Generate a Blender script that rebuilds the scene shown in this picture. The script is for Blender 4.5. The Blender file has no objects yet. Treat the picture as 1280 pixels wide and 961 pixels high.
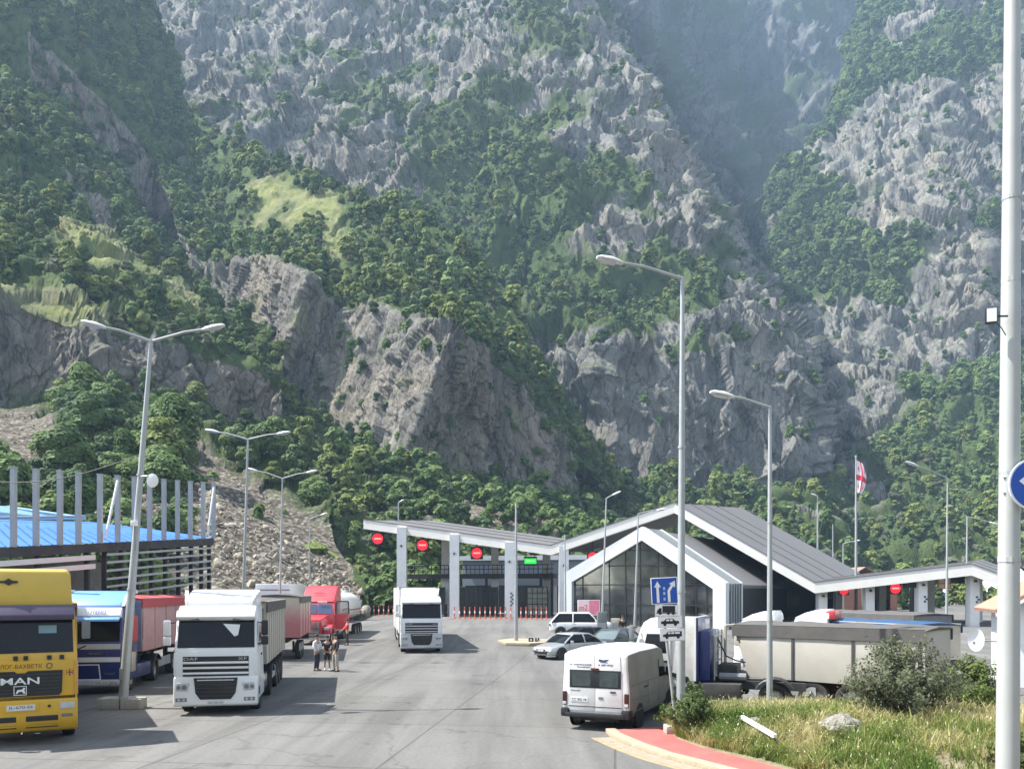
import bpy, bmesh, math, random
import numpy as np
from mathutils import Vector, Matrix

# ------------------------------------------------------------------ camera, light, exposure
S = bpy.context.scene
COL = S.collection
F = 1050.0            # focal length in photo pixels (photo 1280 wide)
HZ = 738.0            # horizon row in the photo
CH = 3.9              # camera height

cd = bpy.data.cameras.new('camera'); cam = bpy.data.objects.new('camera', cd); COL.objects.link(cam)
cam.location = (0, 0, CH); cam.rotation_euler = (math.radians(90), 0, 0)
cd.sensor_width = 36.0; cd.lens = F / 1280 * 36.0
cd.shift_y = (HZ - 480.5) / 1280.0
cd.clip_start = 0.1; cd.clip_end = 6000
S.camera = cam

SUN_DIR = Vector((-2.5, 0.15, 3.7)).normalized()      # towards the sun
w = bpy.data.worlds.new('World'); S.world = w; w.use_nodes = True
nt = w.node_tree; bg = nt.nodes['Background']
sky = nt.nodes.new('ShaderNodeTexSky'); sky.sky_type = 'NISHITA'; sky.sun_disc = False
sky.sun_elevation = math.asin(SUN_DIR.z); sky.sun_rotation = math.atan2(SUN_DIR.x, SUN_DIR.y)
sky.altitude = 1300; sky.air_density = 1.0; sky.dust_density = 1.5
hs_ = nt.nodes.new('ShaderNodeHueSaturation'); hs_.inputs['Saturation'].default_value = 0.55; nt.links.new(sky.outputs[0], hs_.inputs['Color']); nt.links.new(hs_.outputs[0], bg.inputs[0]); bg.inputs[1].default_value = 0.15
sl = bpy.data.lights.new('sun', 'SUN'); sl.energy = 4.4; sl.angle = math.radians(0.55); sl.color = (1.0, 0.965, 0.90)
so = bpy.data.objects.new('sun', sl); COL.objects.link(so)
so.location = (-60, 10, 90); so.rotation_euler = (-SUN_DIR).to_track_quat('-Z', 'Y').to_euler()
S.view_settings.view_transform = 'Standard'; S.view_settings.look = 'None'
S.view_settings.exposure = 1.60; S.view_settings.gamma = 1.0
S.view_settings.use_curve_mapping = False
S.cycles.max_bounces = 6; S.cycles.diffuse_bounces = 3; S.cycles.glossy_bounces = 3
S.cycles.transmission_bounces = 4; S.cycles.transparent_max_bounces = 8; S.cycles.volume_bounces = 0
S.cycles.use_denoising = True
S.cycles.caustics_reflective = False; S.cycles.caustics_refractive = False

HAZE = 0.00024

# ------------------------------------------------------------------ placing helpers
def at(px, py, Y):
    """world point seen at photo pixel px,py at distance Y"""
    return Vector(((px - 640.0) / F * Y, Y, CH + (HZ - py) / F * Y))

def gz(Y):
    """ground height: level to 45 m, then a gentle rise towards the checkpoint"""
    return 0.0 if Y < 45 else (0.02 * (Y - 45) if Y < 95 else 1.0)

def onground(px, py):
    Y = CH * F / (py - HZ)
    if Y > 45: Y = 4.8 / ((py - HZ) / F + 0.02)
    return Vector(((px - 640.0) / F * Y, Y, gz(Y)))

# ------------------------------------------------------------------ object helpers
def link(o, parent=None):
    COL.objects.link(o)
    if parent is not None: o.parent = parent
    return o

def tag(o, label=None, cat=None, group=None, kind=None):
    if label: o['label'] = label
    if cat: o['category'] = cat
    if group: o['group'] = group
    if kind: o['kind'] = kind
    return o

def thing(name, label, cat, loc=(0, 0, 0), rz=0.0, group=None):
    o = bpy.data.objects.new(name, None); link(o)
    o.empty_display_size = 0.3
    o.location = loc; o.rotation_euler = (0, 0, rz)
    return tag(o, label, cat, group)

def mesh_obj(name, verts, faces, mat, parent=None, smooth=False):
    me = bpy.data.meshes.new(name); me.from_pydata([tuple(v) for v in verts], [], faces); me.update()
    for m in (mat if isinstance(mat, (list, tuple)) else [mat]): me.materials.append(m)
    if smooth:
        me.polygons.foreach_set('use_smooth', [True] * len(me.polygons))
    return link(bpy.data.objects.new(name, me), parent)

def np_mesh(name, V, Fq, mats, smooth=True, matidx=None):
    """mesh from numpy arrays, Fq (n,3) or (n,4)"""
    me = bpy.data.meshes.new(name)
    n = len(V); m, k = Fq.shape
    me.vertices.add(n); me.vertices.foreach_set('co', np.ascontiguousarray(V, dtype=np.float32).ravel())
    me.loops.add(m * k); me.loops.foreach_set('vertex_index', np.ascontiguousarray(Fq, dtype=np.int32).ravel())
    me.polygons.add(m); me.polygons.foreach_set('loop_start', np.arange(0, m * k, k, dtype=np.int32))
    if matidx is not None: me.polygons.foreach_set('material_index', matidx.astype(np.int32))
    me.polygons.foreach_set('use_smooth', np.full(m, smooth))
    me.update(calc_edges=True)
    for q in mats: me.materials.append(q)
    return me

def copy_tree(o, parent=None):
    c = o.copy(); link(c, parent)
    for ch in list(o.children): copy_tree(ch, c)
    return c

# ------------------------------------------------------------------ materials
MATS = {}
def nodes_of(m):
    m.use_nodes = True
    return m.node_tree, m.node_tree.nodes, m.node_tree.links, m.node_tree.nodes['Principled BSDF']

def mat(name, col, rough=0.6, metal=0.0, var=0.12, scale=3.0, bump=0.0, spec=0.5, emit=None, dirt=0.0, coat=0.0, bscale=None):
    """plain procedural material: base colour with a little noise, optional bump and dust"""
    if name in MATS: return MATS[name]
    m = bpy.data.materials.new(name); t, N, L, B = nodes_of(m)
    B.inputs['Roughness'].default_value = rough; B.inputs['Metallic'].default_value = metal
    B.inputs['Specular IOR Level'].default_value = spec
    if coat: B.inputs['Coat Weight'].default_value = coat; B.inputs['Coat Roughness'].default_value = 0.08
    tc = N.new('ShaderNodeTexCoord'); nz = N.new('ShaderNodeTexNoise')
    nz.inputs['Scale'].default_value = scale; nz.inputs['Detail'].default_value = 6; nz.inputs['Roughness'].default_value = 0.65
    L.new(tc.outputs['Object'], nz.inputs['Vector'])
    r = N.new('ShaderNodeValToRGB'); e = r.color_ramp.elements
    e[0].position = 0.3; e[1].position = 0.7
    e[0].color = tuple(c * (1 - var) for c in col) + (1,); e[1].color = tuple(min(1, c * (1 + var)) for c in col) + (1,)
    L.new(nz.outputs['Fac'], r.inputs[0])
    out = r.outputs[0]
    if dirt:
        n2 = N.new('ShaderNodeTexNoise'); n2.inputs['Scale'].default_value = 1.3; n2.inputs['Detail'].default_value = 8; n2.inputs['Roughness'].default_value = 0.7
        L.new(tc.outputs['Object'], n2.inputs['Vector'])
        mr = N.new('ShaderNodeMapRange'); mr.inputs[1].default_value = 0.45; mr.inputs[2].default_value = 0.75; mr.inputs[4].default_value = dirt
        L.new(n2.outputs['Fac'], mr.inputs[0])
        mx = N.new('ShaderNodeMix'); mx.data_type = 'RGBA'; mx.inputs[7].default_value = (0.20, 0.17, 0.13, 1)
        L.new(mr.outputs[0], mx.inputs[0]); L.new(out, mx.inputs[6]); out = mx.outputs[2]
    L.new(out, B.inputs['Base Color'])
    if emit:
        L.new(out, B.inputs['Emission Color']); B.inputs['Emission Strength'].default_value = emit
    if bump:
        b = N.new('ShaderNodeBump'); b.inputs['Strength'].default_value = bump; b.inputs['Distance'].default_value = 0.05
        n3 = N.new('ShaderNodeTexNoise'); n3.inputs['Scale'].default_value = bscale or scale * 4; n3.inputs['Detail'].default_value = 5
        L.new(tc.outputs['Object'], n3.inputs['Vector']); L.new(n3.outputs['Fac'], b.inputs['Height']); L.new(b.outputs[0], B.inputs['Normal'])
    MATS[name] = m
    return m

# ------------------------------------------------------------------ vector noise
_G = np.array([[1,1,0],[-1,1,0],[1,-1,0],[-1,-1,0],[1,0,1],[-1,0,1],[1,0,-1],[-1,0,-1],
               [0,1,1],[0,-1,1],[0,1,-1],[0,-1,-1],[1,1,0],[-1,1,0],[0,-1,1],[0,-1,-1]], dtype=np.float32)
def _hash(x, y, z, s):
    with np.errstate(over='ignore'):
        h = (x.astype(np.uint32) * np.uint32(374761393) + y.astype(np.uint32) * np.uint32(668265263)
             + z.astype(np.uint32) * np.uint32(2246822519) + np.uint32((s * 3266489917) & 0xffffffff))
        h ^= h >> np.uint32(15); h *= np.uint32(2246822519); h ^= h >> np.uint32(13)
        h *= np.uint32(3266489917); h ^= h >> np.uint32(16)
    return h
def perlin(P, seed=0):
    I = np.floor(P).astype(np.int64); f = (P - I).astype(np.float32)
    u = f * f * f * (f * (f * 6 - 15) + 10)
    r = np.zeros(len(P), np.float32)
    for a in (0, 1):
        wx = u[:, 0] if a else 1 - u[:, 0]
        for b in (0, 1):
            wy = u[:, 1] if b else 1 - u[:, 1]
            for c in (0, 1):
                wz = u[:, 2] if c else 1 - u[:, 2]
                g = _G[_hash(I[:, 0] + a, I[:, 1] + b, I[:, 2] + c, seed) & np.uint32(15)]
                r += wx * wy * wz * (g[:, 0] * (f[:, 0] - a) + g[:, 1] * (f[:, 1] - b) + g[:, 2] * (f[:, 2] - c))
    return r
def fbm(P, o=5, seed=0, gain=0.5):
    r = np.zeros(len(P), np.float32); a = 1.0; k = 1.0
    for i in range(o):
        r += a * perlin(P * k + i * 17.3, seed + i); a *= gain; k *= 2.03
    return r
def ridged(P, o=5, seed=0, gain=0.55):
    r = np.zeros(len(P), np.float32); a = 1.0; k = 1.0; t = 0
    for i in range(o):
        n = 1 - np.abs(perlin(P * k + i * 11.7, seed + i)) * 2.0
        r += a * n * np.abs(n); t += a; a *= gain; k *= 2.07
    return r / t
def cells(P, seed=0):
    """blocky joints: every jittered cell has its own offset"""
    I = np.floor(P - 0.5).astype(np.int64)
    best = np.full(len(P), 9e9, np.float32); val = np.zeros(len(P), np.float32)
    tilt = np.zeros((len(P), 3), np.float32)
    for a in (0, 1):
        for b in (0, 1):
            for c in (0, 1):
                x, y, z = I[:, 0] + a, I[:, 1] + b, I[:, 2] + c
                h = _hash(x, y, z, seed)
                j = np.stack([(h & np.uint32(255)), (h >> np.uint32(8)) & np.uint32(255), (h >> np.uint32(16)) & np.uint32(255)], 1).astype(np.float32) / 255
                d = P - (np.stack([x, y, z], 1) + j)
                dd = (d * d).sum(1); k = dd < best
                best[k] = dd[k]
                t = (j[k] - 0.5)[:, [2, 0, 1]]
                val[k] = ((h[k] >> np.uint32(24)).astype(np.float32) / 255 - 0.5) + (d[k] * t).sum(1) * 1.6
    return val
# ------------------------------------------------------------------ mountain materials
def mountain_mat(name, rock_a, rock_b, rock_c, green_a, green_b, scale=1.0):
    m = bpy.data.materials.new(name); t, N, L, B = nodes_of(m)
    B.inputs['Roughness'].default_value = 0.95; B.inputs['Specular IOR Level'].default_value = 0.15
    geo = N.new('ShaderNodeNewGeometry')
    def attr(n):
        a = N.new('ShaderNodeAttribute'); a.attribute_name = n; return a.outputs['Fac']
    def mp(sx, sy, sz):
        k = N.new('ShaderNodeMapping'); k.inputs['Scale'].default_value = (sx, sy, sz); L.new(geo.outputs['Position'], k.inputs[0]); return k.outputs[0]
    def noise(vec, sc, det=8, rg=0.65):
        n = N.new('ShaderNodeTexNoise'); n.inputs['Scale'].default_value = sc; n.inputs['Detail'].default_value = det; n.inputs['Roughness'].default_value = rg
        L.new(vec, n.inputs['Vector']); return n.outputs['Fac']
    def ramp(fac, stops):
        r = N.new('ShaderNodeValToRGB'); e = r.color_ramp.elements
        while len(e) < len(stops): e.new(0.5)
        for i, (p, c) in enumerate(stops): e[i].position = p; e[i].color = tuple(c) + (1,) if len(c) == 3 else c
        L.new(fac, r.inputs[0]); return r.outputs[0]
    def mix(f, a, b, mode='MIX'):
        x = N.new('ShaderNodeMix'); x.data_type = 'RGBA'; x.blend_type = mode
        if isinstance(f, float): x.inputs[0].default_value = f
        else: L.new(f, x.inputs[0])
        for s, v in ((6, a), (7, b)):
            if isinstance(v, tuple): x.inputs[s].default_value = v + (1,)
            else: L.new(v, x.inputs[s])
        return x.outputs[2]
    def math_(op, a, b):
        x = N.new('ShaderNodeMath'); x.operation = op; x.use_clamp = op in ('ADD', 'MULTIPLY', 'SUBTRACT')
        for s, v in ((0, a), (1, b)):
            if isinstance(v, (int, float)): x.inputs[s].default_value = v
            else: L.new(v, x.inputs[s])
        return x.outputs[0]
    s = scale
    streak = noise(mp(1, 1, 0.22), 0.16 / s, 10, 0.72)
    blotch = noise(mp(1, 1, 0.8), 0.03 / s, 6, 0.6)
    rock = ramp(streak, [(0.30, tuple(c * 0.55 for c in rock_a)), (0.46, rock_a), (0.62, rock_b), (0.78, tuple(min(1, c * 1.25) for c in rock_b))])
    rock = mix(ramp(blotch, [(0.42, (0, 0, 0)), (0.66, (1, 1, 1))]), rock, mix(0.6, rock, rock_c))
    # joints and cracks
    vo = N.new('ShaderNodeTexVoronoi'); vo.feature = 'DISTANCE_TO_EDGE'; vo.inputs['Scale'].default_value = 0.20 / s
    wv = N.new('ShaderNodeVectorMath'); wv.operation = 'ADD'
    n4 = N.new('ShaderNodeTexNoise'); n4.inputs['Scale'].default_value = 0.25 / s; n4.inputs['Detail'].default_value = 4
    L.new(mp(1, 1, 0.45), n4.inputs['Vector'])
    sc_ = N.new('ShaderNodeVectorMath'); sc_.operation = 'SCALE'; sc_.inputs[3].default_value = 5.0 * s; L.new(n4.outputs['Color'], sc_.inputs[0])
    L.new(mp(1, 1, 0.42), wv.inputs[0]); L.new(sc_.outputs[0], wv.inputs[1]); L.new(wv.outputs[0], vo.inputs['Vector'])
    crack = ramp(vo.outputs['Distance'], [(0.0, (0.38, 0.38, 0.38)), (0.045, (1, 1, 1))])
    rock = mix(1.0, rock, crack, 'MULTIPLY')
    v2 = N.new('ShaderNodeTexVoronoi'); v2.feature = 'DISTANCE_TO_EDGE'; v2.inputs['Scale'].default_value = 0.62 / s
    L.new(wv.outputs[0], v2.inputs['Vector'])
    rock = mix(0.75, rock, ramp(v2.outputs['Distance'], [(0.0, (0.5, 0.5, 0.5)), (0.06, (1, 1, 1))]), 'MULTIPLY')
    stain = noise(mp(1, 1, 0.10), 0.10 / s, 6, 0.6)
    rock = mix(0.8, rock, ramp(stain, [(0.36, (0.62, 0.63, 0.66)), (0.52, (1, 1, 1)), (0.66, (1.12, 1.08, 1.0))]), 'MULTIPLY')
    # growth on ledges and in the mapped green areas
    sep = N.new('ShaderNodeSeparateXYZ'); L.new(geo.outputs['Normal'], sep.inputs[0])
    ledge = N.new('ShaderNodeMapRange'); ledge.inputs[1].default_value = 0.50; ledge.inputs[2].default_value = 0.78; L.new(sep.outputs[2], ledge.inputs[0])
    gnoise = noise(mp(1, 1, 1), 0.35 / s, 6, 0.7)
    gn = N.new('ShaderNodeMapRange'); gn.inputs[1].default_value = 0.40; gn.inputs[2].default_value = 0.60; L.new(gnoise, gn.inputs[0])
    green = ramp(gnoise, [(0.3, green_a), (0.7, green_b)])
    lg = math_('MULTIPLY', ledge.outputs[0], gn.outputs[0])
    vg = attr('veg')
    sc2 = N.new('ShaderNodeMapRange'); sc2.inputs[1].default_value = 0.30; sc2.inputs[2].default_value = 0.52
    L.new(math_('ADD', math_('MULTIPLY', vg, 0.75), math_('MULTIPLY', math_('SUBTRACT', gnoise, 0.2), 0.5)), sc2.inputs[0])
    fac = math_('MAXIMUM', math_('MULTIPLY', lg, 0.75), sc2.outputs[0])
    col = mix(fac, rock, green)
    mead = attr('mead')
    mcol = ramp(noise(mp(1, 1, 1), 0.22 / s, 6, 0.7), [(0.3, (0.11, 0.14, 0.045)), (0.5, (0.18, 0.20, 0.07)), (0.72, (0.27, 0.255, 0.11))])
    col = mix(mead, col, mcol)
    scree = attr('scree')
    vs = N.new('ShaderNodeTexVoronoi'); vs.inputs['Scale'].default_value = 1.5; L.new(geo.outputs['Position'], vs.inputs['Vector'])
    sg = N.new('ShaderNodeSeparateColor'); L.new(vs.outputs['Color'], sg.inputs[0])
    sf = math_('ADD', math_('MULTIPLY', sg.outputs[0], 0.55), math_('MULTIPLY', noise(mp(1, 1, 1), 0.35, 7, 0.75), 0.55))
    scol = ramp(sf, [(0.25, (0.10, 0.082, 0.06)), (0.5, (0.20, 0.17, 0.13)), (0.62, (0.27, 0.235, 0.185)), (0.8, (0.42, 0.385, 0.325))])
    scol = mix(1.0, scol, ramp(vs.outputs['Distance'], [(0.0, (1, 1, 1)), (0.75, (0.45, 0.45, 0.45))]), 'MULTIPLY')
    col = mix(scree, col, scol)
    L.new(col, B.inputs['Base Color'])
    b = N.new('ShaderNodeBump'); b.inputs['Strength'].default_value = 1.0; b.inputs['Distance'].default_value = 2.4 * s
    hsum = math_('ADD', math_('MULTIPLY', streak, 0.6), math_('MULTIPLY', noise(mp(1, 1, 0.5), 0.6 / s, 8, 0.7), 0.4))
    L.new(hsum, b.inputs['Height']); L.new(b.outputs[0], B.inputs['Normal'])
    return m

# ------------------------------------------------------------------ mountain sheets
def resample(A, n, axis, weights):
    c = np.concatenate([[0.0], np.cumsum(weights)]).astype(float); c = c / c[-1]
    x = np.linspace(0, 1, n); i = np.clip(np.searchsorted(c, x, side='right') - 1, 0, len(weights) - 1)
    f = (x - c[i]) / (c[i + 1] - c[i])
    sh = [1, 1, 1]; sh[axis] = n; f = f.reshape(sh)
    return np.take(A, i, axis) * (1 - f) + np.take(A, i + 1, axis) * f

def blur(A, k):
    for _ in range(k):
        B = A.copy()
        B[1:-1] = (A[:-2] + 2 * A[1:-1] + A[2:]) / 4; A = B
        B = A.copy(); B[:, 1:-1] = (A[:, :-2] + 2 * A[:, 1:-1] + A[:, 2:]) / 4; A = B
    return A

def ell(px, py, cx, cy, rx, ry, ang=0.0, soft=0.35):
    a = math.radians(ang); dx, dy = px - cx, py - cy
    u = (dx * math.cos(a) + dy * math.sin(a)) / rx; v = (-dx * math.sin(a) + dy * math.cos(a)) / ry
    r = np.sqrt(u * u + v * v)
    return np.clip((1 + soft - r) / (2 * soft), 0, 1)

SHEETS = {}
def sheet(name, rows, nu, nv, material, amp, L0, rough_mask=None, veg=None, mead=None, scree=None, back=120.0, smooth=3, seed=1, zs=0.5, label=None, but=None):
    """terrain built from rows of surveyed points (x, y, distance), from ridge to foot; real relief is added along the normals"""
    R = np.array(rows, dtype=np.float64)
    W = np.empty_like(R)
    W[..., 0] = (R[..., 0] - 640) / F * R[..., 2]; W[..., 1] = R[..., 2]; W[..., 2] = CH + (HZ - R[..., 1]) / F * R[..., 2]
    pix = R[..., :2]
    wv = np.linalg.norm(np.diff(pix, axis=0), axis=2).mean(1) + 4
    wu = np.linalg.norm(np.diff(pix, axis=1), axis=2).mean(0) + 4
    A = np.concatenate([W, R[..., :2], np.broadcast_to(np.arange(len(rows))[:, None, None], R.shape[:2] + (1,))], axis=2)
    A = resample(A, nv, 0, wv); A = resample(A, nu, 1, wu)
    A = blur(A, smooth)
    P = A[..., :3].copy(); px, py, row = A[..., 3].copy(), A[..., 4].copy(), A[..., 5].copy()
    du = np.gradient(P, axis=1); dv = np.gradient(P, axis=0)
    n = np.cross(dv, du); n /= np.linalg.norm(n, axis=2, keepdims=True) + 1e-9
    for k in range(6): n = blur(n, 2)
    n /= np.linalg.norm(n, axis=2, keepdims=True) + 1e-9
    flip = n[..., 1].mean() > 0
    if flip: n = -n
    q = P.reshape(-1, 3).copy()
    qs = q * np.array([1, 1, zs])
    wob = np.stack([fbm(qs / L0 * 0.8 + 5, 3, seed + 40), fbm(qs / L0 * 0.8 + 50, 3, seed + 50), fbm(qs / L0 * 0.8 + 90, 3, seed + 60)], 1)
    qq = qs / L0 + wob * 0.35
    big = 0.5 * ridged(qq, 6, seed, 0.52)
    blk = cells(qs / (L0 * 1.15) + wob * 0.8, seed + 5) * 0.85 + cells(qs / (L0 * 0.42) + wob * 1.2, seed + 7) * 0.55 + cells(qs / (L0 * 0.15) + wob * 2.0, seed + 9) * 0.22 + cells(qs / (L0 * 0.055) + wob * 3.0, seed + 12) * 0.10
    sm = fbm(q / L0 * 1.2, 4, seed + 20)
    sh = px.shape
    vg = np.clip(veg(px, py, row, q) if veg else np.zeros(sh), 0, 1)
    md = np.clip(mead(px, py, row, q) if mead else np.zeros(sh), 0, 1)
    sc = np.clip(scree(px, py, row, q) if scree else np.zeros(sh), 0, 1)
    soft = np.clip(np.maximum(np.maximum(vg, md), sc), 0, 1)
    d = amp * ((big + blk).reshape(sh) * (1 - 0.6 * soft) + 0.35 * sm.reshape(sh) * soft)
    if but:
        qb = q * np.array([1, 1, 0.20]) / but[1]; wb = np.stack([fbm(q / but[1] * .7 + 3, 3, seed + 71), fbm(q / but[1] * .7 + 33, 3, seed + 72), 0 * q[:, 0]], 1)
        d = d + but[0] * (ridged(qb + wb * .5, 3, seed + 70, 0.45) + 0.5 * cells(qb * 1.7 + wb, seed + 75)).reshape(sh)
    edge = 1 - 0.8 * sc
    if name == 'hillside': edge = edge * (1 - 0.85 * np.clip(row - 7.6, 0, 1))
    P2 = P + n * (d * edge)[..., None]
    # close the mountain behind its ridge
    top = P2[0]
    away = top * np.array([1, 1, 0]); away /= np.linalg.norm(away, axis=1, keepdims=True)
    bk = [top + away * back * f + np.array([0, 0, -back * f * f * 1.3 - 2 * f]) for f in (1.0, 0.66, 0.33)]
    Pall = np.concatenate([np.stack(bk), P2], axis=0)
    z3 = np.zeros((3,) + sh[1:])
    vgA = np.concatenate([z3, vg]); mdA = np.concatenate([z3, md]); scA = np.concatenate([z3, sc])
    h_, w_ = Pall.shape[:2]
    idx = np.arange(h_ * w_).reshape(h_, w_)
    Fq = np.stack([idx[:-1, :-1], idx[1:, :-1], idx[1:, 1:], idx[:-1, 1:]], -1).reshape(-1, 4)
    me = np_mesh(name, Pall.reshape(-1, 3), Fq, [material], smooth=True)
    for nm, arr in (('veg', vgA), ('mead', mdA), ('scree', scA)):
        at_ = me.attributes.new(nm, 'FLOAT', 'POINT'); at_.data.foreach_set('value', arr.ravel().astype(np.float32))
    o = link(bpy.data.objects.new(name, me)); o['kind'] = 'structure'
    if label: o['label'] = label
    # real normals of the finished surface, for planting
    du = np.gradient(P2, axis=1); dv = np.gradient(P2, axis=0); nn = np.cross(dv, du)
    area = np.linalg.norm(nn, axis=2); nn /= area[..., None] + 1e-9
    if nn[..., 1].mean() > 0: nn = -nn
    SHEETS[name] = dict(P=P2, N=nn, area=area, veg=vg, mead=md, px=px, py=py, row=row)
    return o

rock_near = mountain_mat('cliff_rock', (0.175, 0.168, 0.152), (0.265, 0.248, 0.218), (0.27, 0.225, 0.17), (0.034, 0.056, 0.018), (0.085, 0.120, 0.038), 1.0)
rock_mid = mountain_mat('mountain_rock', (0.18, 0.178, 0.17), (0.285, 0.272, 0.245), (0.25, 0.225, 0.185), (0.036, 0.058, 0.020), (0.088, 0.120, 0.042), 1.7)
rock_far = mountain_mat('shaded_far_rock', (0.095, 0.095, 0.10), (0.15, 0.148, 0.145), (0.13, 0.125, 0.11), (0.03, 0.05, 0.02), (0.06, 0.08, 0.035), 3.2)  # rock darkened and blued to carry the far wall's shade and haze

def nz2(q, s, sh, seed=3): return fbm(q / s, 4, seed).reshape(sh)

# far wall of the gorge
D = [
 [(520,-170,1080),(640,-170,1150),(760,-170,1290),(860,-170,1450),(940,-170,1620),(1010,-170,1640),(1100,-170,1680),(1300,-170,1720)],
 [(520,  40, 900),(640,  30, 980),(760,  30,1120),(850,  40,1290),(935,  40,1460),(1010, 40,1470),(1090, 40,1500),(1300, 40,1530)],
 [(560, 190, 800),(700, 190, 870),(790, 180,1000),(870, 190,1140),(938, 200,1290),(1005,190,1290),(1080,190,1300),(1300,190,1310)],
 [(600, 330, 720),(740, 330, 780),(830, 330, 880),(890, 335, 980),(940, 345,1090),(985, 335,1080),(1050,330,1080),(1300,330,1080)],
 [(640, 480, 640),(780, 480, 680),(860, 480, 740),(905, 480, 790),(945, 490, 870),(990, 480, 860),(1050,480, 850),(1300,480,840)],
 [(640, 660, 560),(780, 660, 580),(860, 660, 600),(905, 660, 610),(945, 660, 640),(990, 660, 630),(1050,660, 620),(1300,660,610)],
]
D = [[(x, max(y, -70), 60 + Y * 0.62) for x, y, Y in r] for r in D]
sheet('mountain_far', D, 260, 260, rock_far, 13, 44, but=(38, 85), seed=11, back=300, smooth=4, zs=0.55,
      veg=lambda px, py, r, q: 0.16 + 0.8 * nz2(q, 55, px.shape) + 0.25 * ell(px, py, 1010, 210, 120, 110, -50),
      label='hazy blue rock wall closing the gorge')

# right-hand mountain
Cm = [
 [(1230,-160,980),(1100,-150,780),(1150,-150,745),(1190,-150,730),(1215,-150,735),(1260,-150,700),(1420,-150,680)],
 [(1190,  40,860),(1078,  40,690),(1130,  40,650),(1180,  30,635),(1210,  30,645),(1250,  40,625),(1420,  40,600)],
 [(1130, 175,760),(1040, 172,610),(1085, 170,570),(1180, 160,535),(1205, 170,560),(1245, 180,540),(1420, 190,520)],
 [(1010, 268,700),( 958, 262,560),(1040, 270,515),(1150, 280,470),(1228, 280,460),(1252, 285,495),(1420, 290,460)],
 [( 990, 365,660),( 955, 362,510),(1020, 390,465),(1110, 395,440),(1215, 395,425),(1245, 400,450),(1420, 400,430)],
 [(1015, 435,610),(1000, 430,450),(1050, 460,415),(1120, 480,395),(1190, 490,385),(1250, 500,390),(1420, 500,380)],
 [(1060, 530,510),(1030, 520,410),(1075, 560,370),(1125, 560,360),(1200, 565,345),(1260, 565,335),(1420, 570,320)],
 [(1085, 635,430),(1056, 632,345),(1105, 640,315),(1150, 648,300),(1210, 655,280),(1270, 655,270),(1420, 650,260)],
 [(1130, 750,350),(1100, 755,270),(1140, 765,235),(1180, 765,225),(1220, 765,220),(1270, 765,210),(1420, 765,200)],
]
def c_veg(px, py, r, q):
    v = 0.10 + 0.8 * nz2(q, 45, px.shape)
    v += 0.75 * ell(px, py, 1065, 330, 120, 95, 10) + 0.5 * ell(px, py, 1190, 60, 90, 60, 0) + 0.9 * ell(px, py, 1062, 60, 36, 100, 10) + 0.35 * ell(px, py, 1080, 120, 60, 60)
    v -= 0.9 * ell(px, py, 1130, 215, 105, 85, -25, .3) + 0.6 * ell(px, py, 1050, 430, 60, 50) + 0.6 * ell(px, py, 1180, 400, 60, 90)
    v += 1.3 * ell(px, py, 1230, 600, 125, 120, 0) + 1.0 * ell(px, py, 1150, 690, 90, 50)
    v -= 1.1 * ell(px, py, 1100, 650, 18, 60, -25)
    v = v + 0.9 * (np.arange(px.shape[1]) < 0.17 * px.shape[1])[None, :] * (py < 200)
    return v
Cm = [[(x, max(y, -90), Y) for x, y, Y in r] for r in Cm]
sheet('mountain_right', Cm, 420, 520, rock_mid, 4.8, 24, but=(12, 44), zs=0.30, seed=23, back=220, smooth=4, veg=c_veg, label='steep grey rock mountain right of the gorge')

# central mountain
Bm = [
 [(60,-90,700),(200,-190,660),(330,-190,640),(440,-190,640),(530,-190,610),(620,-180,590),(680,-150,560),(705,-60,560),(735,-50,760)],
 [(120, 40,600),(235,  40,560),(300,  50,560),(420,  60,520),(505,  60,535),(600,  60,500),(690,  50,485),(748,  62,495),(790, 100,680)],
 [(160,150,520),(260,150,490),(350,160,480),(440,170,455),(510,170,460),(590,165,430),(700,160,425),(822, 165,438),(850, 200,610)],
 [(220,250,450),(330,250,430),(430,250,415),(500,250,410),(570,250,395),(660,240,385),(770,240,385),(868, 245,405),(890, 275,560)],
 [(320,350,390),(400,350,385),(470,350,380),(540,350,365),(610,350,355),(700,345,350),(800,345,350),(925, 352,362),(945, 370,500)],
 [(420,440,350),(500,440,345),(560,440,340),(620,440,335),(690,445,325),(760,445,308),(860,440,312),(978, 432,330),(1000,450,440)],
 [(520,620,300),(580,620,295),(620,620,292),(660,620,292),(700,625,290),(745,630,284),(860,628,296),(990, 610,305),(1030,610,400)],
 [(520,768,190),(580,768,190),(640,768,190),(690,768,190),(750,768,190),(810,768,195),(920,768,200),(1055,765,215),(1110,755,320)],
]
def b_veg(px, py, r, q):
    v = -0.05 + 1.1 * nz2(q, 34, px.shape)
    v += 0.70 * ell(px, py, 700, 300, 190, 130, 30) + 0.6 * ell(px, py, 830, 400, 110, 60, 25) + 0.5 * ell(px, py, 600, 210, 90, 60, 30)
    v += 0.55 * ell(px, py, 500, 130, 60, 35) + 0.35 * ell(px, py, 420, 130, 120, 60, 20) + 0.45 * ell(px, py, 680, 60, 50, 90, 20)
    v -= 0.6 * ell(px, py, 820, 210, 40, 90, -25) + 0.8 * (r > 5.05) * (r < 6.0) + 0.3 * ell(px, py, 300, 60, 100, 70)
    v += 1.0 * (r > 6.05)
    return v
Bm = [[(x, max(y, -100), Y) for x, y, Y in r] for r in Bm]
sheet('mountain_central', Bm, 640, 560, rock_mid, 4.6, 22, but=(12, 42), zs=0.28, seed=31, back=200, smooth=4, veg=b_veg, label='rocky central mountain with green patches')

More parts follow.
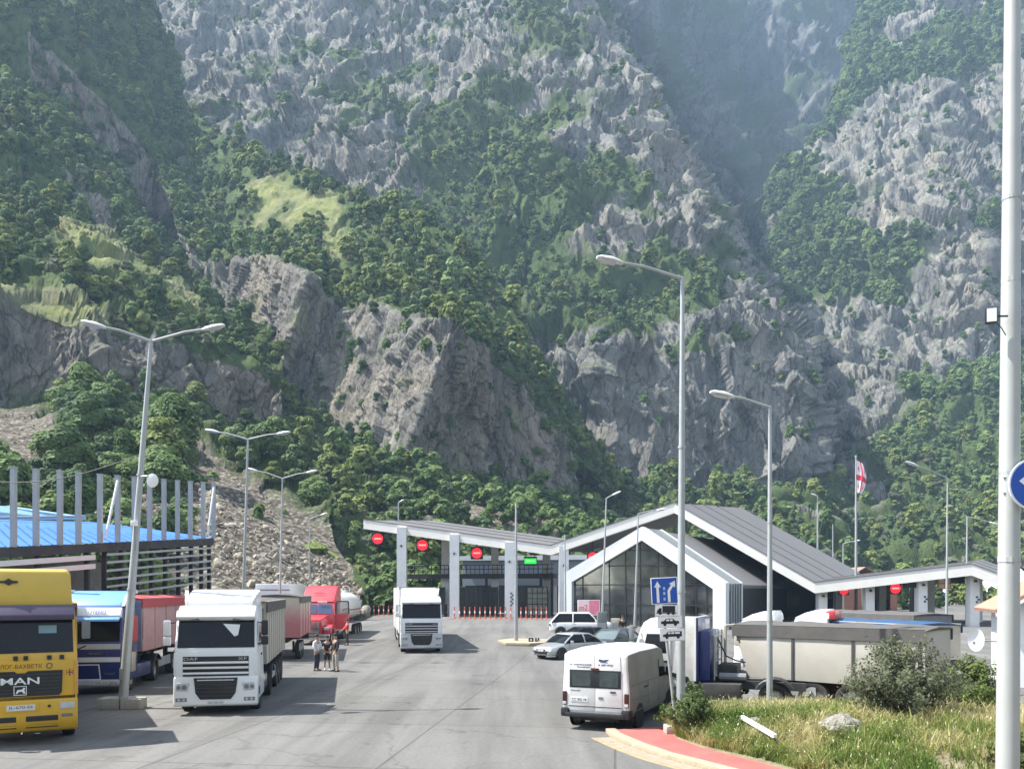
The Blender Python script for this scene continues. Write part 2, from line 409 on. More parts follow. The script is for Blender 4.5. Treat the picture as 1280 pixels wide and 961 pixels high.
# middle spur with the two slabs and the meadow
Mm = [
 [(120, 40,430),(170, 85,410),(215,118,390),(270,165,365),(330,195,335),(385,215,318),(445,238,300),(520,265,283),(580,305,272),(628,362,262),(672,430,254),(714,505,250),(775,600,252)],
 [(190,190,345),(225,225,340),(255,270,330),(285,300,312),(325,300,292),(375,290,282),(430,305,272),(490,325,262),(550,350,254),(600,395,248),(650,450,246),(705,525,246),(770,620,246)],
 [(225,300,275),(262,338,268),(278,334,262),(330,326,246),(386,345,220),(400,358,225),(418,392,231),(438,390,227),(466,384,221),(563,415,192),(578,425,196),(640,475,228),(715,570,238)],
 [(260,430,262),(296,440,256),(306,450,252),(325,480,236),(344,488,220),(354,492,223),(372,500,227),(384,508,224),(398,525,220),(500,590,186),(514,592,191),(600,608,214),(720,630,228)],
 [(280,580,180),(300,600,172),(330,630,160),(370,668,150),(400,675,146),(430,672,146),(460,660,150),(480,648,156),(510,640,162),(560,632,160),(620,650,158),(700,662,165),(790,690,190)],
 [(280,745, 96),(300,745, 98),(330,745,100),(370,745,104),(400,745,108),(430,745,112),(460,745,116),(480,745,120),(510,745,122),(560,745,126),(620,745,130),(700,745,138),(790,745,150)],
]
def m_veg(px, py, r, q):
    v = 0.95 * np.ones(px.shape) + 0.3 * nz2(q, 25, px.shape)
    v = np.where((r > 1.93) & (r < 3.05), -0.1 + 0.5 * nz2(q, 18, px.shape), v)
    v -= 1.0 * m_mead(px, py, r, q)
    v -= 0.9 * ell(px, py, 178, 140, 14, 45, -20) + 0.7 * ell(px, py, 222, 190, 12, 30, -20)
    v = np.where(r > 3.1, v - 0.75 * ell(px, py, 640, 650, 120, 40, 8) - 0.3, v)
    return v
def m_mead(px, py, r, q):
    e = 0.55 * nz2(q, 10, px.shape)
    return np.clip(1.15 * ell(px, py, 340, 243, 36, 16, -8, .5) + 1.15 * ell(px, py, 392, 262, 36, 17, -32, .5) + ell(px, py, 420, 295, 15, 36, -8, .5)
                   + 0.7 * ell(px, py, 330, 275, 12, 28, 20) + 0.45 * ell(px, py, 670, 670, 110, 25, 10) * (r > 3.1) + 0.9 * ell(px, py, 460, 745, 60, 40) + e - 0.1, 0, 1) * (r > 0.1)
def m_scree(px, py, r, q):
    return np.clip(0.8 * ell(px, py, 600, 640, 100, 22, 8) * (r > 3.1) * (0.6 + 1.5 * nz2(q, 14, px.shape)), 0, 1)
sheet('rocky_spur', Mm, 560, 520, rock_near, 2.6, 13, seed=47, back=160, smooth=2, veg=m_veg, mead=m_mead, scree=m_scree, zs=0.45, label='middle spur with two bare rock slabs and a meadow on top')

# stepped left-hand hillside
Lm = [
 [(-120,-170,430),(20,-150,430),(130,-110,430),(190,  0,425),(232,150,405),(262,330,340)],
 [(-120, -60,312),( 0,   5,320),( 85, 75,328),(152,138,336),(205,205,342),(262,350,340)],
 [(-120,  70,308),( 0, 100,316),( 50,118,326),(120,208,334),(190,300,338),(263,395,330)],
 [(-120, 150,254),( 0, 185,258),( 60,190,262),(130,245,267),(195,325,268),(268,420,262)],
 [(-120, 235,246),( 0, 255,254),( 60,262,258),(135,305,262),(200,358,262),(272,440,256)],
 [(-120, 255,222),( 0, 285,220),( 90,288,220),(168,340,220),(240,385,220),(332,448,216)],
 [(-120, 345,170),( 0, 368,169),( 55,388,170),(100,408,170),(225,445,186),(346,492,192)],
 [(-120, 530,166),( 0, 512,165),( 80,512,167),(165,515,169),(250,528,184),(352,540,190)],
 [(-120, 560,128),( 0, 560,128),(120,580,128),(230,600,130),(300,620,132),(400,660,135)],
 [(-120, 700, 78),( 0, 705, 80),(120,715, 84),(250,722, 90),(340,730, 96),(460,738,104)],
 [(-120, 790, 66),( 0, 790, 68),(120,785, 74),(250,782, 80),(340,780, 86),(460,778, 94)],
]
def l_veg(px, py, r, q):
    v = 0.85 + 0.35 * nz2(q, 22, px.shape)
    v -= 0.75 * ((r > 1.15) & (r < 1.95)) * (px > 35) + 1.1 * ((r > 6.02) & (r < 7.02)) * (0.9 + nz2(q, 25, px.shape)) + 0.55 * ((r > 3.1) & (r < 3.9)) * (px > 70)
    v = np.where((r > 6.02) & (r < 6.98), 0.05 + 0.55 * nz2(q, 20, px.shape), v)
    v -= 1.0 * l_mead(px, py, r, q) + 1.1 * l_scree(px, py, r, q)
    return v
def l_mead(px, py, r, q):
    e = 0.5 * nz2(q, 9, px.shape)
    a = np.clip(1 - np.abs(r - 5.12) / 0.30, 0, 1) * (px > 70) * (px < 250) + np.clip(1 - np.abs(r - 5.93) / 0.16, 0, 1) * (px < 130)
    return np.clip((a + 0.7 * ell(px, py, 120, 325, 36, 22, 40)) * (0.8 + e), 0, 1)
def l_scree(px, py, r, q):
    return np.clip(1.2 * ell(px, py, 12, 570, 62, 52, 10) * (r > 7.0) + np.clip((py - (598 + 0.62 * (px - 300))) / 14, 0, 1) * np.clip((px - 225) / 20, 0, 1) * np.clip((445 - px) / 10, 0, 1) * (r > 7.4), 0, 1)
sheet('hillside', Lm, 460, 620, rock_near, 3.2, 18, but=(5, 26), seed=59, back=150, smooth=3, veg=l_veg, mead=l_mead, scree=l_scree, label='stepped wooded hillside left of the road')

# bank of loose scree behind the shed
Sm = [
 [(180,590,118),(240,605,112),(272,618,106),(310,642,104),(350,668,103),(400,700,103),(450,733,104)],
 [(150,650, 96),(215,660, 94),(270,672, 92),(310,690, 91),(350,708, 91),(400,728, 93),(450,745, 96)],
 [(130,740, 76),(200,745, 76),(270,750, 76),(310,755, 78),(350,760, 80),(400,764, 83),(450,768, 86)],
]
sheet('scree_slope', Sm, 220, 120, rock_near, 1.2, 7, seed=71, back=30, smooth=2, zs=1.0, label='bank of loose brown scree behind the shed',
      scree=lambda px, py, r, q: np.ones(px.shape), veg=lambda px, py, r, q: 0 * px)
# ------------------------------------------------------------------ trees
def leaf_mat(name, dark, light, tr=0.36):
    m = bpy.data.materials.new(name); t, N, L, B = nodes_of(m)
    oi = N.new('ShaderNodeObjectInfo'); geo = N.new('ShaderNodeNewGeometry')
    nz = N.new('ShaderNodeTexNoise'); nz.inputs['Scale'].default_value = 0.9; nz.inputs['Detail'].default_value = 3; L.new(geo.outputs['Position'], nz.inputs['Vector'])
    ad = N.new('ShaderNodeMath'); ad.operation = 'MULTIPLY_ADD'; ad.inputs[1].default_value = 0.5; L.new(nz.outputs['Fac'], ad.inputs[0])
    ml = N.new('ShaderNodeMath'); ml.operation = 'MULTIPLY'; ml.inputs[1].default_value = 0.55; L.new(oi.outputs['Random'], ml.inputs[0]); L.new(ml.outputs[0], ad.inputs[2])
    r = N.new('ShaderNodeValToRGB'); e = r.color_ramp.elements
    e[0].position = 0.2; e[1].position = 0.8; e[0].color = dark + (1,); e[1].color = light + (1,); L.new(ad.outputs[0], r.inputs[0])
    L.new(r.outputs[0], B.inputs['Base Color']); B.inputs['Roughness'].default_value = 0.7; B.inputs['Specular IOR Level'].default_value = 0.2
    trn = N.new('ShaderNodeBsdfTranslucent'); L.new(r.outputs[0], trn.inputs[0])
    mx = N.new('ShaderNodeMixShader'); mx.inputs[0].default_value = tr
    L.new(B.outputs[0], mx.inputs[1]); L.new(trn.outputs[0], mx.inputs[2]); L.new(mx.outputs[0], N['Material Output'].inputs[0])
    return m
leaf_a = leaf_mat('leaf_green', (0.080, 0.138, 0.046), (0.205, 0.280, 0.098))
leaf_b = leaf_mat('leaf_dark', (0.064, 0.115, 0.048), (0.150, 0.220, 0.088), 0.36)
leaf_y = leaf_mat('leaf_yellow_green', (0.11, 0.15, 0.042), (0.24, 0.29, 0.088))
leaf_g = leaf_mat('leaf_grey_green', (0.10, 0.115, 0.065), (0.21, 0.225, 0.135))
bark = mat('bark', (0.10, 0.08, 0.06), 0.95, var=0.3, scale=6, bump=0.5)

def crown_arrays(rng, nl, H, R, z0, n, leaf, lobes_flat=0.75):
    """leaf clumps laid over a handful of uneven lobes: returns verts, quads"""
    C, RAD = [], []
    for i in range(nl):
        a = rng.uniform(0, 2 * math.pi); k = rng.uniform(0, 1) ** 0.6
        zz = rng.uniform(0, 1)
        rr = R * 0.62 * k * (1.0 - 0.55 * zz)
        C.append((rr * math.cos(a), rr * math.sin(a), z0 + (H - z0) * (0.18 + 0.66 * zz))); RAD.append(R * rng.uniform(0.30, 0.52))
    C = np.array(C); RAD = np.array(RAD)
    k = rng.choice(nl, n, p=RAD ** 2 / (RAD ** 2).sum())
    d = rng.normal(size=(n, 3)); d /= np.linalg.norm(d, axis=1, keepdims=True)
    d[:, 2] = np.where((d[:, 2] < -0.3) & (rng.random(n) < 0.6), -d[:, 2], d[:, 2])
    rad = RAD[k] * (0.86 + 0.22 * rng.random(n))
    pos = C[k] + d * rad[:, None] * np.array([1, 1, lobes_flat])
    nrm = d + np.array([-0.12, 0, 0.5]) + rng.normal(size=(n, 3)) * 0.33; nrm /= np.linalg.norm(nrm, axis=1, keepdims=True)
    t = np.cross(nrm, rng.normal(size=(n, 3))); t /= np.linalg.norm(t, axis=1, keepdims=True); b = np.cross(nrm, t)
    s = leaf * rng.uniform(0.6, 1.3, n)[:, None]
    a = s * rng.uniform(0.6, 1.1, (n, 1))
    V = np.stack([pos - t * s - b * a * 0.3, pos + t * s * 0.2 - b * a, pos + t * s + b * a * 0.3, pos - t * s * 0.2 + b * a], 1).reshape(-1, 3)
    return V, np.arange(4 * n).reshape(-1, 4)

def tube_arrays(pts, rads, seg=7):
    V, Fq = [], []
    for i, (p, r) in enumerate(zip(pts, rads)):
        p = Vector(p); d = (Vector(pts[min(i + 1, len(pts) - 1)]) - Vector(pts[max(i - 1, 0)])).normalized()
        x = d.orthogonal().normalized(); y = d.cross(x)
        for k in range(seg):
            a = 2 * math.pi * k / seg; V.append(p + (x * math.cos(a) + y * math.sin(a)) * r)
    for i in range(len(pts) - 1):
        for k in range(seg):
            Fq.append((i * seg + k, i * seg + (k + 1) % seg, (i + 1) * seg + (k + 1) % seg, (i + 1) * seg + k))
    return V, Fq

def trunk_mesh(rng, H, r):
    V, Fc = [], []
    def add(pts, rads):
        v, f = tube_arrays(pts, rads); o = len(V); V.extend(v); Fc.extend([tuple(i + o for i in q) for q in f])
    b = [(0, 0, -1.2), (0.03 * H * rng.uniform(-1, 1), 0.03 * H * rng.uniform(-1, 1), 0.3 * H), (0.06 * H * rng.uniform(-1, 1), 0.06 * H * rng.uniform(-1, 1), 0.75 * H)]
    add(b, [r, r * 0.75, r * 0.25])
    for i in range(5):
        a = rng.uniform(0, 6.28); z = H * rng.uniform(0.25, 0.5); L_ = H * rng.uniform(0.2, 0.34)
        p0 = Vector(b[1]) * (z / (0.3 * H)) if z < 0.3 * H else Vector(b[1]).lerp(Vector(b[2]), (z - 0.3 * H) / (0.45 * H))
        p1 = p0 + Vector((math.cos(a) * L_ * 0.6, math.sin(a) * L_ * 0.6, L_ * 0.6)); p2 = p0 + Vector((math.cos(a) * L_, math.sin(a) * L_, L_ * 1.1))
        add([p0, p1, p2], [r * 0.4, r * 0.26, r * 0.1])
    me = bpy.data.meshes.new('trunk'); me.from_pydata([tuple(v) for v in V], [], Fc); me.materials.append(bark)
    me.polygons.foreach_set('use_smooth', [True] * len(Fc)); return me

rng = np.random.default_rng(5)
CROWNS, TRUNKS = [], []
for i, (lm, nl, R, H, n) in enumerate([(leaf_a, 9, 3.0, 7.0, 520), (leaf_b, 8, 2.7, 6.6, 480), (leaf_a, 11, 3.4, 6.4, 560), (leaf_y, 8, 2.8, 6.2, 460), (leaf_b, 7, 2.2, 8.0, 460), (leaf_a, 6, 2.4, 7.4, 440)]):
    V, Fq = crown_arrays(rng, nl, H, R, 0.6, n, 0.52)
    CROWNS.append(np_mesh('crown', V, Fq, [lm], smooth=False)); TRUNKS.append(trunk_mesh(rng, H, 0.16))
FINE = []
for i, (lm, nl, R, H, n) in enumerate([(leaf_a, 12, 3.0, 7.0, 2600), (leaf_b, 11, 2.7, 6.6, 2400), (leaf_a, 14, 3.4, 6.4, 2800), (leaf_y, 10, 2.8, 6.2, 2300), (leaf_b, 10, 2.2, 8.0, 2300), (leaf_a, 9, 2.4, 7.4, 2200)]):
    V, Fq = crown_arrays(rng, nl, H, R, 0.3, n, 0.23)
    FINE.append(np_mesh('crown', V, Fq, [lm], smooth=False))
# low scrub for the high ledges, and trees seen far off
for lm, nl, R, H, n in [(leaf_b, 5, 1.9, 2.6, 170), (leaf_a, 4, 1.7, 2.4, 150), (leaf_g, 5, 1.8, 2.3, 260)]:
    V, Fq = crown_arrays(rng, nl, H, R, -0.4, n, 0.46); CROWNS.append(np_mesh('scrub', V, Fq, [lm], smooth=False))

PROTO, PROTO_F = [], []
for i, me in enumerate(FINE + CROWNS[6:]): PROTO_F.append(bpy.data.objects.new('tree_crown_source', me))
for i, me in enumerate(CROWNS):
    PROTO.append(bpy.data.objects.new('tree_crown_source', me))       # sources for the instancing below; not in the scene

def gn_group(name, protos):
    g = bpy.data.node_groups.new(name, 'GeometryNodeTree')
    g.interface.new_socket('Geometry', in_out='INPUT', socket_type='NodeSocketGeometry')
    g.interface.new_socket('Geometry', in_out='OUTPUT', socket_type='NodeSocketGeometry')
    N, L = g.nodes, g.links
    gi = N.new('NodeGroupInput'); go = N.new('NodeGroupOutput')
    ip = N.new('GeometryNodeInstanceOnPoints'); jn = N.new('GeometryNodeJoinGeometry')
    for p in protos:
        oi = N.new('GeometryNodeObjectInfo'); oi.inputs['Object'].default_value = p; oi.inputs['As Instance'].default_value = True
        L.new(oi.outputs['Geometry'], jn.inputs[0])
    def na(nm, ty):
        a = N.new('GeometryNodeInputNamedAttribute'); a.data_type = ty; a.inputs['Name'].default_value = nm
        return [o for o in a.outputs if o.enabled and o.name == 'Attribute'][0]
    L.new(gi.outputs[0], ip.inputs['Points']); L.new(jn.outputs[0], ip.inputs['Instance'])
    ip.inputs['Pick Instance'].default_value = True
    L.new(na('idx', 'INT'), ip.inputs['Instance Index']); L.new(na('rot', 'FLOAT_VECTOR'), ip.inputs['Rotation']); L.new(na('scl', 'FLOAT_VECTOR'), ip.inputs['Scale'])
    L.new(ip.outputs[0], go.inputs[0])
    return g

def scatter(name, label, pts, rot, scl, idx, protos):
    me = bpy.data.meshes.new(name); n = len(pts)
    me.vertices.add(n); me.vertices.foreach_set('co', np.asarray(pts, np.float32).ravel())
    for nm, ty, arr in (('rot', 'FLOAT_VECTOR', rot), ('scl', 'FLOAT_VECTOR', scl)):
        a = me.attributes.new(nm, ty, 'POINT'); a.data.foreach_set('vector', np.asarray(arr, np.float32).ravel())
    a = me.attributes.new('idx', 'INT', 'POINT'); a.data.foreach_set('value', np.asarray(idx, np.int32))
    o = link(bpy.data.objects.new(name, me)); o['kind'] = 'stuff'; o['label'] = label
    md = o.modifiers.new('planting', 'NODES'); md.node_group = gn_group(name, protos)
    return o

def plant(sh, dens, smin, smax, rng, thresh=0.45, kinds=(0, 1, 2, 3, 4, 5), weights=None, region=None, prob=None):
    s = SHEETS[sh]
    vg = s['veg']
    p = np.clip((vg - thresh) / 0.35, 0, 1) * s['area'] * dens
    if region is not None: p = p * region(s['px'], s['py'], s['row'])
    p = p * (s['py'] > -140) * (s['px'] > -110) * (s['px'] < 1390) * np.clip(s['N'][..., 2] * 2.2, 0.15, 1)
    if prob is not None: p = p * prob(s['px'], s['py'], s['row'])
    hit = rng.random(p.shape) < p
    P = s['P'][hit]; n = len(P)
    sc = rng.uniform(smin, smax, n) * (0.8 + 0.5 * rng.random(n) ** 3)
    return P, sc, rng.choice(kinds, n, p=weights)

rng = np.random.default_rng(77)
WT = [0.27, 0.20, 0.20, 0.07, 0.12, 0.14]
def rotscl(n, sc, rng):
    rot = np.stack([rng.normal(0, 0.08, n), rng.normal(0, 0.08, n), rng.uniform(0, 6.28, n)], 1)
    scl = np.stack([sc * rng.uniform(0.85, 1.2, n), sc * rng.uniform(0.85, 1.2, n), sc * rng.uniform(0.85, 1.2, n)], 1)
    return rot, scl
NEAR = []
def forest(name, label, sheets, near_y=0, protos=None):
    Ps, Ss, Is = [], [], []
    for args in sheets:
        P, sc, ix = plant(rng=rng, **args); Ps.append(P); Ss.append(sc); Is.append(ix)
    P = np.concatenate(Ps); sc = np.concatenate(Ss); ix = np.concatenate(Is)
    if near_y:
        hpx = 7 * sc * F / P[:, 1]
        o_ = np.argsort(-hpx); m = np.zeros(len(P), bool); m[o_[:260]] = True; m &= P[:, 1] < near_y
        for p, s_, i_ in zip(P[m], sc[m], ix[m]): NEAR.append((p, s_, i_))
        P, sc, ix = P[~m], sc[~m], ix[~m]
    rot, scl = rotscl(len(P), sc, rng)
    print(name, len(P))
    return scatter(name, label, P - np.array([0, 0, 0.5]), rot, scl, ix, protos or PROTO)
face = lambda px, py, r: 1 - 0.85 * ((r > 1.1) & (r < 2.0) & (px > 20)) - 1.0 * ((r > 5.97) & (r < 7.12)) - 0.8 * ((np.abs(r - 5.15) < 0.3) & (px > 75) & (px < 245)) - 0.6 * ((r > 3.05) & (r < 3.95) & (px > 50))
noscree = lambda px, py, r: face(px, py, r) * (1 - ((px > 232) & (px < 446) & (py > 600 + 0.62 * (px - 300)))) * (1 - ((px > 410) & (r > 8.3)))
forest('forest', 'woods covering the left hillside', [dict(sh='hillside', dens=1 / 8.0, smin=0.45, smax=1.25, weights=WT, prob=noscree),
        dict(sh='hillside', dens=1 / 22.0, smin=0.45, smax=0.9, thresh=-0.3, kinds=(6, 7), region=lambda px, py, r: ((r > 1) & (r < 2)) | ((r > 3) & (r < 4)))], near_y=150, protos=PROTO_F)
forest('forest', 'woods on the middle rocky spur', [dict(sh='rocky_spur', dens=1 / 8.0, smin=0.4, smax=1.2, weights=WT),
        dict(sh='rocky_spur', dens=1 / 60.0, smin=0.3, smax=0.7, thresh=-0.45, kinds=(6, 7), region=lambda px, py, r: (r > 1.9) & (r < 3.1)),
        dict(sh='rocky_spur', dens=1 / 11.0, smin=0.3, smax=0.65, thresh=-2.0, kinds=(0, 1, 2, 3, 5), region=lambda px, py, r: (r > 3.15) & (px < 545)),
        dict(sh='rocky_spur', dens=1 / 12.0, smin=0.35, smax=0.85, thresh=-0.5, kinds=(8, 8, 7), region=lambda px, py, r: (r > 3.05) & (px > 480))])
forest('forest', 'woods on the central mountain', [dict(sh='mountain_central', dens=1 / 10.5, smin=0.38, smax=1.15, weights=WT),
        dict(sh='mountain_central', dens=1 / 150.0, smin=0.4, smax=1.0, thresh=-0.2, kinds=(6, 7))])
forest('forest', 'scrub and woods on the right mountain', [dict(sh='mountain_right', dens=1 / 10.0, smin=0.38, smax=1.1, weights=WT, region=lambda px, py, r: (py > 470)),
        dict(sh='mountain_right', dens=1 / 11.0, smin=0.6, smax=1.4, thresh=0.28, kinds=(6, 7), region=lambda px, py, r: (py <= 520)),
        dict(sh='mountain_right', dens=1 / 150.0, smin=0.4, smax=0.9, thresh=-0.25, kinds=(6, 7))])

# loose stones on the scree
st = bmesh.new(); bmesh.ops.create_icosphere(st, subdivisions=2, radius=.5)
sq = np.array([v.co[:] for v in st.verts]); sd = cells(sq * 2.4 + 3, 5) * .5
for v, q in zip(st.verts, sd): v.co = v.co * (1 + float(q)); v.co.z *= .7
sm = bpy.data.meshes.new('scree_stone'); st.to_mesh(sm); st.free(); sm.materials.append(mat('scree_stone', (0.27, 0.24, 0.19), 0.95, var=0.35, scale=0.8))
STONE = bpy.data.objects.new('scree_stone_source', sm)
pts = []
for nm, cnt, cond in (('scree_slope', 1900, None), ('hillside', 900, 1)):
    s_ = SHEETS[nm]; P_ = s_['P'].reshape(-1, 3)
    ok = np.ones(len(P_), bool) if cond is None else (((s_['px'] > 235) & (s_['px'] < 445) & (s_['py'] > 610 + .62 * (s_['px'] - 300)) & (s_['row'] > 7.4)) | ((s_['px'] > -20) & (s_['px'] < 65) & (s_['py'] > 530) & (s_['py'] < 610) & (s_['row'] > 7))).ravel()
    pts.append(P_[rng.choice(np.flatnonzero(ok), cnt)])
pts = np.concatenate(pts) + rng.normal(0, .3, (2800, 3)) * np.array([1, 1, .1]); sc_ = np.exp(rng.normal(-1.15, .6, 2800)).clip(.10, 1.4)
scatter('scree_stones', 'loose stones strewn over the scree bank', pts, rng.uniform(0, 6.28, (2800, 3)), np.stack([sc_, sc_ * rng.uniform(.6, 1.2, 2800), sc_ * rng.uniform(.5, 1, 2800)], 1), np.zeros(2800, int), [STONE])
# ------------------------------------------------------------------ mesh builder
class MB:
    """collects shapes into one bmesh; build() links it as ONE object"""
    def __init__(s): s.bm = bmesh.new(); s.mi = 0
    def _f(s, vs):
        try:
            f = s.bm.faces.new(vs); f.material_index = s.mi; return f
        except ValueError: return None
    def poly(s, pts): return s._f([s.bm.verts.new(p) for p in pts])
    def box(s, x0, x1, y0, y1, z0, z1):
        v = [s.bm.verts.new(p) for p in ((x0,y0,z0),(x1,y0,z0),(x1,y1,z0),(x0,y1,z0),(x0,y0,z1),(x1,y0,z1),(x1,y1,z1),(x0,y1,z1))]
        for q in ((0,3,2,1),(4,5,6,7),(0,1,5,4),(1,2,6,5),(2,3,7,6),(3,0,4,7)): s._f([v[i] for i in q])
        return s
    def loft(s, rings, cap=True, closed=True):
        R = [[s.bm.verts.new(p) for p in r] for r in rings]; n = len(R[0])
        for a, b in zip(R, R[1:]):
            for i in range(n if closed else n - 1):
                j = (i + 1) % n; s._f([a[i], a[j], b[j], b[i]])
        if cap and closed: s._f(R[0][::-1]); s._f(R[-1])
        return s
    def prism_x(s, prof, x0, x1, k=None):
        """side profile of (y, z) pulled across x; k(y,z) narrows the half width"""
        c = (x0 + x1) / 2
        g = k or (lambda y, z: 1.0)
        return s.loft([[(c + (x0 - c) * g(y, z), y, z) for y, z in prof], [(c + (x1 - c) * g(y, z), y, z) for y, z in prof]])
    def prism_y(s, prof, y0, y1): return s.loft([[(x, y0, z) for x, z in prof], [(x, y1, z) for x, z in prof]])
    def prism_z(s, prof, z0, z1): return s.loft([[(x, y, z0) for x, y in prof], [(x, y, z1) for x, y in prof]])
    def extr(s, pts, off):
        o = Vector(off); return s.loft([[Vector(p) for p in pts], [Vector(p) + o for p in pts]])
    def tube(s, pts, r, seg=8, cap=True):
        rads = r if isinstance(r, (list, tuple)) else [r] * len(pts)
        rings = []
        x = None
        for i, (p, rr) in enumerate(zip(pts, rads)):
            p = Vector(p); d = (Vector(pts[min(i + 1, len(pts) - 1)]) - Vector(pts[max(i - 1, 0)])).normalized()
            if x is None: x = d.orthogonal().normalized()
            else: x = (x - d * x.dot(d)).normalized()
            y = d.cross(x)
            rings.append([p + (x * math.cos(2 * math.pi * k / seg) + y * math.sin(2 * math.pi * k / seg)) * rr for k in range(seg)])
        return s.loft(rings, cap)
    def lathe_x(s, prof, c, seg=24):
        """profile of (x, radius) turned round the x axis at c"""
        rings = []
        for k in range(seg):
            a = 2 * math.pi * k / seg
            rings.append([(c[0] + px, c[1] + r * math.cos(a), c[2] + r * math.sin(a)) for px, r in prof])
        R = [[s.bm.verts.new(p) for p in r] for r in rings]
        for k in range(seg):
            a, b = R[k], R[(k + 1) % seg]
            for i in range(len(prof) - 1): s._f([a[i], a[i + 1], b[i + 1], b[i]])
        return s
    def disc(s, c, r, axis, seg=20, thick=0.02):
        c = Vector(c); d = Vector(axis).normalized(); return s.tube([c, c + d * thick], r, seg)
    def build(s, name, mat, parent=None, bevel=0.0, smooth=False, seg=2, ang=35, loc=None):
        bm = s.bm
        bmesh.ops.remove_doubles(bm, verts=bm.verts, dist=1e-5)
        bmesh.ops.recalc_face_normals(bm, faces=bm.faces)
        if bevel:
            es = [e for e in bm.edges if len(e.link_faces) == 2 and e.calc_face_angle(0) > math.radians(ang)]
            if es: bmesh.ops.bevel(bm, geom=es, offset=bevel, offset_type='OFFSET', segments=seg, profile=0.6, affect='EDGES', clamp_overlap=True)
        me = bpy.data.meshes.new(name); bm.to_mesh(me); bm.free()
        for m in (mat if isinstance(mat, (list, tuple)) else [mat]): me.materials.append(m)
        if smooth or bevel:
            me.polygons.foreach_set('use_smooth', [True] * len(me.polygons))
            me.set_sharp_from_angle(angle=math.radians(38))
        o = link(bpy.data.objects.new(name, me), parent)
        if loc is not None: o.location = loc
        return o

def lettering(body, w, h, m, parent, loc, rz=0.0, tilt=90.0, depth=0.004, name='lettering', bold=0.0):
    """raised letters, w wide and h high, centred at loc, facing local -y"""
    cu = bpy.data.curves.new('letters', 'FONT'); cu.body = body; cu.align_x = 'CENTER'; cu.align_y = 'CENTER'; cu.extrude = depth; cu.offset = bold
    o = bpy.data.objects.new('letters', cu); COL.objects.link(o); bpy.context.view_layer.update()
    me = bpy.data.meshes.new_from_object(o.evaluated_get(bpy.context.evaluated_depsgraph_get()))
    bpy.data.objects.remove(o); bpy.data.curves.remove(cu)
    n = len(me.vertices); c = np.zeros(n * 3, np.float32); me.vertices.foreach_get('co', c); c = c.reshape(-1, 3)
    mn, mx = c.min(0), c.max(0); mid = (mn + mx) / 2
    c[:, 0] = (c[:, 0] - mid[0]) * w / max(1e-6, mx[0] - mn[0]); c[:, 1] = (c[:, 1] - mid[1]) * h / max(1e-6, mx[1] - mn[1])
    me.vertices.foreach_set('co', c.ravel()); me.name = name
    me.materials.clear(); me.materials.append(m)
    t = link(bpy.data.objects.new(name, me), parent); t.location = loc; t.rotation_euler = (math.radians(tilt), 0, rz)
    return t

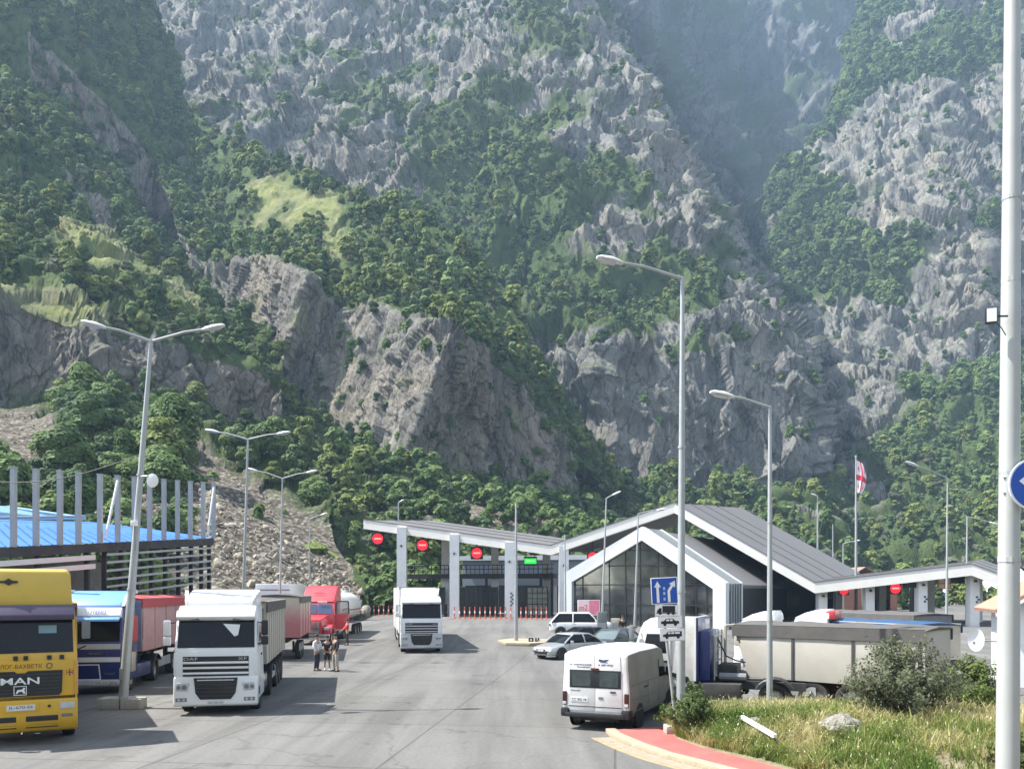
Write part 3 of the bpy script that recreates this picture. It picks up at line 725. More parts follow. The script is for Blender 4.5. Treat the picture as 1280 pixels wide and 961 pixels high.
# ------------------------------------------------------------------ shared materials
M = dict(
    white=mat('white_paint', (0.72, 0.73, 0.72), 0.35, var=0.03, dirt=0.12, coat=0.3),
    white_dusty=mat('dusty_white_paint', (0.62, 0.60, 0.56), 0.5, var=0.05, dirt=0.5),
    beige=mat('beige_panel', (0.50, 0.46, 0.38), 0.55, var=0.05, dirt=0.25),
    yellow=mat('yellow_paint', (0.62, 0.36, 0.018), 0.35, var=0.04, dirt=0.15, coat=0.3),
    purple=mat('dark_purple_visor', (0.075, 0.06, 0.10), 0.4, var=0.1),
    blue=mat('dark_blue_paint', (0.015, 0.028, 0.14), 0.35, var=0.06, dirt=0.1, coat=0.3),
    skyblue=mat('light_blue_paint', (0.13, 0.30, 0.62), 0.4, var=0.05, dirt=0.1),
    red=mat('red_paint', (0.46, 0.035, 0.045), 0.4, var=0.06, dirt=0.15, coat=0.3),
    pinkred=mat('faded_red_tarpaulin', (0.50, 0.07, 0.08), 0.7, var=0.08, dirt=0.15),
    pinkpanel=mat('faded_pink_panel', (0.52, 0.30, 0.28), 0.6, var=0.08, dirt=0.25),
    maroon=mat('maroon_paint', (0.24, 0.03, 0.06), 0.45, var=0.08, dirt=0.15),
    redframe=mat('rusty_red_chassis', (0.16, 0.035, 0.025), 0.7, var=0.2, dirt=0.3),
    black=mat('black_plastic', (0.011, 0.012, 0.013), 0.5, var=0.2),
    dark=mat('dark_chassis', (0.03, 0.03, 0.032), 0.7, var=0.25, dirt=0.25),
    grey=mat('grey_plastic', (0.16, 0.165, 0.17), 0.6, var=0.08, dirt=0.2),
    tarp=mat('dark_grey_tarpaulin', (0.085, 0.08, 0.075), 0.75, var=0.12, dirt=0.2, bump=0.15),
    navytarp=mat('dark_blue_tarpaulin', (0.02, 0.07, 0.16), 0.6, var=0.1, dirt=0.12),
    silver=mat('silver_paint', (0.46, 0.47, 0.47), 0.3, metal=0.55, var=0.03, dirt=0.1, coat=0.4),
    carblack=mat('black_car_paint', (0.018, 0.020, 0.022), 0.25, var=0.1, coat=0.5),
    cardark=mat('dark_grey_car_paint', (0.05, 0.055, 0.06), 0.3, metal=0.3, var=0.1, coat=0.5),
    chrome=mat('chrome', (0.55, 0.56, 0.57), 0.2, metal=0.9, var=0.05),
    glass=mat('dark_window_glass', (0.007, 0.009, 0.012), 0.05, var=0.15, spec=0.22),
    lens=mat('headlamp_lens', (0.45, 0.47, 0.48), 0.12, var=0.1, spec=0.8),
    taillight=mat('tail_light', (0.14, 0.012, 0.012), 0.2, var=0.2),
    amber=mat('amber_lens', (0.55, 0.20, 0.02), 0.25, var=0.1),
    tyre=mat('tyre_rubber', (0.022, 0.022, 0.022), 0.9, var=0.2, dirt=0.25),
    rim=mat('wheel_rim', (0.34, 0.34, 0.33), 0.4, metal=0.5, var=0.1, dirt=0.3),
    plate=mat('number_plate', (0.62, 0.63, 0.62), 0.5, var=0.03),
    galv=mat('galvanised_steel', (0.36, 0.38, 0.38), 0.5, metal=0.35, var=0.08, scale=2.0, dirt=0.12),
    polewhite=mat('pale_grey_pole', (0.40, 0.41, 0.39), 0.45, metal=0.1, var=0.05, scale=1.5, dirt=0.15),
    concrete=mat('concrete', (0.36, 0.34, 0.30), 0.9, var=0.15, scale=4, bump=0.25, dirt=0.3),
    fascia=mat('pale_fascia_cladding', (0.70, 0.68, 0.63), 0.6, var=0.04, scale=0.6, dirt=0.1),
    column=mat('pale_column_cladding', (0.74, 0.74, 0.72), 0.6, var=0.05, scale=0.8, dirt=0.15),
    roofgrey=mat('grey_metal_roof', (0.135, 0.13, 0.13), 0.55, var=0.06, scale=0.5),
    soffit=mat('grey_soffit', (0.22, 0.215, 0.21), 0.8, var=0.06, scale=0.5),
    framewhite=mat('white_frame_cladding', (0.66, 0.68, 0.69), 0.45, var=0.03, scale=0.7),
    panelgrey=mat('grey_blue_cladding', (0.25, 0.28, 0.32), 0.6, var=0.05, scale=0.6),
    darkwall=mat('black_cladding_and_shade', (0.016, 0.018, 0.021), 0.5, var=0.2),  # black walls and screens, and black put where deep shade lies
    bluesheet=mat('blue_roof_sheet', (0.035, 0.15, 0.46), 0.55, var=0.08, scale=0.8, dirt=0.1),
    signblue=mat('sign_blue', (0.012, 0.075, 0.36), 0.4, var=0.05),
    signwhite=mat('sign_white', (0.75, 0.76, 0.75), 0.45, var=0.03),
    signred=mat('sign_red', (0.62, 0.02, 0.025), 0.4, var=0.04),
    orange=mat('orange_red_plastic', (0.52, 0.10, 0.055), 0.55, var=0.12, dirt=0.15),
    skin=mat('skin', (0.36, 0.22, 0.15), 0.6, var=0.06),
    cable=mat('cable_rubber', (0.06, 0.065, 0.06), 0.7),
    stone=mat('pale_boulder', (0.24, 0.225, 0.195), 0.95, var=0.25, scale=5, bump=0.8, dirt=0.3),
)

# ------------------------------------------------------------------ ground
def ground_mat():
    m = bpy.data.materials.new('worn_concrete_paving'); t, N, L, B = nodes_of(m)
    B.inputs['Roughness'].default_value = 0.9; B.inputs['Specular IOR Level'].default_value = 0.25
    geo = N.new('ShaderNodeNewGeometry')
    mp = N.new('ShaderNodeMapping'); mp.inputs['Rotation'].default_value = (0, 0, math.radians(7)); L.new(geo.outputs['Position'], mp.inputs[0])
    def noise(sc, d=8, r=0.65, vec=None, dist=0.0):
        n = N.new('ShaderNodeTexNoise'); n.inputs['Scale'].default_value = sc; n.inputs['Detail'].default_value = d; n.inputs['Roughness'].default_value = r; n.inputs['Distortion'].default_value = dist
        L.new(vec or geo.outputs['Position'], n.inputs['Vector']); return n.outputs['Fac']
    def ramp(f, stops):
        r = N.new('ShaderNodeValToRGB'); e = r.color_ramp.elements
        while len(e) < len(stops): e.new(0.5)
        for i, (p, c) in enumerate(stops): e[i].position = p; e[i].color = (c, c, c, 1) if isinstance(c, float) else c + (1,)
        L.new(f, r.inputs[0]); return r.outputs[0]
    def mul(a, b, f=1.0):
        x = N.new('ShaderNodeMix'); x.data_type = 'RGBA'; x.blend_type = 'MULTIPLY'; x.inputs[0].default_value = f; L.new(a, x.inputs[6]); L.new(b, x.inputs[7]); return x.outputs[2]
    base = ramp(noise(0.12, 9, 0.62), [(0.32, (0.126, 0.124, 0.117)), (0.5, (0.146, 0.143, 0.135)), (0.68, (0.167, 0.162, 0.151))])
    fine = ramp(noise(9.0, 6, 0.7), [(0.3, 0.82), (0.7, 1.12)])
    col = mul(base, fine)
    # lengthwise tyre wear and oil stains
    m2 = N.new('ShaderNodeMapping'); m2.inputs['Scale'].default_value = (1.0, 0.06, 1.0); L.new(geo.outputs['Position'], m2.inputs[0])
    col = mul(col, ramp(noise(0.7, 4, 0.6, m2.outputs[0], 0.4), [(0.38, 0.78), (0.58, 1.05)]))
    col = mul(col, ramp(noise(0.5, 5, 0.7), [(0.31, 0.55), (0.40, 1.0)]), 0.85)
    # slab joints
    br = N.new('ShaderNodeTexBrick'); br.offset = 0.0; br.inputs['Scale'].default_value = 1.0; br.inputs['Mortar Size'].default_value = 0.035
    br.inputs['Brick Width'].default_value = 5.2; br.inputs['Row Height'].default_value = 6.0; br.inputs['Mortar Smooth'].default_value = 0.3
    br.inputs['Color1'].default_value = (1, 1, 1, 1); br.inputs['Color2'].default_value = (0.89, 0.89, 0.88, 1); br.inputs['Mortar'].default_value = (0.52, 0.52, 0.52, 1)
    L.new(mp.outputs[0], br.inputs['Vector']); col = mul(col, br.outputs['Color'], 0.8)
    # cracks
    vo = N.new('ShaderNodeTexVoronoi'); vo.feature = 'DISTANCE_TO_EDGE'; vo.inputs['Scale'].default_value = 0.16
    nd = N.new('ShaderNodeTexNoise'); nd.inputs['Scale'].default_value = 0.6; nd.inputs['Detail'].default_value = 5; L.new(geo.outputs['Position'], nd.inputs['Vector'])
    va = N.new('ShaderNodeVectorMath'); va.operation = 'MULTIPLY_ADD'; va.inputs[1].default_value = (3, 3, 0); L.new(nd.outputs['Color'], va.inputs[0]); L.new(geo.outputs['Position'], va.inputs[2])
    L.new(va.outputs[0], vo.inputs['Vector']); col = mul(col, ramp(vo.outputs['Distance'], [(0.0, 0.55), (0.006, 1.0)]), 0.6)
    L.new(col, B.inputs['Base Color'])
    b = N.new('ShaderNodeBump'); b.inputs['Strength'].default_value = 0.25; b.inputs['Distance'].default_value = 0.02; L.new(noise(25, 4, 0.7), b.inputs['Height']); L.new(b.outputs[0], B.inputs['Normal'])
    return m
ys = [-260, -60, 0, 20, 45, 95, 140, 400, 1350]
gv = [(x, y, gz(y)) for y in ys for x in (-600, -60, 0, 60, 830)]
gf = [(r * 5 + c, r * 5 + c + 1, r * 5 + c + 6, r * 5 + c + 5) for r in range(len(ys) - 1) for c in range(4)]
mesh_obj('ground', gv, gf, ground_mat())['kind'] = 'structure'

# wooded hills added out of view for darker reflections and to block low sky light
for nm, lab, rows in (('unseen_hills', 'unseen wooded hillside added behind the viewpoint', [[(-420,-190,60),(-150,-230,85),(60,-240,75),(300,-220,90),(620,-160,80)], [(-300,-120,25),(-110,-140,30),(60,-150,28),(260,-130,32),(480,-90,30)], [(-200,-70,-2),(-80,-85,-2),(60,-90,-2),(220,-80,-2),(380,-40,-2)]]),
                      ('unseen_hills', 'unseen wooded valley side added to the right of the lot', [[(620,-160,200),(520,60,260),(470,200,300)], [(400,-60,70),(350,60,90),(330,170,110)], [(260,-40,-2),(230,60,-2),(230,150,-2)]])):
    A = resample(resample(np.array(rows, float), 40, 0, [1] * (len(rows) - 1)), 60, 1, [1] * (len(rows[0]) - 1))
    q = A.reshape(-1, 3); A = A + (np.stack([fbm(q / 40, 4, 91), fbm(q / 40, 4, 92), ridged(q / 50, 5, 93)], 1) * 12).reshape(A.shape) * np.linspace(1, 0, 40)[:, None, None]
    idx = np.arange(2400).reshape(40, 60); Fq = np.stack([idx[:-1, :-1], idx[1:, :-1], idx[1:, 1:], idx[:-1, 1:]], -1).reshape(-1, 4)
    me = np_mesh(nm, A.reshape(-1, 3), Fq, [mat('wooded_hill', (0.075, 0.085, 0.05), 0.95, var=0.6, scale=0.06)], smooth=True)
    o = link(bpy.data.objects.new(nm, me)); o['kind'] = 'structure'; o['label'] = lab

# red-painted pavement with its kerb, the verge and its yellow line
def gp(px, py, z=0.0):
    Y = (CH - z) * F / (py - HZ); return Vector(((px - 640) / F * Y, Y, z))
outer = [gp(757, 915), gp(763, 921), gp(792, 934), gp(828, 947), gp(866, 957), gp(930, 974), gp(1030, 1000), gp(1300, 1075), gp(1900, 1250)]
inner = [gp(852, 906, .12), gp(838, 913, .12), gp(846, 922, .12), gp(878, 934, .12), gp(918, 944, .12), gp(965, 956, .12), gp(1020, 972, .12), gp(1100, 1000, .12), gp(1420, 1110, .12), gp(1900, 1210, .12)]
def strip(name, A, B_, z, m, kind='structure', n=40, label=None):
    def rs(P):
        d = [0]
        for a, b in zip(P, P[1:]): d.append(d[-1] + (b - a).length)
        out = []
        for i in range(n):
            t = d[-1] * i / (n - 1); k = max(0, min(len(P) - 2, next((j for j in range(len(d) - 1) if d[j + 1] >= t), len(P) - 2)))
            out.append(P[k].lerp(P[k + 1], (t - d[k]) / max(1e-6, d[k + 1] - d[k])))
        return out
    a, b = rs(A), rs(B_)
    V = [(p.x, p.y, z) for p in a] + [(p.x, p.y, z) for p in b]
    Fc = [(i, i + 1, n + i + 1, n + i) for i in range(n - 1)]
    o = mesh_obj(name, V, Fc, m); o['kind'] = kind
    if label: o['label'] = label
    return o
def offs(P, d):
    out = []
    for i, p in enumerate(P):
        t = (P[min(i + 1, len(P) - 1)] - P[max(i - 1, 0)]).normalized(); out.append(p + Vector((-t.y, t.x, 0)) * d)
    return out
kerb_in = offs(outer, 0.28)
red_pave = mat('red_painted_paving', (0.40, 0.085, 0.075), 0.85, var=0.10, scale=2.0, bump=0.15, bscale=30, dirt=0.35)
kb = MB(); ko = offs(outer, 0.0)
kb.loft([[Vector((p.x, p.y, -0.05)), Vector((p.x, p.y, 0.115)), Vector((q.x, q.y, 0.122)), Vector((q.x, q.y, -0.05))] for p, q in zip(ko, kerb_in)])
o = kb.build('kerb', mat('sandy_kerb', (0.34, 0.28, 0.19), 0.9, var=0.18, scale=3, bump=0.3, dirt=0.3), bevel=0.015); o['kind'] = 'structure'
strip('pavement', [gp(765, 911.5, .12)] + kerb_in[1:], inner, 0.118, red_pave)
yl = offs(outer, -0.55); yl2 = offs(outer, -0.40)
ym = mat("worn_yellow_line", (0.29, 0.225, 0.12), 0.85, var=0.25, scale=5, dirt=0.55)
strip('road_marking', yl[1:], yl2[1:], 0.004, ym, label='worn yellow edge line along the kerb')
dust = mat('sandy_dust', (0.26, 0.22, 0.16), 0.95, var=0.2, scale=4, dirt=0.3)
strip('road_dust', offs(outer, -0.40)[1:-1], offs(outer, -0.01)[1:-1], 0.006, dust, label='sandy dust swept against the kerb')

# verge: a low mound of earth that carries the grass
def mound_z(x, y):
    d = 0.12 + 0.75 * math.exp(-((x - 11.5) / 6.0) ** 2 - ((y - 19.5) / 4.5) ** 2) + 0.25 * math.exp(-((x - 6.5) / 2.2) ** 2 - ((y - 21.5) / 2.5) ** 2)
    return d
VERGE = []
far_edge = [gp(838, 903, .1), gp(880, 893, .1), gp(925, 888, .1), gp(985, 885, .1), gp(1060, 880, .1), Vector((12.0, 24.5, .1)), Vector((16.0, 25.5, .1)), Vector((21, 27, .1)), Vector((27, 27, .1)), Vector((34, 22, .1))]
near_edge = inner[1:]
nu_, nv_ = 60, 30
def samp(P, t):
    x = t * (len(P) - 1); k = min(int(x), len(P) - 2); return P[k].lerp(P[k + 1], x - k)
rr = random.Random(4)
for j in range(nv_):
    for i in range(nu_):
        p = samp(near_edge, i / (nu_ - 1)).lerp(samp(far_edge, i / (nu_ - 1)), j / (nv_ - 1))
        e = min(1, min(j, nv_ - 1 - j) / 5.0)
        z = 0.10 + (mound_z(p.x, p.y) - 0.10) * e + rr.uniform(0, 0.03) * e
        VERGE.append((p.x, p.y, z if 0 < j < nv_ - 1 else -0.05 if j else 0.11))
vf = [(j * nu_ + i, j * nu_ + i + 1, (j + 1) * nu_ + i + 1, (j + 1) * nu_ + i) for j in range(nv_ - 1) for i in range(nu_ - 1)]
o = mesh_obj('verge_ground', VERGE, vf, mat('dry_soil', (0.17, 0.14, 0.085), 0.95, var=0.3, scale=2.5, bump=0.6), smooth=True); o['kind'] = 'structure'

# ------------------------------------------------------------------ checkpoint canopy
OFF = Vector((6.5, 10.0, 0.8))
def zig(pts, off0, off1, thick, parent, roofname='roof'):
    """folded roof: polyline of front top points, pulled from off0 to off1"""
    T0 = [p + off0 for p in pts]; T1 = [p + off1 for p in pts]; dz = Vector((0, 0, -thick))
    b = MB(); n = len(pts)
    for i in range(n - 1):
        b.loft([[T0[i], T0[i + 1], T0[i + 1] + dz, T0[i] + dz], [T1[i], T1[i + 1], T1[i + 1] + dz, T1[i] + dz]])
    return b
canopy_pts = [at(458, 650, 97), at(691, 682, 91), at(845, 629, 87), at(1020, 728, 81), at(1215, 705, 76), at(1256, 720, 75)]
cn = thing('checkpoint_canopy', 'long zigzag canopy of the border checkpoint with a pale fascia on tall columns', 'canopy', (8, 90, 0.95))
def under(root, o):
    o.parent = root; o.matrix_parent_inverse = Matrix.Translation(-Vector(root.location)) if root.rotation_euler.z == 0 else root.matrix_basis.inverted(); return o
n_ = Vector((-0.545, -0.838, 0)) * 0.06
fb = MB()
for a, b in zip(canopy_pts, canopy_pts[1:]):
    th = Vector((0, 0, -1.02))
    fb.loft([[a + n_ * 8, b + n_ * 8, b + n_ * 8 + th, a + n_ * 8 + th], [a, b, b + th, a + th]])
under(cn, fb.build('fascia', M['fascia']))
tr = MB()
for a, b in zip(canopy_pts, canopy_pts[1:]):
    up = Vector((0, 0, 0.10)); tr.loft([[a + n_ * 9 + up, b + n_ * 9 + up, b + n_ * 9 + up * 0.1, a + n_ * 9 + up * 0.1], [a + up, b + up, b + up * .1, a + up * .1]])
under(cn, tr.build('roof_edge', M['roofgrey']))
under(cn, zig(canopy_pts, Vector((0, 0, -0.02)), OFF, 0.8, cn).build('roof', [M['roofgrey']]))
rib = MB()
for a, b in zip(canopy_pts, canopy_pts[1:]):
    for t in (0.33, 0.66):
        u = OFF * t + Vector((0, 0, 0.03)); rib.loft([[a + u, b + u, b + u + OFF * .006, a + u + OFF * .006], [a + u + Vector((0,0,.08)), b + u + Vector((0,0,.08)), b + u + OFF * .006 + Vector((0,0,.08)), a + u + OFF * .006 + Vector((0,0,.08))]])
under(cn, rib.build('roof_seam', M['roofgrey']))
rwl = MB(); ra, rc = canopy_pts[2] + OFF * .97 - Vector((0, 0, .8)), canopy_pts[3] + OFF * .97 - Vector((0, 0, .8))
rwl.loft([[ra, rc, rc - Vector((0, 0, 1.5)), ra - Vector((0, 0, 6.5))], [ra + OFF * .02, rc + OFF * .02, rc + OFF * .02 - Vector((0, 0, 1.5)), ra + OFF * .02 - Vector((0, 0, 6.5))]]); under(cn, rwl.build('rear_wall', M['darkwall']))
back = [p + OFF * 1.1 + Vector((0, 0, -0.1)) for p in canopy_pts[2:4]]
rb = MB(); rb.loft([[back[0], back[1], back[1] - Vector((0, 0, .8)), back[0] - Vector((0, 0, .8))], [back[0] + OFF * .7, back[1] + OFF * .7, back[1] + OFF * .7 - Vector((0, 0, .8)), back[0] + OFF * .7 - Vector((0, 0, .8))]])
under(cn, rb.build('rear_roof', M['roofgrey']))
def fascia_z(X):
    for a, b in zip(canopy_pts, canopy_pts[1:]):
        if a.x <= X <= b.x: return a.z + (b.z - a.z) * (X - a.x) / (b.x - a.x) - 0.85
    return 6.0
cols = [(499, 94.8), (565, 93.2), (634, 91.6), (702, 90.2), (1026, 81.2), (1085, 79.7), (1151, 77.8), (1216, 76.5)]
for px, Y in cols:
    X = (px - 640) / F * Y; g0 = gz(Y); zt = fascia_z(X) + 0.3; wd = 0.52 if px < 900 else 0.42
    for k, (o_, w_) in enumerate((((0.25, 0.5), wd), ((4.6, 7.6), wd * 0.85))):
        b = MB(); x0 = X + o_[0]; y0 = Y + o_[1]
        b.box(x0 - w_, x0 + w_, y0 - w_, y0 + w_, g0 - 0.1, zt + (0.2 if k == 0 else 0.6))
        z = g0 + 1.2
        while z < zt - 0.3:
            b.box(x0 - w_ - .004, x0 + w_ + .004, y0 - w_ - .004, y0 + w_ + .004, z, z + 0.03); z += 1.2
        c = under(cn, b.build('column', M['column']))
        if k == 0:
            l = MB(); l.box(x0 - .09, x0 + .09, y0 - w_ - 0.22, y0 - w_ - 0.01, zt - 2.0 if zt > 6 else zt - 0.9, (zt - 2.0 if zt > 6 else zt - 0.9) + .2)
            u = l.build('wall_lamp', M['black']); u.parent = c
            if px == 634 or px > 1100:
                l = MB(); zz = g0 + 2.6
                for s_ in range(7 if px < 900 else 3): l.box(x0 + w_ * .15 + (s_ % 2) * .16, x0 + w_ * .15 + (s_ % 2) * .16 + .2, y0 - w_ - .03, y0 - w_ - .008, zz - s_ * .22, zz - s_ * .22 + .17)
                u = l.build('notice', mat('blue_black_print', (.05, .055, .08), .6)); u.parent = c

# inspection gantry behind the columns
gt = thing('inspection_gantry', 'dark raised walkway with railing between the left canopy columns', 'gantry', (-3, 99, 0.98))
def gpt(px, off=6.5):
    Y = 97 - (px - 458) * 0.026 + off; return Vector(((px - 640) / F * Y, Y, 1.0))
A_, B_ = gpt(497), gpt(692); dv_ = (B_ - A_); ln = dv_.length; dv_.normalize(); nv_d = Vector((-dv_.y, dv_.x, 0))
zd = 5.35
b = MB(); b.loft([[A_ + Vector((0, 0, zd - 1.0)), A_ + Vector((0, 0, zd - .45)), A_ + nv_d * 2 + Vector((0, 0, zd - .45)), A_ + nv_d * 2 + Vector((0, 0, zd - 1.0))], [B_ + Vector((0, 0, zd - 1.0)), B_ + Vector((0, 0, zd - .45)), B_ + nv_d * 2 + Vector((0, 0, zd - .45)), B_ + nv_d * 2 + Vector((0, 0, zd - 1.0))]])
under(gt, b.build('deck', M['black']))
b = MB()
for k in range(int(ln / 0.55) + 1):
    p = A_ + dv_ * (k * 0.55); b.tube([p + Vector((0, 0, zd - .45)), p + Vector((0, 0, zd + .62))], 0.035 if k % 4 else 0.06, 5)
for h in (0.60, 0.1): b.tube([A_ + Vector((0, 0, zd + h)), B_ + Vector((0, 0, zd + h))], 0.045, 5)
under(gt, b.build('railing', M['black']))
b = MB()
for px in (500, 536, 572, 608, 641, 676, 690):
    b = MB(); p = gpt(px, 6.8); b.box(p.x - .16, p.x + .16, p.y - .1, p.y + .3, 0.9, zd + .6); under(gt, b.build('post', M['black']))
# lane gates hung below the walkway
glass_gate = mat('gate_glass', (0.035, 0.04, 0.042), 0.15, var=0.4, scale=1.5)
glass_pale = mat('pale_gate_glass', (0.30, 0.31, 0.25), 0.3, var=0.4, scale=1.2)
for x0, x1, gm, lab in ((502, 556, glass_gate, 'dark lane gate behind the far white lorry'), (574, 622, glass_gate, 'dark lane gate between the second and third tall columns'), (643, 657, glass_gate, 'narrow dark gate beside the third tall column'), (659, 684, glass_pale, 'lane gate with pale glazed squares below the green sign')):
    p, q = gpt(x0, 6.4), gpt(x1, 6.4); d = (q - p); L_ = d.length; d.normalize()
    g_ = thing('lane_gate', lab, 'gate', (p.x, p.y, 1.0), math.atan2(d.y, d.x), 'gates under the inspection walkway')
    b = MB(); b.box(0.05, L_ - .05, 0.03, 0.06, 0.05, zd - 2.05); b.build('pane', gm, g_)
    b = MB(); n = max(2, round(L_ / 0.62))
    for k in range(n + 1): b.box(L_ * k / n - .035, L_ * k / n + .035, 0.0, 0.09, 0.0, zd - 2.0)
    for k in range(6): b.box(0, L_, 0.002, 0.088, (zd - 2.1) * k / 5, (zd - 2.1) * k / 5 + .07)
    b.build('frame', M['black'], g_)
# grey-blue inspection block behind
blk = thing('inspection_block', 'grey-blue clad block behind the left canopy columns', 'building', (4, 112, 1.0))
p, q = at(578, 700, 112), at(760, 700, 108)
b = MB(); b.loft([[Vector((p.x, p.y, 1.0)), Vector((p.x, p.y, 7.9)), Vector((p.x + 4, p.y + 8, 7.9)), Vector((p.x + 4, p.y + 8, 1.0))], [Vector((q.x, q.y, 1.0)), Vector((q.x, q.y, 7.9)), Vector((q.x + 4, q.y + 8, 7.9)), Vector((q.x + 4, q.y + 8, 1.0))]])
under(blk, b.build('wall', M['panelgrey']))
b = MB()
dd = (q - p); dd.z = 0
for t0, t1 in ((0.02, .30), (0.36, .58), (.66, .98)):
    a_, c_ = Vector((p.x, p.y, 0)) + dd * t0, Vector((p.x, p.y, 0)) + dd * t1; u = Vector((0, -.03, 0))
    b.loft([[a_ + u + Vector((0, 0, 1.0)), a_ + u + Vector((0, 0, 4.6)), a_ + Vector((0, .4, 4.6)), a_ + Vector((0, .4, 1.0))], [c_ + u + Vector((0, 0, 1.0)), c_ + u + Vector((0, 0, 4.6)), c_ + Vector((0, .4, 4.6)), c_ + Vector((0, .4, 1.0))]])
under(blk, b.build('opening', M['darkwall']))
b = MB(); b.loft([[Vector((p.x - .5, p.y - .3, 7.9)), Vector((p.x - .5, p.y - .3, 8.5)), Vector((p.x + 4, p.y + 8.5, 8.5)), Vector((p.x + 4, p.y + 8.5, 7.9))], [Vector((q.x, q.y - .3, 7.9)), Vector((q.x, q.y - .3, 8.5)), Vector((q.x + 4, q.y + 8.5, 8.5)), Vector((q.x + 4, q.y + 8.5, 7.9))]])
under(blk, b.build('parapet', M['framewhite']))

# hanging lane signs
def no_entry(px, py, Y, lab, r=6.7, half=7.8):
    c = at(px, py, Y); k = Y / F
    t = thing('no_entry_sign', lab, 'sign', c, 0, 'red no-entry lights above the lanes')
    h = half * k; b = MB(); b.box(-h, h, 0.03, 0.18, -h, h); b.build('backplate', M['black'], t, bevel=0.02)
    b = MB(); b.disc((0, 0.028, 0), r * k, (0, -1, 0), 24, 0.03); b.build('disc', mat('lit_red_disc', (0.80, 0.018, 0.03), 0.5, var=0.02, emit=0.35), t)
    b = MB(); b.box(-r * k * .68, r * k * .68, -.012, -.004, -r * k * .14, r * k * .14); b.build('bar', mat('lit_white_bar', (0.75, 0.42, 0.42), 0.5, var=0.02, emit=0.25), t)
    b = MB(); zt = max(fascia_z(c.x) - c.z, h + .2); b.tube([(0, .12, h), (0, .12, zt)], 0.05, 6); b.build('hanger', M['black'], t)
    return t
no_entry(472, 673, 97.6, 'red no-entry light hanging from the far left tip of the canopy')
no_entry(528, 681, 96.0, 'red no-entry light hanging between the two left canopy columns')
no_entry(596, 691, 94.3, 'red no-entry light hanging left of the green sign', 6.6)
no_entry(741, 696, 90.5, 'red no-entry light half hidden by the white gable of the glass hall', 6.2, 7.2)
no_entry(1055, 737, 80.2, 'small red no-entry light above the pale trailers beside the gable foot', 6.0, 6.5)
no_entry(1119.5, 735, 78.6, 'red no-entry light in the middle of the low right canopy', 6.6, 7.6)
c = at(663, 701, 93); t = thing('lane_light', 'green lane light hanging from the canopy', 'sign', c)
b = MB(); b.box(-.72, .72, .03, .2, -.50, .50); b.build('backplate', M['black'], t)
b = MB(); b.box(-.66, .66, 0.0, .028, -.30, .30); b.build('panel', mat('lit_green_panel', (0.02, 0.62, 0.06), 0.5, var=0.25, scale=9, emit=0.45), t)
b = MB(); b.poly([(-.5, -.008, .02), (-.25, -.008, .16), (-.25, -.008, .06), (.45, -.008, .06), (.45, -.008, -.02), (-.25, -.008, -.02), (-.25, -.008, -.12)]); b.build('arrow', mat('lit_pale_green', (0.3, 0.85, 0.35), 0.5, emit=0.5), t)
for x_ in (-.5, .5): b = MB(); b.tube([(x_, .1, .5), (x_, .1, 1.5)], .05, 6); b.build('hanger', M['black'], t)
c = at(1181, 729, 78.5); t = thing('lane_light', 'pale orange and white lane sign under the low right canopy', 'sign', c)
b = MB(); b.box(-.62, .62, .02, .14, -.52, .52); b.build('backplate', mat('orange_sign_face', (0.62, 0.22, 0.07), 0.5), t)
b = MB()
for zz in (-.42, .06): b.box(-.52, -.04, -.006, .018, zz, zz + .36); b.box(.04, .52, -.006, .018, zz, zz + .36)
b.build('panel', mat('pale_sign_face', (0.66, 0.60, 0.54), 0.5), t)
for px, py, lab in ((1139, 729, 'black display box beside the middle column of the low canopy'), (1198, 724, 'black display box beside the orange and white lane sign')):
    c = at(px, py, 78.3); t = thing('display_box', lab, 'display', c); b = MB(); b.box(-.62, .62, 0, .3, -.38, .38); b.build('screen', M['darkwall'], t, bevel=.03)
    b = MB(); b.tube([(0, .15, .38), (0, .15, 1.2)], .05, 6); b.build('bracket', M['black'], t)

# booths and back walls under the low canopy
for px0, px1, py0, Y, m_, lab in ((1031, 1052, 728, 90, 'darkwall', 'dark booth beneath the foot of the zigzag roof'), (1092, 1113, 727, 88, 'soffit', 'grey booth between the first low columns'), (1154, 1168, 722, 86, 'soffit', 'grey booth right of the middle low column')):
    a_, c_ = at(px0, py0, Y), at(px1, py0, Y); t = thing('control_booth', lab, 'booth', (a_.x, Y, gz(Y)))
    w_ = c_.x - a_.x; h_ = a_.z - gz(Y)
    b = MB(); b.box(0, w_, 0, 3, 0, h_); b.build('wall', M[m_], t); b = MB(); b.box(.2, w_ - .2, -.03, .02, 1.0, min(h_ - .3, 2.1)); b.build('window', M['glass'], t)
    b = MB(); b.box(-.15, w_ + .15, -.25, 3.1, h_ + .003, h_ + .16); b.build('roof', M['black'], t)

# ------------------------------------------------------------------ glass hall
hl = thing('glass_hall', 'glass-fronted gabled hall with a broad white frame', 'building', (11, 77, 0.6))
fo = [at(705, 716, 80), at(802, 658, 76), at(907, 728, 72)]
fo = [Vector((fo[0].x, fo[0].y, 0.5))] + fo + [Vector((fo[2].x, fo[2].y, 0.5))]
fi = [at(714.5, 727, 79.7), at(802, 675, 76), at(891, 736, 72.6)]
fi = [Vector((fi[0].x, fi[0].y, 0.5))] + fi + [Vector((fi[2].x, fi[2].y, 0.5))]
dep = Vector((0.5, 0.8, 0)); HO = Vector((2.4, 3.75, 0))
def portal(o_, i_, d):
    b = MB()
    for k in range(4): b.loft([[o_[k], o_[k + 1], i_[k + 1], i_[k]], [o_[k] + d, o_[k + 1] + d, i_[k + 1] + d, i_[k] + d]])
    return b
under(hl, portal(fo, fi, dep).build('gable_frame', M['framewhite']))
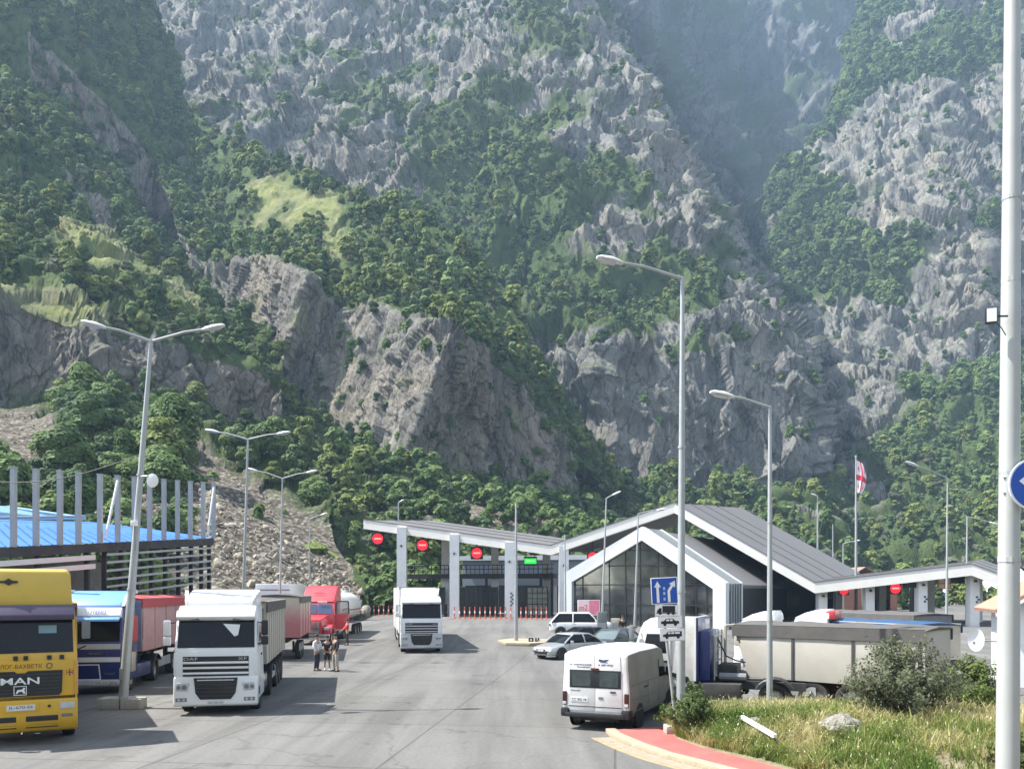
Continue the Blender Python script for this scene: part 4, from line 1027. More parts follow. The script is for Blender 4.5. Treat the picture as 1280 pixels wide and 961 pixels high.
o2 = [p + HO + Vector((0, 0, .04 if 0 < i < 4 else 0)) for i, p in enumerate(fo)]; i2 = [p + HO for p in fi]
i2 = [o.lerp(i, .45) for o, i in zip(o2, i2)]
under(hl, portal(o2, i2, dep * .4).build('rear_frame', M['framewhite']))
gl = mat('hall_glass', (0.13, 0.135, 0.13), 0.06, metal=0.75, var=0.85, scale=0.35, spec=0.7, bump=0.12, bscale=0.25)
b = MB(); b.poly([p + dep * .5 for p in fi]); under(hl, b.build('front_glazing', gl))
b = MB()
def on_inner(t):   # height of the inner gable line at fraction t across
    a, c = fi[1], fi[3]; x = a.lerp(c, t)
    tp = fi[2]; ta = (tp.x - a.x) / (c.x - a.x)
    z = a.z + (tp.z - a.z) * t / ta if t < ta else tp.z + (c.z - tp.z) * (t - ta) / (1 - ta)
    return Vector((x.x, x.y, z))
nrmH = Vector((-.54, -.84, 0))
for t in (0.07, 0.27, 0.39, 0.495, 0.62, 0.745, 0.80, 0.88, 0.95):
    p = on_inner(t) + dep * .5 + nrmH * .06; s = Vector((.84, -.54, 0)) * .045
    b.loft([[p - s, p + s, p + s - nrmH * .08, p - s - nrmH * .08], [Vector((v.x, v.y, .5)) for v in (p - s, p + s, p + s - nrmH * .08, p - s - nrmH * .08)]])
for z, t0, t1 in ((2.6, .0, 1.0), (4.45, .0, 1.0), (6.2, .26, .78), (7.6, .38, .63)):
    p, q = on_inner(t0) + dep * .5 + nrmH * .05, on_inner(t1) + dep * .5 + nrmH * .05; p.z = q.z = z
    u = Vector((0, 0, .05)); b.loft([[p - u, p + u, p + u - nrmH * .06, p - u - nrmH * .06], [q - u, q + u, q + u - nrmH * .06, q - u - nrmH * .06]])
under(hl, b.build('mullion', M['black']))
# glazed strip between the frames, then the dark roof and wall
gs = mat('skylight_glass', (0.10, 0.12, 0.13), 0.12, var=0.15, scale=0.4, spec=0.7)
b = MB(); dn = Vector((0, 0, -.10))
for k in (1, 2): b.poly([fo[k] + dep + dn, fo[k + 1] + dep + dn, o2[k + 1] + dn, o2[k] + dn])
b.poly([fo[3] + dep + dn + Vector((-.05, 0, 0)), fo[4] + dep + Vector((-.05, 0, 0)), o2[4] + Vector((-.05, 0, 0)), o2[3] + dn + Vector((-.05, 0, 0))]); under(hl, b.build('skylight', gs))
b = MB()
for t in (0.2, 0.4, 0.6, 0.8):
    for k in (1, 2):
        p, q = (fo[k] + dep).lerp(o2[k], t) + dn * .6, (fo[k + 1] + dep).lerp(o2[k + 1], t) + dn * .6; s = HO.normalized() * .05
        b.loft([[p - s, p + s, p + s + dn * .6, p - s + dn * .6], [q - s, q + s, q + s + dn * .6, q - s + dn * .6]])
    p = (fo[3] + dep).lerp(o2[3], t) + Vector((0, 0, -.1)); q = Vector((p.x, p.y, .5)); s = HO.normalized() * .05; u = Vector((.03, 0, 0))
    b.loft([[p - s - u, p + s - u, p + s + u, p - s + u], [q - s - u, q + s - u, q + s + u, q - s + u]])
under(hl, b.build('glazing_bar', M['galv']))
b = MB(); R2 = [p + dep * .4 + dn * 2 for p in o2]; R3 = [p + HO * 3.6 + dn * 2 for p in o2]
for k in (1, 2): b.loft([[R2[k], R2[k + 1], R2[k + 1] + dn * 3, R2[k] + dn * 3], [R3[k], R3[k + 1], R3[k + 1] + dn * 3, R3[k] + dn * 3]])
under(hl, b.build('roof', M['roofgrey']))
b = MB(); b.loft([[R2[3] + Vector((-.15, 0, -.25)), R2[4] + Vector((-.15, 0, 0)), R2[4] + Vector((-.6, 0, 0)), R2[3] + Vector((-.6, 0, -.25))], [R3[3] + Vector((-.15, 0, -.25)), R3[4] + Vector((-.15, 0, 0)), R3[4] + Vector((-.6, 0, 0)), R3[3] + Vector((-.6, 0, -.25))]])
under(hl, b.build('side_wall', M['darkwall']))  # the canopy's shade is put into this wall's black
# block added here, its black standing for the shade under the great slope
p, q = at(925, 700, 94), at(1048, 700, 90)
dk = thing('shade_block', 'block painted black for the deep shade under the great roof slope', 'building', (p.x, p.y, 1.0))
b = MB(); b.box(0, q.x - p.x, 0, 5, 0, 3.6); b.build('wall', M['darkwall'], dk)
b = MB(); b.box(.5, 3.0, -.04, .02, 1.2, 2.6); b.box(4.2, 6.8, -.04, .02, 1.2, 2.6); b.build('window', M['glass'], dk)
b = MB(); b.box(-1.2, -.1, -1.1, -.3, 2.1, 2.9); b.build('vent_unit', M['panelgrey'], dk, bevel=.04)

# ------------------------------------------------------------------ small tiled house at the right edge
hs = thing('small_house', 'small white house with a pale terracotta tile roof behind the big pole', 'house', (20.2, 34.0, 0.0), math.radians(-21))
tile = bpy.data.materials.new('terracotta_tiles'); t_, N, L, B = nodes_of(tile)
tc = N.new('ShaderNodeTexCoord'); wv = N.new('ShaderNodeTexWave'); wv.inputs['Scale'].default_value = 2.2; wv.bands_direction = 'Y'; L.new(tc.outputs['Object'], wv.inputs['Vector'])
rp = N.new('ShaderNodeValToRGB'); rp.color_ramp.elements[0].color = (.33, .15, .10, 1); rp.color_ramp.elements[1].color = (.52, .30, .21, 1); L.new(wv.outputs['Fac'], rp.inputs[0]); L.new(rp.outputs[0], B.inputs['Base Color'])
bp = N.new('ShaderNodeBump'); bp.inputs['Strength'].default_value = .6; bp.inputs['Distance'].default_value = .06; L.new(wv.outputs['Fac'], bp.inputs['Height']); L.new(bp.outputs[0], B.inputs['Normal']); B.inputs['Roughness'].default_value = .85
b = MB(); b.prism_y([(0, 0), (0, 3.25), (2.6, 4.8), (5.2, 3.25), (5.2, 0)], 0, 4.6); b.build('wall', M['signwhite'], hs)
b = MB(); b.prism_y([(-.62, 3.00), (2.6, 4.95), (2.6, 5.09), (-.66, 3.14)], -.55, 5.0); b.prism_y([(2.6, 4.95), (5.8, 3.00), (5.84, 3.14), (2.6, 5.09)], -.55, 5.0); b.build('roof', tile, hs)
b = MB(); b.prism_y([(-.60, 2.86), (2.6, 4.80), (2.6, 4.946), (-.62, 2.996)], -.55, -.40); b.build('barge_board', M['signwhite'], hs)
b = MB(); b.box(-.035, .02, 1.1, 2.1, 1.0, 2.1); f_ = b.build('window', M['framewhite'], hs); b = MB(); b.box(-.05, -.036, 1.2, 2.0, 1.1, 2.0); b.build('pane', M['glass'], f_)
for x_ in (1.0, 3.2):
    b = MB(); b.box(x_, x_ + 1.1, -.04, .02, 1.1, 2.3); f_ = b.build('window', M['grey'], hs); b = MB(); b.box(x_ + .08, x_ + .52, -.055, -.041, 1.18, 2.22); b.build('pane', M['glass'], f_); b = MB(); b.box(x_ + .58, x_ + 1.02, -.055, -.041, 1.18, 2.22); b.build('pane', M['glass'], f_)
ds = thing('satellite_dish', 'white satellite dish on an arm beside the small house', 'dish', at(1220, 799, 31.5), math.radians(-38))
rings = []
for r_, y_ in ((0.02, .09), (.14, .075), (.26, .03), (.34, -.02), (.35, -.025), (.34, 0.0), (.26, .05), (.14, .095), (.02, .11)):
    rings.append([(r_ * .8 * math.cos(a), y_, r_ * 1.25 * math.sin(a)) for a in [2 * math.pi * k / 28 for k in range(28)]])
b = MB(); b.loft(rings); b.build('reflector', M['signwhite'], ds, smooth=True)
b = MB(); b.tube([(0, .1, 0), (.2, .25, -.05), (.95, .75, -.1)], .03, 6); b.build('arm', M['galv'], ds)
b = MB(); b.tube([(0, 0, -.42), (0, -.35, -.12)], .012, 5); b.box(-.04, .04, -.42, -.34, -.16, -.06); b.build('feed_horn', M['grey'], ds)

# ------------------------------------------------------------------ house roofs far behind the low canopy
b0 = at(1045, 722, 118); hr = thing('brick_house', 'far brick house with a shallow red roof behind the low canopy', 'house', (b0.x, b0.y, 1.0))
b = MB(); b.box(0, 8.6, 0, 6, 0, 3.6); b.build('wall', mat('red_brick_wall', (.30, .14, .10), .9, var=.2, scale=3), hr)
b = MB(); b.prism_y([(-.5, 3.4), (4.0, 6.1), (9.2, 3.5), (9.2, 3.62), (4.0, 6.25), (-.5, 3.55)], -.4, 6.4); b.build('roof', mat('dull_red_roof', (.30, .17, .14), .85, var=.12), hr)

# ------------------------------------------------------------------ blue-roofed shed on the left
EA, EB = at(15, 683, 33), at(267, 672, 48); ed = EB - EA
sh = thing('open_shed', 'open-sided shed with a bright blue roof and a slatted wall', 'shed', (-18.5, 40, 0))
def ept(t): return EA + ed * t
bk_ = Vector((-6.0, 8.0, 1.7))
E0 = ept(-.45)
b = MB(); b.poly([E0 + bk_ * .9, E0, EB, at(180, 660, 50.5), at(112, 652, 50.5), at(-60, 648, 41)])
o = b.build('roof', M['bluesheet']); under(sh, o)
b = MB()
for k in range(34):   # standing seams
    t = -.4 + k * .042; p = ept(t); q = p + bk_ * min(1.0, max(.02, (1.0 - t) * 1.05)); u = Vector((0, 0, .03)); b.tube([p + u, q + u], .022, 4)
under(sh, b.build('roof_seam', M['bluesheet']))
b = MB(); b.extr([at(-60, 634, 52), at(0, 632, 53), at(92, 645, 54), at(92, 649, 54), at(-60, 650, 52)], (0, 1.5, .1)); under(sh, b.build('upper_roof', mat('pale_blue_sheet', (.24, .46, .72), .5, var=.06)))
b = MB(); b.tube([at(-60, 648, 40), at(106, 645, 49.5)], .07, 6); under(sh, b.build('ridge_pipe', M['galv']))
b = MB(); b.loft([[E0 + Vector((.05, -.1, -.04)), E0 + Vector((.05, -.1, -.42)), E0 + Vector((-.3, .1, -.42)), E0 + Vector((-.3, .1, -.04))], [EB + Vector((.05, -.1, -.04)), EB + Vector((.05, -.1, -.42)), EB + Vector((-.3, .1, -.42)), EB + Vector((-.3, .1, -.04))]])
under(sh, b.build('eave_beam', M['dark']))
post_px = [(17, 585), (45, 588), (75, 590), (98, 592), (125, 594), (147, 596), (168, 597), (187, 600), (205, 601), (222, 602), (238, 604), (254, 605), (267, 606)]
for px, py in [(-14, 582)] + post_px:
    # where this column of pixels meets the eave line
    a = (px - 640) / F; t = (a * EA.y - EA.x) / (ed.x - a * ed.y); p = ept(t); h = 3.08
    b = MB(); b.box(p.x - .095, p.x + .095, p.y - .095, p.y + .095, p.z - .02, p.z + h); b.box(p.x - .115, p.x + .115, p.y - .115, p.y + .115, p.z + h, p.z + h + .05)
    under(sh, b.build('post', M['galv']))
for t0, t1 in ((.42, .36), (.985, .94)):
    b = MB(); p, q = ept(t0), ept(t1); b.tube([p + Vector((.2, -.2, 2.85)), q + Vector((.2, -.2, .15))], .06, 6); under(sh, b.build('brace', M['signwhite']))
for k, z in enumerate((-.62, -.98, -1.36, -1.74, -2.1, -2.5)):
    b = MB(); p, q = ept(.38), ept(.985); b.loft([[p + Vector((.02, -.05, z)), p + Vector((.02, -.05, z + .11)), p + Vector((-.05, .05, z + .11)), p + Vector((-.05, .05, z))], [q + Vector((.02, -.05, z)), q + Vector((.02, -.05, z + .11)), q + Vector((-.05, .05, z + .11)), q + Vector((-.05, .05, z))]])
    under(sh, b.build('wall_slat', M['galv']))
for t in (-.3, -.1, .1, .3, .38, .46, .54, .62, .70, .78, .86, .93, .985):
    p = ept(t); b = MB(); b.box(p.x - .28, p.x - .10, p.y + .06, p.y + .24, 0, p.z - .4); under(sh, b.build('wall_post', M['dark']))
b = MB(); p, q = ept(-.45), ept(.32)
for z in (-.75, -1.15): b.loft([[p + Vector((.1, -.05, z)), p + Vector((.1, -.05, z + .22)), p + Vector((-.1, .05, z + .22)), p + Vector((-.1, .05, z))], [q + Vector((.1, -.05, z)), q + Vector((.1, -.05, z + .22)), q + Vector((-.1, .05, z + .22)), q + Vector((-.1, .05, z))]])
under(sh, b.build('wall_rail', M['fascia']))
b = MB(); p, q = ept(-.45), ept(.985); o_ = Vector((-7.5, 2.5, 0))
b.poly([Vector((p.x, p.y, 0)) + o_, Vector((q.x, q.y, 0)) + o_, Vector((q.x, q.y, 5.6)) + o_, Vector((p.x, p.y, 5.0)) + o_]); under(sh, b.build('back_wall', mat('block_wall', (.20, .19, .17), .9, var=.25, scale=1.5)))
# ------------------------------------------------------------------ vehicles
def wheel_meshes(r, w, rimr, seg=28):
    b = MB(); h = w / 2
    b.lathe_x([(-h * .72, rimr), (-h, rimr + (r - rimr) * .35), (-h, r * .93), (-h * .78, r), (h * .78, r), (h, r * .93), (h, rimr + (r - rimr) * .35), (h * .72, rimr)], (0, 0, 0), seg)
    t = b.build('tyre', M['tyre'], smooth=True)
    b = MB(); b.lathe_x([(-h * .74, rimr), (-h * .60, rimr * .93), (-h * .30, rimr * .80), (-h * .42, rimr * .42), (-h * .80, rimr * .34), (-h * .84, 0.001)], (0, 0, 0), seg)
    b.lathe_x([(h * .74, rimr), (h * .60, rimr * .93), (h * .30, rimr * .80), (h * .42, rimr * .42), (h * .80, rimr * .34), (h * .84, 0.001)], (0, 0, 0), seg)
    k = b.build('rim', M['rim'], smooth=True)
    a, c = t.data, k.data
    bpy.data.objects.remove(t); bpy.data.objects.remove(k); return a, c
WM = {'truck': wheel_meshes(0.51, 0.32, 0.29), 'twin': wheel_meshes(0.51, 0.60, 0.29), 'car': wheel_meshes(0.33, 0.21, 0.215), 'van': wheel_meshes(0.34, 0.22, 0.20), 'suv': wheel_meshes(0.38, 0.25, 0.24)}
WR = {'truck': .51, 'twin': .51, 'car': .33, 'van': .34, 'suv': .38}
def wheel(root, kind, x, y):
    t = bpy.data.objects.new('wheel', WM[kind][0]); link(t, root); t.location = (x, y, WR[kind])
    link(bpy.data.objects.new('rim', WM[kind][1]), t)
    return t

def mirror(root, side, x, y, z, m, arm=.22, two=True):
    b = MB(); s = side
    b.tube([(x, y + .05, z + .35), (x + s * arm, y - .05, z + .32)], .02, 6); b.tube([(x, y + .05, z - .35), (x + s * arm, y - .05, z - .25)], .02, 6)
    a = b.build('mirror_arm', M['black'], root)
    b = MB(); b.box(x + s * arm - .10, x + s * arm + .10, y - .16, y - .02, z - .06, z + .42)
    if two: b.box(x + s * arm - .11, x + s * arm + .11, y - .16, y - .02, z - .36, z - .09)
    b.build('mirror', m, root, bevel=.035)

CAB_PROF = lambda L, z0, zw, zt, zr, rake, fr: [(0.06, z0), (0.0, z0 + .25), (0.0, zw - .12), (0.04, zw), (rake, zt), (rake + .02, zt + .04), (rake + fr * .35, zr - .14), (rake + fr, zr), (L, zr), (L, z0)]

def side_kit(root, W, L, zw, zt, z0, paint, dark=True, yoff=0.0, fy=.22):
    """door, side window and step on both flanks of a cab"""
    for s in (-1, 1):
        x = s * (W / 2 + .006)
        b = MB(); p = [(fy + .06, z0 + .45), (fy + .06, zw), (fy + .20, zt - .05), (1.28, zt - .05), (1.28, z0 + .45)]
        b.loft([[(x - s * .03, y, z) for y, z in p], [(x, y, z) for y, z in p]])
        d = b.build('door', paint, root, bevel=.01)
        b = MB(); p = [(fy + .16, zw + .08), (fy + .28, zt - .13), (1.18, zt - .13), (1.18, zw + .02), (.75, zw + .02)]
        b.loft([[(x, y, z) for y, z in p], [(x + s * .006, y, z) for y, z in p]]); b.build('side_window', M['glass'], d)
        b = MB(); b.box(min(x, x + s * .03), max(x, x + s * .03), 1.02, 1.20, zw - .28, zw - .22); b.build('handle', M['black'], d)
        b = MB(); b.box(s * W / 2 - .10 * (s > 0), s * W / 2 + .10 * (s < 0), .32, .95, z0 + .12, z0 + .40); b.build('step', M['black'], root, bevel=.02)

def windscreen(root, W, zw, zt, rake, k=.93, proud=.012):
    b = MB(); n = 9
    def row(y, z, hw, bul): return [(hw * (2 * i / (n - 1) - 1), y - proud + bul * (abs(2 * i / (n - 1) - 1) ** 2.2), z) for i in range(n)]
    h = W / 2 * k
    b.loft([row(.045, zw + .03, h, 0.0), row(.045 + (rake - .045) * .5, (zw + zt) / 2, h * .99, 0.0), row(rake - .005, zt - .03, h * .98, 0.0)], cap=False, closed=False)
    o = b.build('windscreen', M['glass'], root, smooth=True)
    b = MB()
    for s in (-1, 1):
        b.tube([(s * .25 - .4, .03, zw + .06), (s * .25 + .18, .055, zw + .14)], .012, 5)
    b.build('wiper', M['black'], o)
    return o

def number_plate(root, x, y, z, txt, w=.52, h=.115):
    b = MB(); b.box(x - w / 2, x + w / 2, y - .012, y, z - h / 2, z + h / 2); p = b.build('number_plate', M['plate'], root)
    lettering(txt, w * .86, h * .6, M['black'], p, (x, y - .0125, z), depth=.002)
    return p

def semi_chassis(root, W, L, y_f, y_r, frame='dark', tank=True):
    b = MB(); b.box(-.45, -.30, 1.0, L, .72, .98); b.box(.30, .45, 1.0, L, .72, .98)
    for y in np.arange(1.3, L, 1.1): b.box(-.30, .30, y, y + .12, .74, .94)
    b.box(-.9, .9, y_f - .08, y_f + .08, .44, .60); b.box(-.9, .9, y_r - .08, y_r + .08, .44, .60)
    b.build('chassis', M[frame], root)
    wheel(root, 'truck', -W / 2 + .19, y_f); wheel(root, 'truck', W / 2 - .19, y_f)
    wheel(root, 'twin', -W / 2 + .32, y_r); wheel(root, 'twin', W / 2 - .32, y_r)
    for s in (-1, 1):
        b = MB(); b.lathe_x([(-.2, .001), (-.2, .6), (-.18, .63), (.18, .63), (.2, .6), (.2, .001)], (0, 0, 0), 24)
        bmesh.ops.delete(b.bm, geom=[v for v in b.bm.verts if v.co.z < .18], context='VERTS')
        o = b.build('mudguard', M['black'], root); o.location = (s * (W / 2 - .24), y_r, WR['truck'] + .02); o.scale = (1.6, 1.04, 1.04)
        if tank:
            b = MB(); b.box(s * (W / 2 - .35) - .28, s * (W / 2 - .35) + .28, (y_f + .75), (y_r - .85) if y_r - y_f > 2.4 else y_f + 1.4, .42, 1.0); b.build('fuel_tank', M['chrome'], root, bevel=.08)

def trailer_axles(root, W, ys, frame='dark'):
    for y in ys:
        wheel(root, 'truck', -W / 2 + .19, y); wheel(root, 'truck', W / 2 - .19, y)

def tipper_trailer(root, W, y0, L, zb, zt, side, tarp, frame, axles, rib=M['beige'], slope=.55, ribs=9):
    hw = W / 2
    b = MB(); b.prism_x([(y0, zt), (y0 + slope, zb), (y0 + L, zb), (y0 + L, zt)], -hw, hw); tb = b.build('tub', side, root, bevel=.02)
    for i in range(ribs + 1):
        y = y0 + .15 + (L - .3) * i / ribs; zz = zb if y > y0 + slope else zb + (zt - zb) * (1 - (y - y0) / slope)
        for s in (-1, 1):
            b = MB(); x = s * hw; b.box(min(x, x + s * .035), max(x, x + s * .035), y - .04, y + .04, zz, zt - .02); b.build('side_rib', rib, tb)
    b = MB()
    for s in (-1, 1):
        b.box(min(s * hw, s * (hw + .05)), max(s * hw, s * (hw + .05)), y0, y0 + L, zt - .06, zt + .05)
    b.build('top_rail', rib, tb)
    b = MB(); n = 10
    # tarpaulin drawn over the top and hanging a little down the flanks
    ring = lambda y, sag: [(-hw - .055, y, zt - .34 - sag * .3), (-hw - .06, y, zt + .02), (-hw * .6, y, zt + .10 + sag), (0, y, zt + .14 + sag), (hw * .6, y, zt + .10 + sag), (hw + .06, y, zt + .02), (hw + .055, y, zt - .34 - sag * .3),
                             (hw + .03, y, zt - .33), (hw + .03, y, zt), (0, y, zt + .02), (-hw - .03, y, zt), (-hw - .03, y, zt - .33)]
    b.loft([ring(y0 - .05 + (L + .1) * i / n, .04 * math.sin(i * 2.4)) for i in range(n + 1)])
    b.build('tarpaulin', tarp, root, smooth=True)
    b = MB(); b.box(-.5, -.34, y0 + .8, y0 + L, zb - .32, zb - .03); b.box(.34, .5, y0 + .8, y0 + L, zb - .32, zb - .03); b.box(-hw + .1, hw - .1, y0 + L - .15, y0 + L, zb - .45, zb - .05)
    for y in np.arange(y0 + 1.2, y0 + L, 1.3): b.box(-hw + .12, hw - .12, y, y + .1, zb - .14, zb - .02)
    b.build('trailer_frame', frame, root)
    b = MB(); b.tube([(0, y0 + .25, zb + .1), (0, y0 + .25, zt - .2)], .11, 10); b.build('lifting_ram', M['chrome'], root)
    for s in (-1, 1):
        b = MB(); b.box(s * .7 - .06, s * .7 + .06, y0 + 2.2, y0 + 2.34, .35, zb - .3); b.build('landing_leg', M['dark'], root)
        b = MB(); yy = axles[0] - .75; b.box(s * (hw - .06) - .02, s * (hw - .06) + .02, y0 + 2.8, yy, .55, .95); b.build('side_guard', M['galv'], root)
    trailer_axles(root, W, axles)
    return tb

def lamp_pair(root, xs, y, z0, z1, w, name='headlight', m=None):
    for s in (-1, 1):
        b = MB(); b.box(s * xs - w / 2, s * xs + w / 2, y - .018, y + .05, z0, z1); b.build(name, m or M['lens'], root, bevel=.02)

# --- the white lorry type with a three-bar grille (two of these stand in the picture)
def bar_grille_cab(root, paint, low=None, letters=None, W=2.5, L=2.25):
    z0, zw, zt, zr = .42, 2.08, 2.98, 3.42
    b = MB(); b.prism_x(CAB_PROF(L, z0, zw, zt, zr, .24, .30), -W / 2, W / 2, lambda y, z: 1.0 if z < zw else 1.0 - .055 * (z - zw) / (zr - zw)); cab = b.build('cab', paint, root, bevel=.07, seg=3)
    windscreen(cab, W, zw, zt, .24)
    # roof spoiler: a hollow-fronted wedge
    b = MB(); h = W / 2 * .92
    def rs(y, z, k): return [(-h * k, y, zr - .03), (-h * k, y, z - .10), (-h * k * .9, y, z), (h * k * .9, y, z), (h * k, y, z - .10), (h * k, y, zr - .03)]
    b.loft([rs(.62, zr + .10, .88), rs(1.0, zr + .26, .94), rs(1.6, zr + .44, .98), rs(L, zr + .52, 1.0)]); sp = b.build('roof_spoiler', paint, root, bevel=.03)
    b = MB(); b.loft([[(-h * .98, 1.55, zr + .42), (-h * .84, .66, zr + .06), (-h * .90, .62, zr + .04), (-h * 1.02, 1.5, zr + .3)], [(-h * .95, 1.58, zr + .50), (-h * .80, .66, zr + .14), (-h * .9, .6, zr + .14), (-h * 1.03, 1.5, zr + .5)]])
    b.build('spoiler_fin', paint, sp); b = MB()
    b.loft([[(h * .98, 1.55, zr + .42), (h * .84, .66, zr + .06), (h * .90, .62, zr + .04), (h * 1.02, 1.5, zr + .3)], [(h * .95, 1.58, zr + .50), (h * .80, .66, zr + .14), (h * .9, .6, zr + .14), (h * 1.03, 1.5, zr + .5)]]); b.build('spoiler_fin', paint, sp)
    # sun visor
    b = MB(); b.prism_x([(.05, zt + .0), (-.02, zt + .10), (.10, zt + .30), (.30, zt + .28), (.28, zt + .02)], -W * .475, W * .475); b.build('roof_brow', paint, cab, bevel=.03)
    b = MB()
    for s in (-1, 1): b.loft([[(s * W * .47, .08, zt - .01), (s * W * .19, .03, zt - .01), (s * W * .23, .0, zt + .10), (s * W * .47, .03, zt + .12)], [(s * W * .47, .20, zt - .01), (s * W * .19, .18, zt - .01), (s * W * .23, .14, zt + .10), (s * W * .47, .16, zt + .12)]])
    b.build('sun_visor', M['grey'], cab)
    # grille
    b = MB(); b.box(-.99, .99, -.012, .05, 1.22, 1.84); g = b.build('grille', M['black'], root, bevel=.01)
    b = MB()
    for z in (1.27, 1.44, 1.60): b.prism_x([(-.012, z), (-.055, z + .02), (-.055, z + .055), (-.012, z + .08)], -.985, .985)
    b.build('grille_bar', low or paint, g, bevel=.008)
    if letters:
        lettering(letters[0], .42, .085, M['chrome'], g, (-.75, -.014, 1.765), depth=.006, name='badge')
        lettering(letters[1], .28, .085, M['chrome'], g, (.80, -.014, 1.765), depth=.006, name='badge')
    # bumper with the big dark intake
    b = MB(); b.prism_x([(-.03, .28), (-.10, .34), (-.08, .75), (-.03, 1.20), (.35, 1.20), (.35, .28)], -W / 2 - .012, W / 2 + .012); bp = b.build('bumper', low or paint, root, bevel=.05, seg=3)
    b = MB(); p = [(-.66, 1.17), (.66, 1.17), (.60, .70), (.46, .50), (-.46, .50), (-.60, .70)]
    b.loft([[(x, -.112 + (z - .75) * .10 * (z > .75), z) for x, z in p], [(x, -.03, z) for x, z in p]]); it = b.build('lower_grille', M['black'], bp, bevel=.015)
    b = MB()
    for z in (.60, .72, .84, .96): hwz = .60 if z > .7 else .53; b.box(-hwz, hwz, -.125 + (z - .75) * .10 * (z > .75), -.09, z, z + .028)
    b.build('slat', M['dark'], it)
    b = MB(); b.box(-.55, .55, -.10, -.06, 1.085, 1.12); b.build('chrome_strip', M['chrome'], it)
    for s in (-1, 1):
        b = MB(); b.loft([[(s * .78, -.092, 1.02), (s * 1.16, -.08, 1.02), (s * 1.19, -.075, .76), (s * .84, -.09, .76)], [(s * .78, -.02, 1.02), (s * 1.16, -.02, 1.02), (s * 1.19, -.02, .76), (s * .84, -.02, .76)]]); hl_ = b.build('headlight', M['lens'], bp, bevel=.015)
        b = MB(); b.disc((s * .93, -.088, .89), .075, (0, -1, 0), 14, .012); b.disc((s * 1.10, -.083, .89), .06, (0, -1, 0), 14, .012); b.build('bulb', M['grey'], hl_)
        b = MB(); b.box(s * 1.02 - .17, s * 1.02 + .17, -.105, -.06, .44, .56); fl = b.build('fog_light', M['grey'], bp, bevel=.02)
        b = MB(); b.disc((s * .94, -.106, .50), .045, (0, -1, 0), 12, .01); b.disc((s * 1.09, -.106, .50), .045, (0, -1, 0), 12, .01); b.build('bulb', M['lens'], fl)
        b = MB(); b.box(s * 1.20 - .06, s * 1.20 + .06, -.02, .30, 1.25, 1.95); b.build('corner_panel', paint, root, bevel=.03)
    side_kit(root, W, L, zw, zt, z0, paint)
    mirror(root, -1, -W / 2, .18, 2.55, paint); mirror(root, 1, W / 2, .18, 2.55, M['black'])
    return bp

def place(root, px, py, yaw):
    p = onground(px, py); root.location = p; root.rotation_euler = (0, 0, math.radians(yaw)); return p

# 1: white lorry in front of the row
t = thing('white_lorry', 'white lorry with three-bar grille and dark intake pulling a beige tipper, nearest white cab', 'lorry')
place(t, 270, 893, 11)
bpn = bar_grille_cab(t, M['white'], letters=('DAF', 'XF'))
number_plate(bpn, 0, -.105, .40, 'CA 510 VA')
b = MB(); b.poly([(.20, .09, 2.86), (.72, .09, 2.83), (.66, .055, 2.50), (.55, .05, 2.46)]); b.build('paper', M['signwhite'], t)
semi_chassis(t, 2.5, 6.0, 1.35, 5.0)
b = MB(); b.box(-1.2, 1.2, 2.32, 2.5, 1.2, 3.3); b.build('air_duct', M['black'], t, bevel=.04)
tipper_trailer(t, 2.5, 2.9, 8.6, 1.30, 3.48, M['beige'], M['tarp'], M['dark'], (7.9, 9.1, 10.3), slope=.3)

# 2: white lorry with a box body, further off
t = thing('white_lorry', 'white lorry with a tall white box body driving alone in the middle of the lot', 'lorry')
place(t, 527, 816, 9.5)
lg = mat('light_grey_paint', (0.42, 0.43, 0.44), 0.4, var=.03, dirt=.1)
bpn = bar_grille_cab(t, M['white'], low=lg, letters=('DAF', 'XF'))
number_plate(bpn, 0, -.105, .40, 'DB 277 AB')
semi_chassis(t, 2.5, 6.0, 1.35, 5.0)
b = MB(); b.box(-1.27, 1.27, 2.75, 16.2, 1.05, 4.0); bx_ = b.build('box_body', M['white'], t, bevel=.03)
b = MB(); b.box(-1.28, 1.28, 2.74, 2.80, 3.86, 4.01); b.box(-1.28, 1.28, 2.74, 2.80, 1.04, 1.14); b.build('edge_trim', M['chrome'], bx_)
b = MB(); b.box(-.5, .5, 2.45, 2.75, 2.6, 3.7); b.build('cooling_unit', M['white'], bx_, bevel=.06)
b = MB(); b.box(-.5, .5, 6.0, 16.0, .80, 1.04); b.build('trailer_frame', M['dark'], t); trailer_axles(t, 2.5, (11.6, 12.9, 14.2))
for s in (-1, 1):
    b = MB(); b.box(s * 1.2 - .02, s * 1.2 + .02, 6.4, 10.8, .5, 1.0); b.build('side_guard', M['galv'], t)

# 3: the yellow lorry cut by the left edge
t = thing('yellow_lorry', 'yellow lorry with a dark purple sun visor and a black grille at the left edge', 'lorry')
p = onground(33, 937); t.location = (p.x - .42, p.y + .5, 0); t.rotation_euler = (0, 0, math.radians(28.5))
W, L, z0, zw, zt, zr = 2.5, 2.3, .78, 2.30, 3.22, 3.55
b = MB(); b.prism_x(CAB_PROF(L, z0, zw, zt, zr, .20, .2), -W / 2, W / 2, lambda y, z: 1.0 if z < zw else 1.0 - .05 * (z - zw) / (zr - zw)); cab = b.build('cab', M['yellow'], t, bevel=.07, seg=3)
windscreen(cab, W, zw, zt, .20)
b = MB(); b.poly([(.38, .10, 3.02), (.78, .10, 3.02), (.78, .07, 2.82), (.38, .07, 2.82)]); b.build('windscreen_card', mat('pale_teal_card', (.18, .30, .32), .4), cab)  # flat pale teal rectangle at the top of the windscreen
